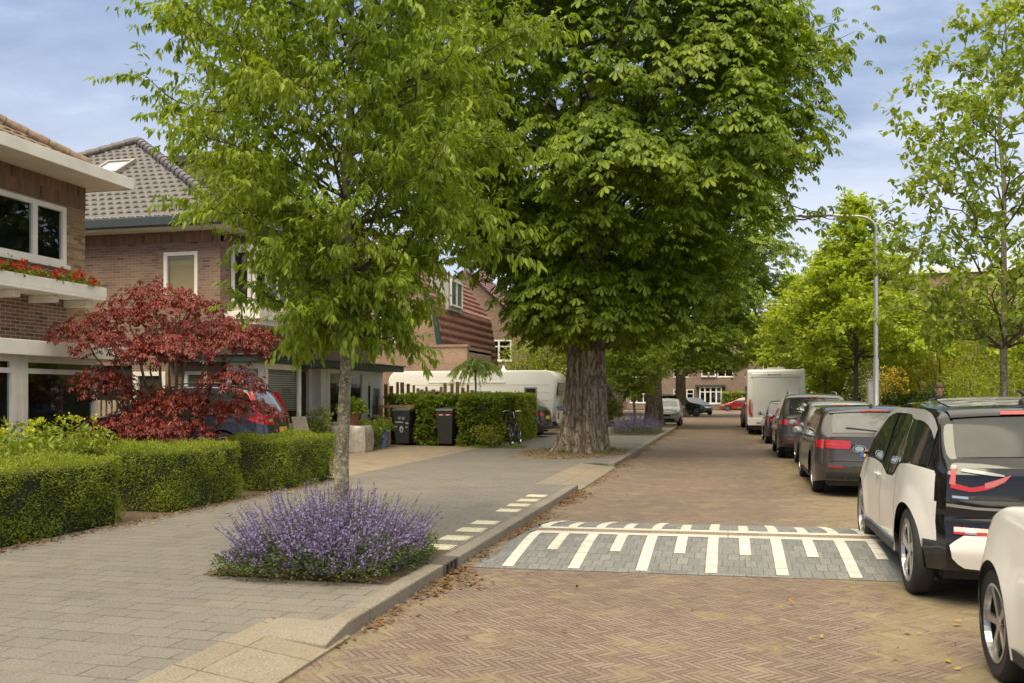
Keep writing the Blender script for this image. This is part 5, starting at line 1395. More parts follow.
def std_car(name, label, kind, paint, L, W, H, wb, ro, wr, x, y, rz=0, rim=RIMS, lamp='tall', spokes=5, rails=False, group=None, rearglass=None, lampmat=None, plate=True, hood=.95, mirror=None, fdetail=False, exh=True, cowl=.42):
    """ordinary hatchback / estate / SUV. ro = rear overhang"""
    tailz = {'estate':.97,'suv':1.05,'hatch':.98}[kind]*H/{'estate':1.46,'suv':1.66,'hatch':1.48}[kind]
    rake = {'estate':.55,'suv':.50,'hatch':.55}[kind]; hz = hood*H/1.48*.98
    a1 = ro+wb
    wsb = a1-cowl; wst = wsb-.85
    top = [(0,tailz),(.06,tailz+.02),(rake,H-.09),(rake+.35,H-.02),(rake+1.0,H),(wst-.5,H-.01),(wst,H-.09),(wsb,hz+.06),(L-.75,hz-.08),(L-.22,hz-.20),(L,hz-.33)]
    bz = tailz-.03
    belt = [(0,bz-.02),(rake+.2,bz),(wsb-.2,bz-.06),(L-.8,hz-.14),(L,hz-.42)]
    c = Car(name, label, L, W, top, belt, (ro,a1), wr, sill=.22 if kind != 'suv' else .27, rear_lean=[(.2,.10),(.36,.02),(.52,0),(.62,.03),(tailz,.10)], front_lean=[(.2,.12),(.45,0),(.62,.02),(hz,.15)], group=group, tumble=.30 if kind != 'suv' else .26, bulge_r=.15)
    c.body([paint], None)
    g = rearglass or LIGHTGLASS
    # glasshouse
    zt = H-.13; b0 = lambda u: c.belt(u)+.035
    bp = rake+.62 if kind != 'hatch' else rake+.45; mid = (bp+wst+.25)/2+.12
    def strip(u0,u1,lo_pad=0,hi0=None,hi1=None):
        us = np.linspace(u0,u1,7); lo = [(u,b0(u)) for u in us]; hi = [(u, min(zt, c.top(u)-.10)) for u in us]
        return lo, hi
    fe = wsb-.16
    for u0,u1,nm in ((bp,mid-.03,'rear_side_window'),(mid+.03,fe,'front_side_window')):
        us = np.linspace(u0,u1,10); lo = [(u,b0(u)) for u in us]; hi = [(u, max(b0(u)+.015, min(zt, c.top(u)-.085))) for u in us]; c.spatch(nm, lo, hi, CARGLASS, n=16)
    if kind != 'hatch' or True:
        us = np.linspace(rake*.62+.12, bp-.07, 8); lo = [(u,b0(u)) for u in us]; hi = [(u, max(b0(u)+.02, min(zt, c.top(u)-.10))) for u in us]; c.spatch('quarter_window', lo, hi, CARGLASS, n=10)
    # black trim line round the side glass
    c.spatch('window_trim', [(u,c.belt(u)+.012) for u in np.linspace(rake*.6+.1,fe+.05,12)], [(u,c.belt(u)+.034) for u in np.linspace(rake*.6+.1,fe+.05,12)], CHROME if kind == 'estate' else BLKGLOSS, .006, 14, 2)
    c.tpatch('rear_window', .10, rake*.93, g, .90, .90)
    c.tpatch('roof_spoiler', rake*.95, rake+.10, paint, 1.0, 1.0, .016)
    c.tpatch('brake_light', rake*.945, rake*.985, REDL, .28, .28, .020, n=7, m=2)
    c.tpatch('windscreen', wsb-.03, wst+.08, CARGLASS, .95, .93)
    b = MB(); p0 = c.tpoint(.05,.12,.02); p1 = c.tpoint(-.62,.20,.02); b.tube([p0,p1],.009,5); b.build('rear_wiper', BLACK, c.t, world=False)
    # doors
    dm = mid; zs = c.sill+.10
    c.seam([(dm,c.belt(dm)),(dm+.01,.6),(dm-.02,zs)]); c.seam([(fe-.02,c.belt(fe)),(fe+.06,.62),(fe+.02,zs)])
    c.seam([(bp-.02,c.belt(bp)),(bp+.0,.75),(c.axles[0]+c.ra+.06,.50),(c.axles[0]+c.ra+.12,zs)])
    c.spatch('sill_trim', [(c.axles[0]+c.ra+.05,c.sill+.005),(c.axles[1]-c.ra-.05,c.sill+.005)], [(c.axles[0]+c.ra+.05,c.sill+.075),(c.axles[1]-c.ra-.05,c.sill+.075)], BLKPLAST, .008, 12, 2)
    c.handles((dm-.22, dm+.85 if dm+.85 < fe else fe-.2), c.belt(dm)-.10, paint)
    mz = c.belt(fe)+.06; c.mirrors(fe-.05, mz, mirror or paint)
    # tail
    lm = lampmat or REDL
    hw = c.hw*.84
    def tl(x0,x1,z0,z1,m,nm='tail_light',o=.010): 
        for s in (-1,1): c.bpatch(nm, [(s*x0,z0),(s*x1,z0+.01)], [(s*x0,z1-.015),(s*x1,z1)], m, o, 8, 4)
    if lamp == 'wide':
        tl(.40,hw*.985,tailz-.20,tailz-.055,lm); c.spatch('tail_light_wrap', [(.03,tailz-.20),(.34,tailz-.16)],[(.03,tailz-.05),(.30,tailz-.08)], lm, .008, 8, 4)
        tl(.41,hw*.97,tailz-.135,tailz-.12,CLEARL,'lamp_strip',.014)
    elif lamp == 'tall':
        tl(hw*.80,hw*.99,tailz-.30,tailz-.02,lm); c.spatch('tail_light_wrap', [(.02,tailz-.30),(.16,tailz-.22)],[(.02,tailz+.0),(.12,tailz+.0)], lm, .008, 6, 4)
        tl(hw*.82,hw*.97,tailz-.22,tailz-.15,CLEARL,'lamp_strip',.013)
    elif lamp == 'ell':
        tl(hw*.55,hw*.99,tailz-.22,tailz-.03,lm); c.spatch('tail_light_wrap', [(.02,tailz-.21),(.42,tailz-.10)],[(.02,tailz-.02),(.38,tailz-.05)], lm, .008, 8, 4)
        for s in (-1,1):
            c.patch('tail_light_column', lambda u,z,o,s=s: c.side(s,u,z,o), [(.02,tailz-.03),(.20,tailz-.03)], [(rake*.72,H-.14),(rake*.72+.13,H-.14)], lm, 6, 8, off=.009)
        tl(hw*.62,hw*.80,tailz-.16,tailz-.08,CLEARL,'lamp_strip',.014)
    c.bpatch('bumper_trim', [(-hw,.30),(hw,.30)], [(-hw*.98,.40),(hw*.98,.40)], BLKPLAST, .012, 16, 4)
    tl(hw*.66,hw*.94,.475,.515,REDL,'bumper_reflector',.008)
    c.bpatch('tailgate_gap', [(-hw*.9,.58),(hw*.9,.58)], [(-hw*.9,.592),(hw*.9,.592)], SEAM, .003, 16, 2)
    if plate: c.plate(tailz-.26 if kind != 'suv' else tailz-.33)
    c.bpatch('badge', [(-.05,tailz-.10),(.05,tailz-.10)], [(-.04,tailz-.03),(.04,tailz-.03)], CHROME, .012, 6, 3)
    if exh:
        for s in (-1,):
            b = MB()
            for dx in (0,.085): 
                p = c.back(s*(hw*.62)+dx,.335,0); b.lathe([(.036,-.05),(.036,.10),(.029,.10),(.029,-.05)], 12, 'y', (p[0],p[1]+.03,p[2]), closed=True)
            b.build('exhaust', CHROME, c.t, world=False, smooth=True)
    # front
    for s in (-1,1):
        c.fpatch('headlight', [(s*hw*.52,hz-.44),(s*hw*.98,hz-.40)], [(s*hw*.52,hz-.34),(s*hw*.96,hz-.26)], CLEARL, .010, 8, 4)
        c.spatch('headlight_wrap', [(L-.34,hz-.30),(L-.03,hz-.44)], [(L-.30,hz-.22),(L-.03,hz-.30)], CLEARL, .008, 8, 4, sides=(s,))
    c.fpatch('grille', [(-hw*.46,hz-.46),(hw*.46,hz-.46)], [(-hw*.48,hz-.36),(hw*.48,hz-.36)], BLKGLOSS, .012, 10, 3)
    c.fpatch('lower_grille', [(-hw*.8,.27),(hw*.8,.27)], [(-hw*.7,.38),(hw*.7,.38)], BLKPLAST, .012, 10, 3)
    if plate: c.plate(.46, rear=False)
    if rails:
        for s in (-1,1):
            b = MB(); us = np.linspace(rake+.35,wst-.25,9); pts = [c.tpoint(s*.97,u,.055 if 0<i<8 else .0) for i,u in enumerate(us)]; b.tube(pts,.016,6); b.build('roof_rail', GREYM if rails == 'silver' else BLACK, c.t, world=False, smooth=True)
    b = MB(); p = c.tpoint(0,rake+.3,0); b.add([(p[0]-.03,p[1]-.02,p[2]),(p[0]+.03,p[1]-.02,p[2]),(p[0]+.015,p[1]-.02,p[2]+.055),(p[0]-.015,p[1]-.02,p[2]+.055),(p[0],p[1]+.16,p[2]-.002)], [(0,1,2,3),(0,3,4),(1,4,2),(2,4,3)]); b.build('roof_antenna', paint, c.t, world=False)
    c.wheels(rim, spokes)
    return c.place(x, y, rz)
# ------------------------------------------------------------------ the parked cars on the right
P_WHITE = carpaint('paint_white', (.84,.82,.785), 0, .3, .06)
P_BLACK = BLKGLOSS
P_ANTH = carpaint('paint_anthracite', (.050,.044,.040), .35, .3, .10)
P_GRN = carpaint('paint_grey_green', (.075,.072,.062), .45, .3, .15)
P_SILV = carpaint('paint_silver_grey', (.30,.30,.28), .6, .3, .12)
P_DGREY = carpaint('paint_dark_grey', (.10,.095,.088), .4, .3, .15)
P_NAVY = carpaint('paint_navy', (.025,.032,.055), .3, .25, .08)
P_RED = carpaint('paint_red', (.30,.012,.018), .2, .25, .05)
P_BLK = carpaint('paint_black', (.02,.02,.022), .2, .25, .10)
P_PLUM = carpaint('paint_plum', (.09,.06,.06), .3, .3, .1)
P_PALE = carpaint('paint_pale_cream', (.58,.56,.50), 0, .3, .08)
ROWG = 'cars parked along the right kerb'

# -- white and black electric hatchback, nearest full car
L = 4.0
top = [(0,1.08),(.07,1.13),(.36,1.49),(.62,1.55),(1.3,1.61),(2.0,1.59),(2.45,1.50),(3.22,1.06),(3.62,.93),(3.88,.80),(4.0,.66)]
belt = [(0,1.02),(.35,1.05),(.75,1.06),(1.15,1.03),(1.42,.90),(1.80,.88),(2.05,.965),(2.5,.985),(3.1,.97),(3.6,.82),(4.0,.56)]
c = Car('electric_hatchback', 'white and black electric hatchback parked beside the speed bump', L, 1.775, top, belt, (.70,3.27), .35, sill=.25, tumble=.27, plan_r=.95, plan_f=.75, pe=2.0,
        rear_lean=[(.2,.14),(.30,.05),(.45,0),(.60,.015),(.66,.06),(.82,.05),(1.02,.085),(1.13,.13)], front_lean=[(.2,.14),(.45,0),(.7,.08)], bulge_r=.10, bulge_f=.34, group=ROWG, tw=.165, archgap=.04, flare=.022, rtail=.20)
def i_mat(part, u, z):
    if part == 'rear': return 1
    if part == 'front': return 0
    if part == 'top': return 1 if u < 3.3 else 1
    bz = c.belt(u)
    edge = .13 + .10*max(0,(z-.5))                     # black tail wraps round the corner
    if u < .66 and z < .45+.25*max(0,.35-u): return 1
    if u < edge: return 1
    if z < .33 and 1.05 < u < 2.95: return 1
    return 0 if z <= bz+.005 else 1
c.body([P_WHITE, BLKGLOSS], i_mat)
# white shoulder of the rear wing sweeping over the arch down to the bumper
c.spatch('rear_wing', [(.15,.56),(.22,.70),(.30,.82)], [(.17,1.02),(.24,1.03),(.32,1.04)], P_WHITE, .003, 8, 8)
# side glass: front door, dipped rear door, quarter light
roofz = lambda u: min(1.475, c.top(u)-.085)
us = np.linspace(2.02,2.98,10); c.spatch('front_side_window', [(u,c.belt(u)+.025) for u in us], [(u,max(c.belt(u)+.035,roofz(u))) for u in us], CARGLASS, .006, 16)
us = np.linspace(1.22,1.97,10); c.spatch('rear_side_window', [(u,c.belt(u)+.02) for u in us], [(u,roofz(u)-.01) for u in us], CARGLASS, .006, 16)
us = np.linspace(.30,1.17,12); c.spatch('quarter_window', [(u,c.belt(u)+.02) for u in us], [(u,max(c.belt(u)+.03, roofz(u)-.035-.03*max(0,(1.0-u)))) for u in us], CARGLASS, .006, 16)
# grey roof arch running from the screen to the tail
us = np.linspace(.30,2.85,18); c.spatch('roof_arch', [(u,max(c.belt(u)+.04,roofz(u)-.055*np.interp(u,[.3,.9,1.6,2.85],[.9,1.0,.3,.2]))) for u in us], [(u,max(c.belt(u)+.05,roofz(u)+.035)) for u in us], plain('roof_arch_grey', (.36,.36,.35), .35, .1, obj=True), .014, 22, 3)
c.tpatch('rear_window', .085, .345, gloss('pale_rear_glass', (.055,.058,.056), .10, .16), 1.0, .99, .006)
c.tpatch('roof_spoiler', .35, .56, BLKGLOSS, 1.02, 1.02, .018)
c.tpatch('brake_light', .352, .385, REDL, .42, .42, .024, n=9, m=2)
c.tpatch('windscreen', 3.16, 2.42, CARGLASS, .96, .93)
def roofmat():
    m, n = newmat('weathered_black_roof'); co = n.node('ShaderNodeTexCoord').outputs['Object']
    mp = n.node('ShaderNodeMapping'); n.l.new(co, mp.inputs[0]); mp.inputs['Scale'].default_value = (3,9,3)
    f = n.noise(mp.outputs[0], 2.2, 6, .7); g = n.noise(co, 40, 3)
    d = n.m('ADD', n.m('MULTIPLY', n.smooth(f, .40, .62), .8), n.m('MULTIPLY', n.smooth(g, .5, .7), .3))
    n.l.new(n.ramp(d, [(0,(.04,.04,.037)),(1,(.30,.29,.25))]), n.b.inputs['Base Color']); n.l.new(n.ramp(d, [(0,(.15,)*3),(1,(.6,)*3)]), n.b.inputs['Roughness'])
    return m
c.tpatch('roof_panel', .58, 2.36, roofmat(), .90, .92, .006, n=15, m=24)
for u in (1.0,1.55):
    c.tpatch('roof_seam', u, u+.02, SEAM, .9, .9, .009, n=13, m=2)
# tail lights: U shaped strips in the black tailgate
for s in (-1,1):
    bp = lambda nm, lo, hi, m, o=.012: c.bpatch(nm, [(s*(.67-(.745-x)*.76),z) for x,z in lo], [(s*(.67-(.745-x)*.76),z) for x,z in hi], m, o, 10, 4)
    bp('tail_light', [(.745,.925),(.56,.895),(.40,.92),(.26,.975)], [(.735,.965),(.56,.93),(.41,.955),(.22,1.015)], REDL)
    bp('tail_light_column', [(.755,.955),(.70,.945)], [(.715,1.095),(.68,1.095)], PINKL, .013)
    bp('tail_light_tip', [(.44,.925),(.36,.94),(.26,.98)], [(.44,.965),(.36,.985),(.20,1.03)], PINKL, .015)
    bp('light_bar', [(.64,1.05),(.40,1.025),(.25,1.015)], [(.635,1.072),(.40,1.05),(.27,1.03)], CLEARL, .014)
    bp('bumper_lamp', [(.735,.585),(.42,.575)], [(.72,.635),(.42,.628)], REDL, .016)
    bp('reverse_lamp', [(.63,.587),(.53,.583)], [(.63,.630),(.53,.626)], CLEARL, .019)
c.bpatch('tail_trim', [(-.70,.785),(-.5,.765),(0,.755),(.5,.765),(.70,.785)], [(-.70,.808),(-.5,.785),(0,.775),(.5,.785),(.70,.808)], CHROME, .012, 22, 2)
c.bpatch('bumper_panel', [(-.67,.40),(-.60,.325),(0,.29),(.60,.325),(.67,.40)], [(-.69,.50),(-.60,.575),(0,.58),(.60,.575),(.69,.50)], P_WHITE, .016, 24, 8)
c.bpatch('badge', [(-.66,.85),(-.55,.843)], [(-.66,.868),(-.55,.862)], CHROME, .012, 6, 2)
c.bpatch('tailgate_gap', [(-.70,.66),(.70,.66)], [(-.70,.668),(.70,.668)], SEAM, .003, 14, 2)
b = MB(); p = c.back(0,.96,0); b.lathe([(.001,-.016),(.042,-.014),(.042,0)], 20, 'y', p, closed=True); b.build('tail_emblem', CHROME, c.t, world=False)
c.plate(.70)
# doors
c.seam([(2.0,.96),(2.0,.70),(1.94,.36)]); c.seam([(2.98,.96),(3.02,.7),(2.86,.42),(2.82,.34)]); c.seam([(1.18,1.03),(1.22,.75),(1.20,.55)])
c.spatch('blue_sill_line', [(1.16,.335),(2.84,.335)], [(1.16,.352),(2.84,.352)], plain('sill_blue', (.02,.09,.32), .4), .009, 12, 2)
c.spatch('sill_trim', [(1.14,.255),(2.86,.255)], [(1.14,.33),(2.86,.33)], BLKPLAST, .012, 12, 2)
c.handles((2.18,), .86, P_WHITE)
c.mirrors(2.86, 1.03, BLKGLOSS, out=.12, sz=(.088,.07,.054))
for s in (-1,1): c.fpatch('headlight', [(s*.42,.60),(s*.76,.60)], [(s*.42,.70),(s*.70,.72)], CLEARL, .01, 8, 4)
b = MB(); p = c.tpoint(0,.62,.0); b.lathe([(.05,0),(.05,.03),(.035,.05),(.02,.06)], 14, 'z', p); b.tube([(p[0],p[1],p[2]+.04),(p[0]+.01,p[1]-.08,p[2]+.10)], [.02,.012], 6); b.tube([(p[0]+.05,p[1],p[2]+.04),(p[0]-.05,p[1]+.02,p[2]+.12)], .014, 6); b.tube([(p[0],p[1],p[2]+.05),(p[0]+.005,p[1]-.01,p[2]+.22)], .005, 5)
b.build('roof_antenna', BLACK, c.t, world=False, smooth=True)
c.wheels(RIMS, 5, .165, .74, 'turbine', .012)
c.place(1.42+.8875, 7.30, 0)

# -- the white car at the very edge: only its nose and front wheel reach the frame
c2 = std_car('white_hatchback', 'white hatchback cut off by the lower right corner, only its front wheel showing', 'hatch', P_WHITE, 4.1, 1.78, 1.48, 2.55, .75, .32, 1.46+.89, 2.36, 0, spokes=5, group=ROWG, rim=RIMS, cowl=1.15, hood=1.10)
std_car('estate_car', 'dark anthracite estate car with wide red tail lights, second full car from the front', 'estate', P_ANTH, 4.9, 1.86, 1.47, 2.97, 1.02, .335, 1.36+.93, 15.03, -.008, RIMS, 'wide', 10, False, ROWG, mirror=P_SILV)
std_car('small_hatchback', 'silver grey small hatchback squeezed between the estate and the dark SUV', 'hatch', P_SILV, 3.45, 1.64, 1.53, 2.30, .55, .29, 1.58+.82, 20.25, 0, RIMS, 'tall', 6, False, ROWG)
std_car('parked_suv', 'grey-green SUV with roof rails and pointed red tail lights, in front of the motorhome', 'suv', P_GRN, 4.6, 1.83, 1.70, 2.70, .92, .36, 1.26+.91, 23.95, .0, RIMS, 'wide', 5, 'silver', ROWG, rearglass=CARGLASS)
std_car('dark_hatchback', 'dark grey hatchback directly behind the motorhome', 'hatch', P_DGREY, 4.1, 1.75, 1.50, 2.55, .75, .31, 1.22+.87, 31.3, .0, RIMS, 'tall', 6, False, ROWG)
std_car('plum_hatchback', 'dark plum car peeping out left of the motorhome', 'hatch', P_PLUM, 4.2, 1.78, 1.50, 2.6, .78, .31, .66+.89, 47.2, .0, RIMS, 'tall', 6, False, ROWG)
# -- motorhome
M = thing('motorhome', 'tall white motorhome parked on the right with its flat back to the camera', 'motorhome', (.78+1.15,38.6,0))
def rbox(b, x0,x1,y0,y1,z0,z1,r,mi=0):
    """box with rounded vertical-plane outline (y-z) and slightly rounded x edges"""
    def outline(k):
        q = []
        for cx_,cz_,a0 in ((y1-r,z1-r,0),(y0+r,z1-r,90),(y0+r,z0+r*.5,180),(y1-r,z0+r*.5,270)):
            for t in range(7):
                a = R(a0+15*t); rr = r if a0 < 180 else r*.5
                q.append((cx_ + (rr-k)*cos(a)*(1 if a0 < 180 else 1), cz_+(rr-k)*sin(a)))
        return q
    vs = []; xs = [(x0,.05),(x0+.015,.015),(x0+.05,0),(x1-.05,0),(x1-.015,.015),(x1,.05)]
    for x,k in xs: vs += [(x,p[0],p[1]) for p in outline(k)]
    n = 28
    b.add(vs, [(i*n+j,i*n+(j+1)%n,(i+1)*n+(j+1)%n,(i+1)*n+j) for i in range(5) for j in range(n)]+[tuple(range(n))[::-1], tuple(range(5*n,6*n))], mi)
MW = carpaint('motorhome_white', (.80,.78,.74), 0, .4, .06)
b = MB(); rbox(b,-1.15,1.15,0,5.6,.42,2.72,.14); b.build('body', MW, M, world=False, smooth=True, angle=35)
b = MB(); rbox(b,-1.1,1.1,5.0,6.6,.9,2.55,.5); rbox(b,-1.0,1.0,5.5,7.0,.35,1.35,.25); b.build('cab', MW, M, world=False, smooth=True, angle=35)
b = MB(); b.box(-.93,.93,-.022,.0,.72,2.38); b.build('rear_panel', carpaint('motorhome_panel', (.68,.66,.61), 0, .45, .08), M, world=False, bevel=.015)
b = MB(); b.box(-1.13,1.13,-.05,.0,.40,.72); b.build('rear_bumper', MW, M, world=False, bevel=.03)
b = MB(); b.box(-1.0,1.0,-.035,0,2.40,2.56); b.build('rear_brow', MW, M, world=False, bevel=.02)
b = MB(); b.box(-.35,.35,.3,1.0,2.72,2.80); b.build('roof_hatch', plain('hatch_grey',(.55,.55,.55),.5), M, world=False, bevel=.02)
b = MB(); b.box(-.66,-.36,-.042,-.036,2.485,2.496); b.box(.30,.62,-.042,-.036,2.485,2.496); b.build('pinstripe', plain('grey_print',(.30,.30,.30),.6), M, world=False)
b = MB(); b.box(-.33,-.27,-.043,-.036,2.47,2.53); b.box(-.25,-.20,-.043,-.036,2.47,2.515); b.build('red_mark', plain('red_print',(.5,.05,.03),.6), M, world=False)
b = MB(); x = -.17
for k, wd in enumerate((.06,.05,.06,.05,.055,.05)):
    b.box(x,x+.018,-.043,-.036,2.455,2.53); b.box(x+.018,x+wd-.012,-.043,-.036,2.512,2.53)
    if k % 2: b.box(x+.014,x+wd-.012,-.043,-.036,2.465,2.478)
    else: b.box(x+wd-.026,x+wd-.012,-.043,-.036,2.465,2.505)
    x += wd+.012
b.build('lettering', plain('dark_print',(.12,.12,.12),.6), M, world=False)
for s in (-1,1):
    b = MB(); n_ = 12; o_ = [(s*(1.06+.05*sin(pi*t/n_)),.80+.68*t/n_) for t in range(n_+1)]; i_ = [(s*(.92+.08*sin(pi*t/n_*1.0)+.07*(t/n_)**2),.80+.68*t/n_) for t in range(n_+1)]
    b.add([(p[0],-.055,p[1]) for p in o_]+[(p[0],-.055,p[1]) for p in i_]+[(p[0],0,p[1]) for p in o_]+[(p[0],0,p[1]) for p in i_],
          [(t,t+1,n_+2+t,n_+1+t) for t in range(n_)]+[(t,t+1,2*n_+3+t,2*n_+2+t) for t in range(n_)]+[(n_+1+t,n_+2+t,3*n_+4+t,3*n_+3+t) for t in range(n_)])
    tl_ = b.build('tail_light', REDL, M, world=False)
    b = MB(); b.box(min(s*1.0,s*.93),max(s*1.0,s*.93),-.062,-.05,1.22,1.30); q = b.build('lamp_strip', CLEARL, M, world=False); q.parent = tl_
    b = MB(); b.box(min(s*.62,s*.78),max(s*.62,s*.78),-.06,-.045,.48,.53); b.build('reflector', REDL, M, world=False)
for u in (1.5,5.6):
    for s in (-1,1):
        b = MB(); r = .34; b.lathe([(r*.6,-.1),(r*.92,-.1),(r,-.07),(r,.07),(r*.92,.1),(r*.6,.1)], 28, 'x'); wz = b.build('wheel', RUBBER, M, world=False, smooth=True); wz.location = (s*.98,u,r)
        b = MB(); b.lathe([(.2,s*.09),(.18,s*.105),(.05,s*.11)], 20, 'x'); q = b.build('rim', RIMS, M, world=False); q.parent = wz
b = MB(); b.box(-1.0,1.0,.05,6.6,.24,.5); b.build('underbody', BLKPLAST, M, world=False)
for y0 in (1.0,3.6):
    b = MB(); b.box(-1.162,-1.15,y0,y0+1.0,1.5,2.05); b.build('side_window', CARGLASS, M, world=False, bevel=.005)


# ------------------------------------------------------------------ cars elsewhere
std_car('estate_suv', 'dark navy estate with tall L-shaped red tail lights in the driveway behind the maple', 'suv', P_NAVY, 4.7, 1.88, 1.70, 2.78, 1.0, .36, -9.3, 17.75, R(99), RIMS, 'ell', 5, 'black', plate=True)
std_car('small_white_hatchback', 'small cream white car facing the camera at the far left kerb', 'hatch', P_PALE, 3.55, 1.63, 1.49, 2.3, .6, .29, -3.30, 52.6, R(180), RIMS, 'tall', 6, hood=1.0)
std_car('black_suv', 'black SUV parked askew beyond the small white car', 'suv', P_BLK, 4.6, 1.85, 1.72, 2.7, .9, .37, -6.0, 71.5, R(-62), RIMS, 'wide', 5, 'black')
std_car('charcoal_hatchback', 'charcoal hatchback nose out behind the black SUV', 'hatch', P_DGREY, 4.2, 1.78, 1.5, 2.6, .8, .32, -3.9, 81.5, R(-150), RIMS, 'tall', 6)
std_car('red_hatchback', 'red car standing sideways on the cross street at the end', 'hatch', P_RED, 4.2, 1.78, 1.52, 2.6, .8, .33, 3.35, 99.5, R(90), RIMS, 'tall', 6)
std_car('black_hatchback', 'black hatchback with red tail lights in the drive in front of the caravan', 'hatch', P_BLK, 4.1, 1.75, 1.5, 2.55, .75, .31, -6.45, 32.7, R(82), RIMS, 'wide', 6)
for nm, zz in (('estate_suv',PZ+.06),('small_white_hatchback',0),('black_hatchback',PZ),('black_suv',.0)):
    bpy.data.objects[nm].location.z = zz
# -- caravan
K = thing('caravan', 'long white touring caravan standing in the driveway behind the hedge', 'caravan', (-6.45,35.3,PZ), R(90))
# local: y forward is towards -x in the world, x to the world's y
CW = carpaint('caravan_white', (.78,.76,.70), 0, .45, .06)
b = MB(); rbox(b,-1.12,1.12,0,6.9,.45,2.52,.42); b.build('body', CW, K, world=False, smooth=True, angle=35)
b = MB()
for z in (.75,1.05,1.35,1.65,1.95): b.box(-1.126,-1.12,.3,6.4,z,z+.012)
b.build('side_rib', plain('caravan_rib',(.50,.48,.43),.5), K, world=False)
b = MB(); b.box(-1.135,-1.12,2.0,5.2,2.02,2.10); b.build('awning_rail', WHITE, K, world=False, bevel=.01)
for y0, z0, ww, hh in ((.75,1.55,.52,.32),(2.6,1.3,.85,.42),(4.6,1.25,1.0,.5)):
    b = MB(); b.box(-1.14,-1.12,y0,y0+ww,z0,z0+hh); f = b.build('side_window', plain('caravan_window_frame',(.30,.30,.29),.5), K, world=False, bevel=.006)
    b = MB(); b.box(-1.146,-1.141,y0+.06,y0+ww-.06,z0+.06,z0+hh-.06); q = b.build('pane', CARGLASS, K, world=False); q.parent = f
b = MB(); b.box(-.75,.75,-.018,.0,1.55,2.05); b.build('rear_window', LIGHTGLASS, K, world=False, bevel=.01)
b = MB(); b.box(-1.0,1.0,-.016,.0,1.02,1.12); b.build('blue_stripe', plain('caravan_blue',(.10,.16,.30),.5), K, world=False)
b = MB(); b.box(-1.05,1.05,-.03,.0,.46,.92); b.build('rear_skirt', CW, K, world=False, bevel=.02)
for s in (-1,1):
    b = MB(); b.box(min(s*.98,s*.80),max(s*.98,s*.80),-.055,-.02,.62,.88); t_ = b.build('tail_light', REDL, K, world=False, bevel=.01)
    b = MB(); b.box(min(s*.96,s*.82),max(s*.96,s*.82),-.06,-.054,.63,.69); q = b.build('indicator', plain('amber_lamp',(.6,.25,.02),.2), K, world=False); q.parent = t_
    b = MB(); r = .32; b.lathe([(r*.6,-.09),(r*.92,-.09),(r,-.06),(r,.06),(r*.92,.09),(r*.6,.09)], 24, 'x'); wz = b.build('wheel', RUBBER, K, world=False, smooth=True); wz.location = (s*.98,3.2,r)
b = MB(); b.box(-.9,.9,.3,6.4,.3,.46); b.build('chassis', BLKPLAST, K, world=False)
b = MB(); b.tube([(0,6.9,.42),(0,7.9,.42)],.05,8); b.build('tow_bar', GREYM, K, world=False)
b = MB(); b.lathe([(.10,0),(.12,.06),(.05,.16),(.03,.26)], 12, 'z', (.1,2.4,2.5)); b.build('roof_vent', CREAM, K, world=False, smooth=True)
# ------------------------------------------------------------------ lamp posts
def lamp_post(label, loc, rz=0):
    t = thing('lamp_post', label, 'street lamp', loc, rz)
    b = MB(); b.lathe([(.10,0),(.10,1.0),(.085,1.02),(.082,2.6),(.062,2.7),(.058,5.2),(.05,5.25),(.045,6.55)], 14, 'z'); b.build('pole', GREYM, t, world=False, smooth=True)
    pts = [(0,0,6.5)]+[(-.55*(1-cos(a)),0,6.5+.42*sin(a)) for a in np.linspace(.15,pi/2,7)]+[(-1.3,0,6.98)]
    b = MB(); b.tube(pts, .037, 8); b.build('arm', GREYM, t, world=False, smooth=True)
    b = MB(); vs = []
    for x, wd, h in ((-1.22,.05,.04),(-1.3,.10,.06),(-1.9,.13,.055),(-2.2,.10,.035),(-2.26,.03,.02)):
        for a in np.linspace(0,2*pi,12,endpoint=False): vs.append((x, wd*cos(a), 6.99+h*sin(a)*(1 if sin(a)>0 else .6)))
    b.add(vs, [(i*12+j,i*12+(j+1)%12,(i+1)*12+(j+1)%12,(i+1)*12+j) for i in range(4) for j in range(12)]+[tuple(range(12))[::-1],tuple(range(48,60))]); hd = b.build('lamp_head', plain('lamp_head',(.5,.5,.5),.4,.3), t, world=False, smooth=True)
    b = MB(); b.box(-2.1,-1.4,-.07,.07,6.94,6.957); q = b.build('lamp_glass', CLEARL, t, world=False); q.parent = hd
    b = MB(); b.box(-.085,-.02,-.05,.05,.5,1.0); b.build('access_door', GREYM, t, world=False)
    return t
LP = lamp_post('tall grey street lamp with curved arm reaching over the road, right pavement', (4.3,28.7,PZ))
dup(LP, 'second street lamp farther away, only its head showing through the lime leaves', (4.3,56,PZ), 0)

# grey upright panel by the pavement
t = thing('signal_cabinet', 'narrow pale grey upright cabinet left of the lamp post', 'cabinet', (4.55,31.0,PZ))
b = MB(); b.box(-.17,.17,-.13,.13,.0,2.02); b.build('cabinet', plain('cabinet_grey',(.33,.33,.31),.6,scale=8), t, world=False, bevel=.012)
b = MB(); b.box(-.19,.19,-.15,.15,2.02,2.07); b.build('cabinet_lid', plain('cabinet_lid',(.27,.27,.26),.6), t, world=False, bevel=.01)
b = MB(); b.box(-.13,.13,-.142,-.131,.3,1.8); b.build('cabinet_door', plain('cabinet_door',(.37,.37,.35),.55), t, world=False, bevel=.004)

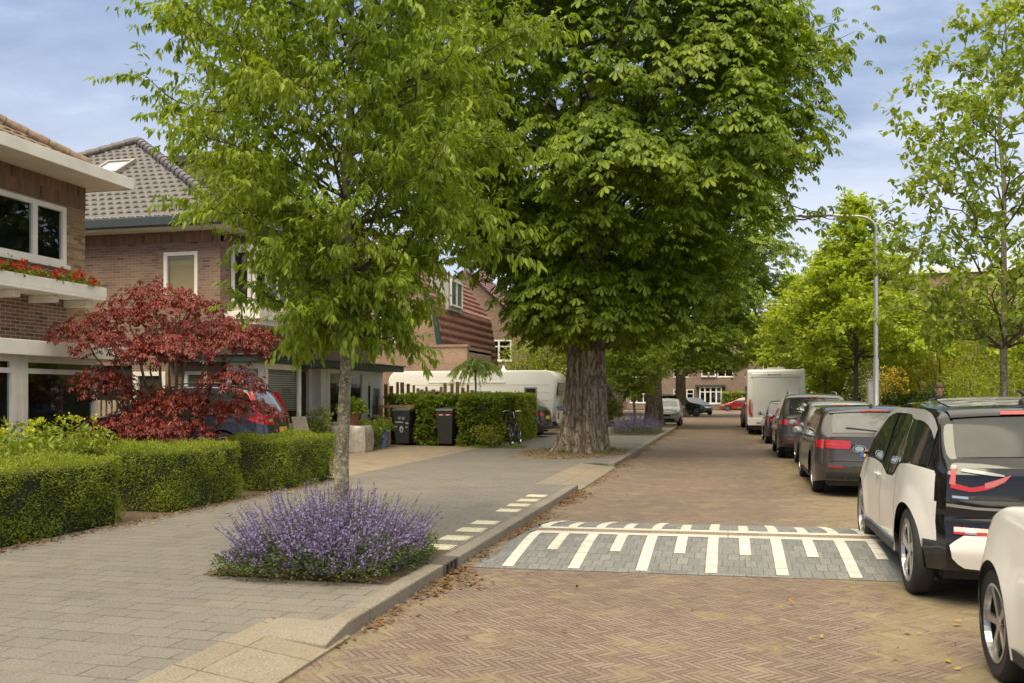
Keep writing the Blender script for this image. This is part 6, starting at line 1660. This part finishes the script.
# ------------------------------------------------------------------ bins, post, fence, pot, bicycle
BIN = plain('bin_grey', (.035,.037,.036), .5, var=.12)
def wheelie(label, loc, rz, lid, marks=None):
    t = thing('wheelie_bin', label, 'bin', loc, rz)
    b = MB(); vs = []
    lv = [(0,.21,.24),(.9,.27,.33),(1.0,.28,.34)]
    for z,hx,hy in lv: vs += [(-hx,-hy,z+.06),(hx,-hy,z+.06),(hx,hy,z+.06),(-hx,hy,z+.06)]
    b.add(vs, [(3,2,1,0)]+[(i*4+j,i*4+(j+1)%4,i*4+4+(j+1)%4,i*4+4+j) for i in range(2) for j in range(4)]+[(8,9,10,11)]); b.build('bin_body', BIN, t, world=False, bevel=.025)
    b = MB(); b.add([(-.30,-.36,1.065),(.30,-.36,1.065),(.30,.36,1.065),(-.30,.36,1.065),(-.27,-.33,1.13),(.27,-.33,1.13),(.27,.30,1.17),(-.27,.30,1.17)], [(3,2,1,0),(4,5,6,7),(0,1,5,4),(1,2,6,5),(2,3,7,6),(3,0,4,7)]); b.build('lid', lid, t, world=False, bevel=.012)
    b = MB(); b.tube([(-.25,.37,1.03),(-.25,.44,1.05),(.25,.44,1.05),(.25,.37,1.03)], .016, 6); b.build('handle', BIN, t, world=False)
    for s in (-1,1):
        b = MB(); b.lathe([(.03,-.025),(.095,-.025),(.10,0),(.095,.025),(.03,.025)], 16, 'x', (s*.25,.24,.10)); b.build('wheel', RUBBER, t, world=False)
    return t
LIDG = plain('bin_lid_green', (.05,.065,.045), .55); 
wb = wheelie('grey wheelie bin with green lid and peeling white stickers', (-9.75,26.35,PZ), .02, LIDG)
fy = lambda z: -.24-.09*(z-.06)/.9-.006
b = MB()
def stk(b,x0,x1,z0,z1): b.add([(x0,fy(z0),z0),(x1,fy(z0),z0),(x1,fy(z1),z1),(x0,fy(z1),z1)], [(0,1,2,3)])
for k, (x0,wd) in enumerate(((-.10,.05),(-.04,.05),(.035,.04),(.085,.05))):
    stk(b,x0,x0+.014,.80,.88); stk(b,x0+.014,x0+wd-.012,.866,.88) if k != 2 else stk(b,x0+.014,x0+wd-.012,.80,.814); stk(b,x0+wd-.012,x0+wd,.80,.88) if k % 2 == 0 else stk(b,x0+.014,x0+wd-.012,.835,.848)
stk(b,-.20,.06,.70,.735); stk(b,-.20,-.14,.56,.60); stk(b,.14,.23,.66,.71); stk(b,.13,.2,.55,.58)
b.build('stickers', plain('sticker_white',(.50,.47,.43),.7,var=.3,scale=30), wb, world=False, fixn=False)
b = MB(); n=20; o=[(.0+.062*cos(2*pi*k/n), .50+.105*sin(2*pi*k/n)) for k in range(n)]; i_=[(.005+.03*cos(2*pi*k/n), .485+.05*sin(2*pi*k/n)) for k in range(n)]
b.add([(x,fy(z)-.001,z) for x,z in o]+[(x,fy(z)-.001,z) for x,z in i_], [(k,(k+1)%n,n+(k+1)%n,n+k) for k in range(n)]); b.build('house_number', plain('sticker_white',(.5,.47,.43),.7), wb, world=False, fixn=False)
wb2 = wheelie('black wheelie bin with a red and white striped band, wedged in the hedge', (-8.35,26.35,PZ), -.03, plain('bin_lid_black',(.02,.02,.022),.35))
for k in range(5):
    b = MB(); x0 = -.27+.108*k; z0,z1 = .93,.97; b.add([(x0,fy(z0),z0),(x0+.108,fy(z0),z0),(x0+.128 if k<4 else x0+.108,fy(z1),z1),(x0+.02 if k else x0,fy(z1),z1)], [(0,1,2,3)])
    b.build('band_stripe', plain('stripe_red',(.45,.02,.03),.5) if k%2==0 else plain('stripe_white',(.6,.58,.55),.5), wb2, world=False, fixn=False)
# timber post frame beside the bins
t = thing('timber_frame', 'weathered timber frame beside the stickered bin', 'fence', (-10.35,26.5,PZ))
for x in (-.25,.05): 
    b = MB(); b.box(x-.045,x+.045,-.045,.045,-.1,1.15); b.build('post', WOOD, t, world=False, bevel=.006)
b = MB(); b.box(-.3,1.25,-.03,.03,1.15,1.24); b.build('top_rail', WOOD, t, world=False, bevel=.005)
b = MB(); b.box(-.35,.15,-.06,-.045,.72,.86); b.build('cross_board', WOOD, t, world=False)
# stake fence above the hedge
t = thing('stake_fence', 'uneven brown stake fence rising behind the driveway hedge', 'fence', (-9.3,28.6,PZ))
x = -3.3
for k in range(25):
    h = 1.88+rng.uniform(-.16,.12); wd = rng.uniform(.07,.13); b = MB(); lean = rng.normal(0,.03)
    b.beam((x,rng.normal(0,.02),-.05),(x+lean,0,h),wd,.05); b.build('stake', WOOD, t, world=False, bevel=.006); x += wd+rng.uniform(.04,.12)
for z in (.6,1.45):
    b = MB(); b.box(-3.35,.9,.035,.07,z,z+.07); b.build('fence_rail', WOOD, t, world=False)
# potted plant on a wrapped block
t = thing('wrapped_block', 'block wrapped in milky plastic carrying the terracotta pot', 'package', (-10.0,22.9,PZ))
b = MB(); b.grid(lambda u,v: (0,0,0), [0,1],[0,1]) if False else None
vs = []; nn = 20
for z,f in ((0,1.0),(.25,1.06),(.5,1.02),(.68,.98),(.72,.9)):
    for k in range(nn):
        a = 2*pi*k/nn; q = max(abs(cos(a)),abs(sin(a))); vs.append((.5*f*cos(a)/q*(1+.03*sin(7*a+z*9)), .4*f*sin(a)/q*(1+.03*sin(5*a+z*7)), z+.012*sin(3*a)))
b = MB(); b.add(vs, [(i*nn+j,i*nn+(j+1)%nn,(i+1)*nn+(j+1)%nn,(i+1)*nn+j) for i in range(4) for j in range(nn)]+[tuple(range(4*nn,5*nn))]); b.build('wrapping', plain('milky_plastic',(.42,.38,.32),.25,var=.25,scale=9,bump=.5), t, world=False, smooth=True)
def pot(label, loc, r, h, mat, fol, n, hp, L):
    t = thing('potted_plant', label, 'plant pot', loc)
    b = MB(); b.lathe([(r*.7,0),(r*.95,h*.85),(r*1.05,h*.86),(r*1.05,h),(r*.92,h),(r*.9,h*.9),(.01,h*.9)], 20, 'z', closed=True); b.build('pot', mat, t, world=False, smooth=True)
    d = rdir(n); d[:,2] = np.abs(d[:,2]); q = rng.uniform(.3,1,(n,1))**.5
    P = d*q*np.array([r*1.7,r*1.7,hp])+np.array([0,0,h*.9]); V,F = leaves(P, unit(d+rdir(n)*.6), unit(rdir(n)+np.array([0,0,1])), L, L*.5, OVATE); build_np('foliage', V, F, fol, t, world=False)
    return t
TERRA = plain('terracotta', (.24,.10,.05), .8, var=.2, scale=14)
pot('terracotta pot of leafy green plant on the wrapped block', (-10.0,22.9,PZ+.71), .24, .38, TERRA, LEAF_I, 500, .42, .12)
pot('blue and white glazed pot at the garden edge by the bins', (-9.9,25.0,PZ), .17, .55, plain('glazed_blue',(.16,.17,.32),.25,var=.8,scale=11), LEAF_I, 250, .3, .1)
shrub('shrub', 'leafy green shrub between glazed pot and white bay', (-10.0,24.0,PZ), .55, .85, LEAF_I, 1200, .09)
shrub('shrub', 'leafy climber bush left of the terracotta pot', (-10.55,21.9,PZ), .42, 1.15, LEAF_I, 900, .10)
shrub('shrub', 'low bush at the foot of the young tree trunk, by the drive', (-10.3,25.2,PZ), .5, .7, LEAF_B, 700, .08)
# wooden garden chair by the front door
t = thing('garden_chair', 'pale wooden slatted chair by the front door behind the dark estate car', 'chair', (-10.1,20.6,PZ), R(70))
b = MB(); b.box(-.25,.25,-.25,.25,.40,.44); b.build('seat', WOOD, t, world=False)
b = MB(); b.beam((-.0,.25,.44),(0,.42,1.0),.48,.03); b.build('backrest', plain('chair_grey',(.33,.28,.21),.7), t, world=False)
for sx in (-1,1):
    for sy in (-1,1):
        b = MB(); b.beam((sx*.22,sy*.22,.4),(sx*.24,sy*.26,0),.04,.04); b.build('leg', WOOD, t, world=False)
# ivy and hedges round the drive
hedge('ivy_hedge', 'loose ivy hedge between the two bins', -9.35,-8.72, 26.3,27.0, 1.35, LEAF_I, 700, .11, .075, ROUND, bulge=.14)
hedge('ivy_hedge', 'ivy covered fence top behind the timber frame and bins', -10.6,-8.0, 27.0,27.7, 1.5, LEAF_I, 500, .11, .075, ROUND, bulge=.16)
hedge('beech_hedge', 'rounded leafy hedge right of the banded bin, at the drive corner', -7.95,-6.85, 26.1,27.3, 1.48, LEAF_I, 700, .10, .06, OVATE, bulge=.12)
hedge('beech_hedge', 'squared leafy hedge behind the leaning bicycle', -8.1,-6.75, 28.6,31.9, 1.55, LEAF_H, 650, .10, .06, OVATE, bulge=.08)
shrub('shrub', 'small rose bush at the foot of the drive hedge', (-6.85,25.6,PZ), .5, .65, LEAF_I, 800, .07, extra=(FLOW_R,30,.05,0))
# weeping willow standard
t = thing('willow_tree', 'small grafted willow with pale drooping mop crown above the stake fence', 'tree', (-8.3,29.3,PZ))
b = MB(); b.tube(arc((0,0,0),(0,0,2.35),0,6,.012), [.045,.04,.04,.038,.036,.03], 8); b.build('trunk', BARK_Y, t, world=False, smooth=True)
A = []; B_ = []; mb = MB()
for k in range(70):
    a = k*2.4; r = rng.uniform(.35,.95); p = np.array([r*.45*cos(a), r*.45*sin(a), 2.55+.35*(1-r)+.1*rng.random()]); q = np.array([r*cos(a), r*sin(a), 2.5-.75*r*rng.random()])
    pts = np.array([[0,0,2.3], p, (p+q)/2+np.array([0,0,.08]), q]); mb.tube(pts, [.009,.006,.004,.002], 4, cap=False); A += [pts[1],pts[2]]; B_ += [pts[2],pts[3]]
mb.build('branches', BARK_B, t, world=False, fixn=False)
V,F = twig_leaves(np.array(A), np.array(B_), 34, .11, .026, .6, LANCE, .5); build_np('crown', V, F, LEAF_W, t, world=False)

# bicycle leaning at the hedge corner
t = thing('bicycle', 'black city bicycle leaning against the drive hedge corner', 'bicycle', (-6.42,26.75,PZ), R(0))
# local: wheels along y, leaning slightly to -x
def lean(p): return (p[0]-.16*p[2], p[1], p[2])
BKM = plain('bike_black',(.02,.02,.02),.35)
for nm, y in (('wheel',0.0),('wheel',1.08)):
    b = MB(); vs = []
    n1, n2 = 36, 6
    for i in range(n1):
        a = 2*pi*i/n1
        for j in range(n2):
            q = 2*pi*j/n2; rr = .335+.018*cos(q); vs.append(lean((.018*sin(q), y+rr*cos(a), .355+rr*sin(a))))
    b.add(vs, [(i*n2+j, i*n2+(j+1)%n2, ((i+1)%n1)*n2+(j+1)%n2, ((i+1)%n1)*n2+j) for i in range(n1) for j in range(n2)])
    wh = b.build('wheel', RUBBER, t, world=False, smooth=True)
    b = MB(); vs = []
    for i in range(n1):
        a = 2*pi*i/n1
        for j in range(4):
            q = 2*pi*j/4; rr = .312+.009*cos(q); vs.append(lean((.012*sin(q), y+rr*cos(a), .355+rr*sin(a))))
    b.add(vs, [(i*4+j, i*4+(j+1)%4, ((i+1)%n1)*4+(j+1)%4, ((i+1)%n1)*4+j) for i in range(n1) for j in range(4)])
    r_ = b.build('rim', CHROME, t, world=False, smooth=True); r_.parent = wh
    b = MB()
    for k in range(14):
        a = 2*pi*k/14; b.tube([lean((.02*(-1)**k,y,.355)), lean((0,y+.31*cos(a),.355+.31*sin(a)))], .0022, 3)
    r_ = b.build('spokes', CHROME, t, world=False); r_.parent = wh
b = MB(); J = {'bb':(0,.44,.30),'seat':(0,.30,.80),'head':(0,.86,.82),'headlow':(0,.90,.66),'rear':(0,0,.355),'front':(0,1.08,.355)}
for a,c_,r in (('bb','seat',.017),('bb','headlow',.019),('seat','headlow',.016),('head','headlow',.02),('bb','rear',.012),('seat','rear',.010),('headlow','front',.013)): b.tube([lean(J[a]),lean(J[c_])], r, 8)
b.build('frame', BKM, t, world=False, smooth=True)
b = MB(); b.tube([lean((0,.30,.80)),lean((0,.27,.95))],.013,8); b.build('seat_post', CHROME, t, world=False)
b = MB(); b.add([lean(p) for p in ((-.02,.45,.97),(.02,.45,.97),(.09,.15,.98),(-.09,.15,.98),(-.02,.44,.93),(.02,.44,.93),(.06,.16,.92),(-.06,.16,.92))], [(0,1,2,3),(7,6,5,4),(0,4,5,1),(1,5,6,2),(2,6,7,3),(3,7,4,0)]); b.build('saddle', BLACK, t, world=False, bevel=.015)
b = MB(); b.tube([lean(p) for p in ((0,.85,.84),(0,.83,1.02))],.012,8); b.tube([lean(p) for p in ((-.29,.66,1.02),(-.25,.80,1.05),(0,.84,1.03),(.25,.80,1.05),(.29,.66,1.02))],.012,8); b.build('handlebar', CHROME, t, world=False, smooth=True)
for y in (0,1.08):
    b = MB(); pts = [lean((0,y+.375*cos(a),.355+.375*sin(a))) for a in np.linspace(.3,2.9,14)]
    for p,q in zip(pts[:-1],pts[1:]): b.beam(p,q,.05,.004,0,(1,0,0))
    b.build('mudguard', BKM, t, world=False)
b = MB(); b.lathe([(.01,-.01),(.09,-.006),(.09,.006),(.01,.01)],18,'x',(-.05,.44,.30)); b.tube([(-.10,.44,.30),(-.10,.40,.14)],.009,6); b.tube([(.06,.44,.30),(.06,.48,.46)],.009,6); b.build('crank', BLACK, t, world=False)
b = MB(); b.box(-.14,.02,-.28,.22,.73,.75); b.build('carrier', BLACK, t, world=False)

# slatted side gate between the houses
t = thing('slatted_gate', 'pale wooden slatted gate under the dark opening between the houses', 'gate', (-14.6,18.45,PZ))
for k in range(14):
    b = MB(); x = -.95+.145*k; b.box(x,x+.085,-.02,.02,.05,1.42); b.build('slat', plain('gate_slat',(.42,.36,.24),.8,var=.25,scale=9), t, world=False)
b = MB(); b.box(-1,1.1,.02,.06,.3,.4); b.box(-1,1.1,.02,.06,1.1,1.2); b.build('gate_rail', WOOD, t, world=False)

# clipped hedges far away, low garden wall
hedge('clipped_hedge', 'tall clipped hedge by the red car at the street end', -.6,6.0, 107,108.4, 1.9, LEAF_H, 60, .22, .12, ROUND)
hedge('clipped_hedge', 'low hedge in front of the house left of the far chestnuts', -12.5,-7.3, 57,58.2, 1.3, LEAF_I, 150, .16, .09, ROUND)
hedge('clipped_hedge', 'dark hedge along the right pavement behind the parked cars', 6.75,7.5, 33,74, 1.5, LEAF_D, 60, .16, .09, ROUND)
# ------------------------------------------------------------------ standing person beyond the cars
pt = thing('person', 'person in dark jacket on the right pavement, head showing above a car roof', 'person', (4.72,22.4,PZ), R(172))
J = [(0,0,.95),(0,.01,1.15),(0,.0,1.38),(0,-.005,1.48),(0,.015,1.545),(0,.03,1.66),(0,.028,1.75),
     (.10,0,.90),(.11,.015,.50),(.12,-.02,.09),(.13,.12,.035),(-.10,0,.90),(-.11,.01,.50),(-.12,-.02,.09),(-.13,.12,.035),
     (.19,-.005,1.41),(.24,-.02,1.13),(.25,.07,.88),(.25,.10,.80),(-.19,-.005,1.41),(-.24,-.02,1.13),(-.25,.07,.88),(-.25,.10,.80)]
Eg = [(0,1),(1,2),(2,3),(3,4),(4,5),(5,6),(0,7),(7,8),(8,9),(9,10),(0,11),(11,12),(12,13),(13,14),(2,15),(15,16),(16,17),(17,18),(2,19),(19,20),(20,21),(21,22)]
RD = [(.155,.115),(.16,.11),(.17,.11),(.07,.065),(.058,.06),(.078,.098),(.062,.075),(.095,.10),(.062,.066),(.045,.05),(.04,.03),(.095,.10),(.062,.066),(.045,.05),(.04,.03),
      (.068,.068),(.05,.05),(.036,.036),(.035,.022),(.068,.068),(.05,.05),(.036,.036),(.035,.022)]
# fingers: short chains rooted in the palm
for s, w0 in ((1,18),(-1,22)):
    px, py, pz = J[w0]
    for k in range(4):
        dy = -.028+.019*k; i0 = len(J); J += [(px, py+dy+.0, pz-.045), (px-s*.006, py+dy+.012, pz-.085), (px-s*.016, py+dy+.018, pz-.11-.008*(k in (1,2)))]
        RD += [(.011,.011),(.010,.010),(.008,.008)]; Eg += [(w0,i0),(i0,i0+1),(i0+1,i0+2)]
    i0 = len(J); J += [(px-s*.012, py+.045, pz-.015), (px-s*.02, py+.062, pz-.055)]; RD += [(.013,.013),(.010,.010)]; Eg += [(w0,i0),(i0,i0+1)]
me = bpy.data.meshes.new('body'); me.from_pydata(J, Eg, []); ob = bpy.data.objects.new('body_skin', me); COL.objects.link(ob)
md = ob.modifiers.new('skin','SKIN'); md.use_smooth_shade = True
for i, r in enumerate(RD): me.skin_vertices[0].data[i].radius = r
me.skin_vertices[0].data[0].use_root = True
sdm = ob.modifiers.new('sub','SUBSURF'); sdm.levels = 2; sdm.render_levels = 2
dg = bpy.context.evaluated_depsgraph_get(); em = bpy.data.meshes.new_from_object(ob.evaluated_get(dg)); bpy.data.objects.remove(ob)
SKIN = plain('skin', (.46,.27,.19), .55, var=.06, obj=True); JACKET = plain('dark_jacket', (.03,.033,.045), .8, var=.2, obj=True); TROUS = plain('grey_trousers', (.07,.07,.08), .85, var=.15, obj=True); SHOE = plain('dark_shoes', (.025,.02,.018), .6, obj=True)
for m_ in (SKIN,JACKET,TROUS,SHOE): em.materials.append(m_)
for p in em.polygons:
    x,y,z = p.center; p.use_smooth = True
    if z < .09 : p.material_index = 3
    elif abs(x) > .17 and z < .86: p.material_index = 0
    elif z < .96 and abs(x) < .2: p.material_index = 2
    elif z < 1.50: p.material_index = 1
    else: p.material_index = 0
bo = bpy.data.objects.new('body', em); COL.objects.link(bo); bo.parent = pt; em.name = 'body'
b = MB(); vs = []; n = 16
for zz,f in ((1.70,1.0),(1.74,1.0),(1.78,.86),(1.81,.6),(1.825,.2)):
    for k in range(n):
        a = 2*pi*k/n; vs.append((.085*f*cos(a), .025-.008+.104*f*sin(a), zz+(.02*sin(a) if zz < 1.72 else 0)))
b.add(vs, [(i*n+j,i*n+(j+1)%n,(i+1)*n+(j+1)%n,(i+1)*n+j) for i in range(4) for j in range(n)]+[tuple(range(4*n,5*n))]); b.build('hair', plain('short_brown_hair',(.10,.06,.04),.8,var=.3,scale=60,obj=True), pt, world=False, smooth=True)
for s in (-1,1):
    b = MB(); b.lathe([(.001,-.006),(.014,-.004),(.014,.004),(.001,.006)],10,'y',(s*.031,.118,1.672)); b.build('eye', plain('eye',(.05,.04,.04),.3), pt, world=False)
    b = MB(); b.lathe([(.006,-.01),(.03,-.006),(.028,.006),(.006,.01)],10,'x',(s*.083,.02,1.655)); b.build('ear', SKIN, pt, world=False, smooth=True)
b = MB(); b.add([(-.016,.118,1.63),(.016,.118,1.63),(0,.15,1.632),(0,.122,1.68)], [(0,1,2),(0,2,3),(1,3,2)]); b.build('nose', SKIN, pt, world=False, smooth=True)
b = MB(); b.box(-.024,.024,.115,.124,1.592,1.60); b.build('mouth', plain('lips',(.33,.15,.12),.5), pt, world=False, bevel=.003)
b = MB(); b.lathe([(.085,1.44),(.095,1.47),(.075,1.525),(.066,1.53),(.07,1.46)],16,'z',(0,.008,0),closed=True); b.build('collar', JACKET, pt, world=False, smooth=True)

# ------------------------------------------------------------------ litter, weeds
def scatter(P, L, mat, name, flat=1.0, prof=OVATE):
    n = len(P); D = rdir(n); D[:,2] *= .25; N = unit(np.array([0,0,1.0])+rdir(n)*.35)
    l = L*rng.uniform(.5,1.3,n); V,F = leaves(P, D, N, l, l*.55, prof, .25, -.05)
    return V,F
LIT = leafmat('fallen_leaf', [(.15,.07,.03),(.22,.11,.045),(.18,.095,.045),(.28,.165,.065),(.11,.055,.028)], .1, .7)
LITY = leafmat('fallen_yellow_leaf', [(.50,.30,.03),(.45,.22,.03),(.5,.4,.05)], .15, .6)
parts = []
n = 5200; y = np.concatenate([rng.uniform(5.3,15.6,n//2), rng.uniform(15,46,n-n//2)]); clus = .5+.5*np.sin(y*1.9)+.35*np.sin(y*4.3+1)
x = KX+.02+np.abs(rng.normal(0,.11,n))*(.45+clus.clip(0,2)); keep = rng.random(n) < clus.clip(.12,1)
x, y = x[keep], y[keep]; z = np.array([bump_h(a,b_) for a,b_ in zip(x,y)])+.010+.02*rng.random(len(x))*np.exp(-(x-KX)*8)
parts.append(scatter(np.stack([x,y,z],1), .05, LIT, ''))
n = 1600; x = -7.02+np.abs(rng.normal(0,.13,n)); y = rng.uniform(5,15.4,n); parts.append(scatter(np.stack([x,y,np.full(n,PZ+.012)],1), .045, LIT, ''))
n = 1500; a = rng.uniform(0,6.28,n); q = np.sqrt(rng.random(n)); x = -4.0+1.4*q*np.cos(a); y = 23.9+2.7*q*np.sin(a); k = x < KX-.2; parts.append(scatter(np.stack([x,y,np.full(n,PZ+.014)],1)[k], .06, LIT, ''))
n = 500; parts.append(scatter(np.stack([rng.uniform(-2.4,3.4,n), rng.uniform(3,40,n), np.full(n,.012)],1), .035, LIT, ''))
n = 500; parts.append(scatter(np.stack([-4.3+1.5*rng.random(n), 6.82+rng.random(n)**2*.25, np.full(n,PZ+.014)],1), .04, LIT, ''))
V,F = join(parts); o = build_np('fallen_leaves', V, F, LIT); tag(o, 'brown fallen leaves drifted along kerb and hedge foot', 'fallen leaves', kind='stuff')
P = np.array([(-6.55,8.9,PZ+.02),(-6.6,9.3,PZ+.02),(-6.5,9.0,PZ+.03),(-6.1,9.25,PZ+.02),(-6.9,8.4,PZ+.03),(-6.65,12.9,PZ+.02),(-6.62,12.8,PZ+.03),(-1.95,6.5,.012),(-6.75,12.2,PZ+.02),(1.2,6.6,.012),(1.0,7.0,.012),(1.6,6.9,.012),(1.3,5.9,.012),(.6,6.3,.012),(.4,7.2,.012),(-1.4,5.6,.012)])
P = np.concatenate([P, P+rng.normal(0,.07,P.shape)*np.array([1,1,.05])]); V,F = scatter(P, .06, LITY, ''); o = build_np('yellow_leaves', V, F, LITY); tag(o, 'scattered yellow fallen leaves on pavement and road', 'fallen leaves', kind='stuff')
# little weeds in joints near the parked cars and kerb
n = 2600; x = np.concatenate([rng.normal(1.9,.45,n//2), KX+.05+np.abs(rng.normal(0,.10,n//4)), rng.uniform(-2.3,2.5,n-n//2-n//4)]); y = rng.uniform(4,30,n)
cl = np.sin(x*3.1+y*.9)+np.sin(y*2.3-x)+rng.normal(0,.6,n); k = cl > .7; x,y = x[k],y[k]; n = len(x)
D = unit(rdir(n)*.6+np.array([0,0,.8])); V,F = leaves(np.stack([x,y,np.array([bump_h(a,b_) for a,b_ in zip(x,y)])+.002],1), D, rdir(n), rng.uniform(.012,.035,n), .009, LANCE)
o = build_np('weeds', V, F, leafmat('weed',[(.14,.16,.03),(.22,.22,.04),(.30,.27,.05)],.3)); tag(o, 'tiny weeds sprouting from the brick joints', 'weeds', kind='stuff')
# rough grass at the foot of the big tree and hedge corner
n = 2600; a = rng.uniform(0,6.28,n); r = rng.uniform(.75,1.15,n); x = -3.8+r*np.cos(a); y = 24.5+r*np.sin(a); 
x2 = rng.uniform(-7.6,-5.6,1400); y2 = 25.6+rng.normal(0,.3,1400); x = np.concatenate([x,x2]); y = np.concatenate([y,y2]); cl = np.sin(x*7)+np.sin(y*5); k = (cl > .1)&(x < KX-.2); x,y = x[k],y[k]; n = len(x)
V,F = leaves(np.stack([x,y,np.full(n,PZ)],1), unit(rdir(n)*.5+np.array([0,0,.8])), rdir(n), rng.uniform(.05,.13,n), .012, LANCE); o = build_np('grass_tufts', V, F, LEAF_I); tag(o, 'rough grass at the chestnut foot and drive corner', 'grass', kind='stuff')
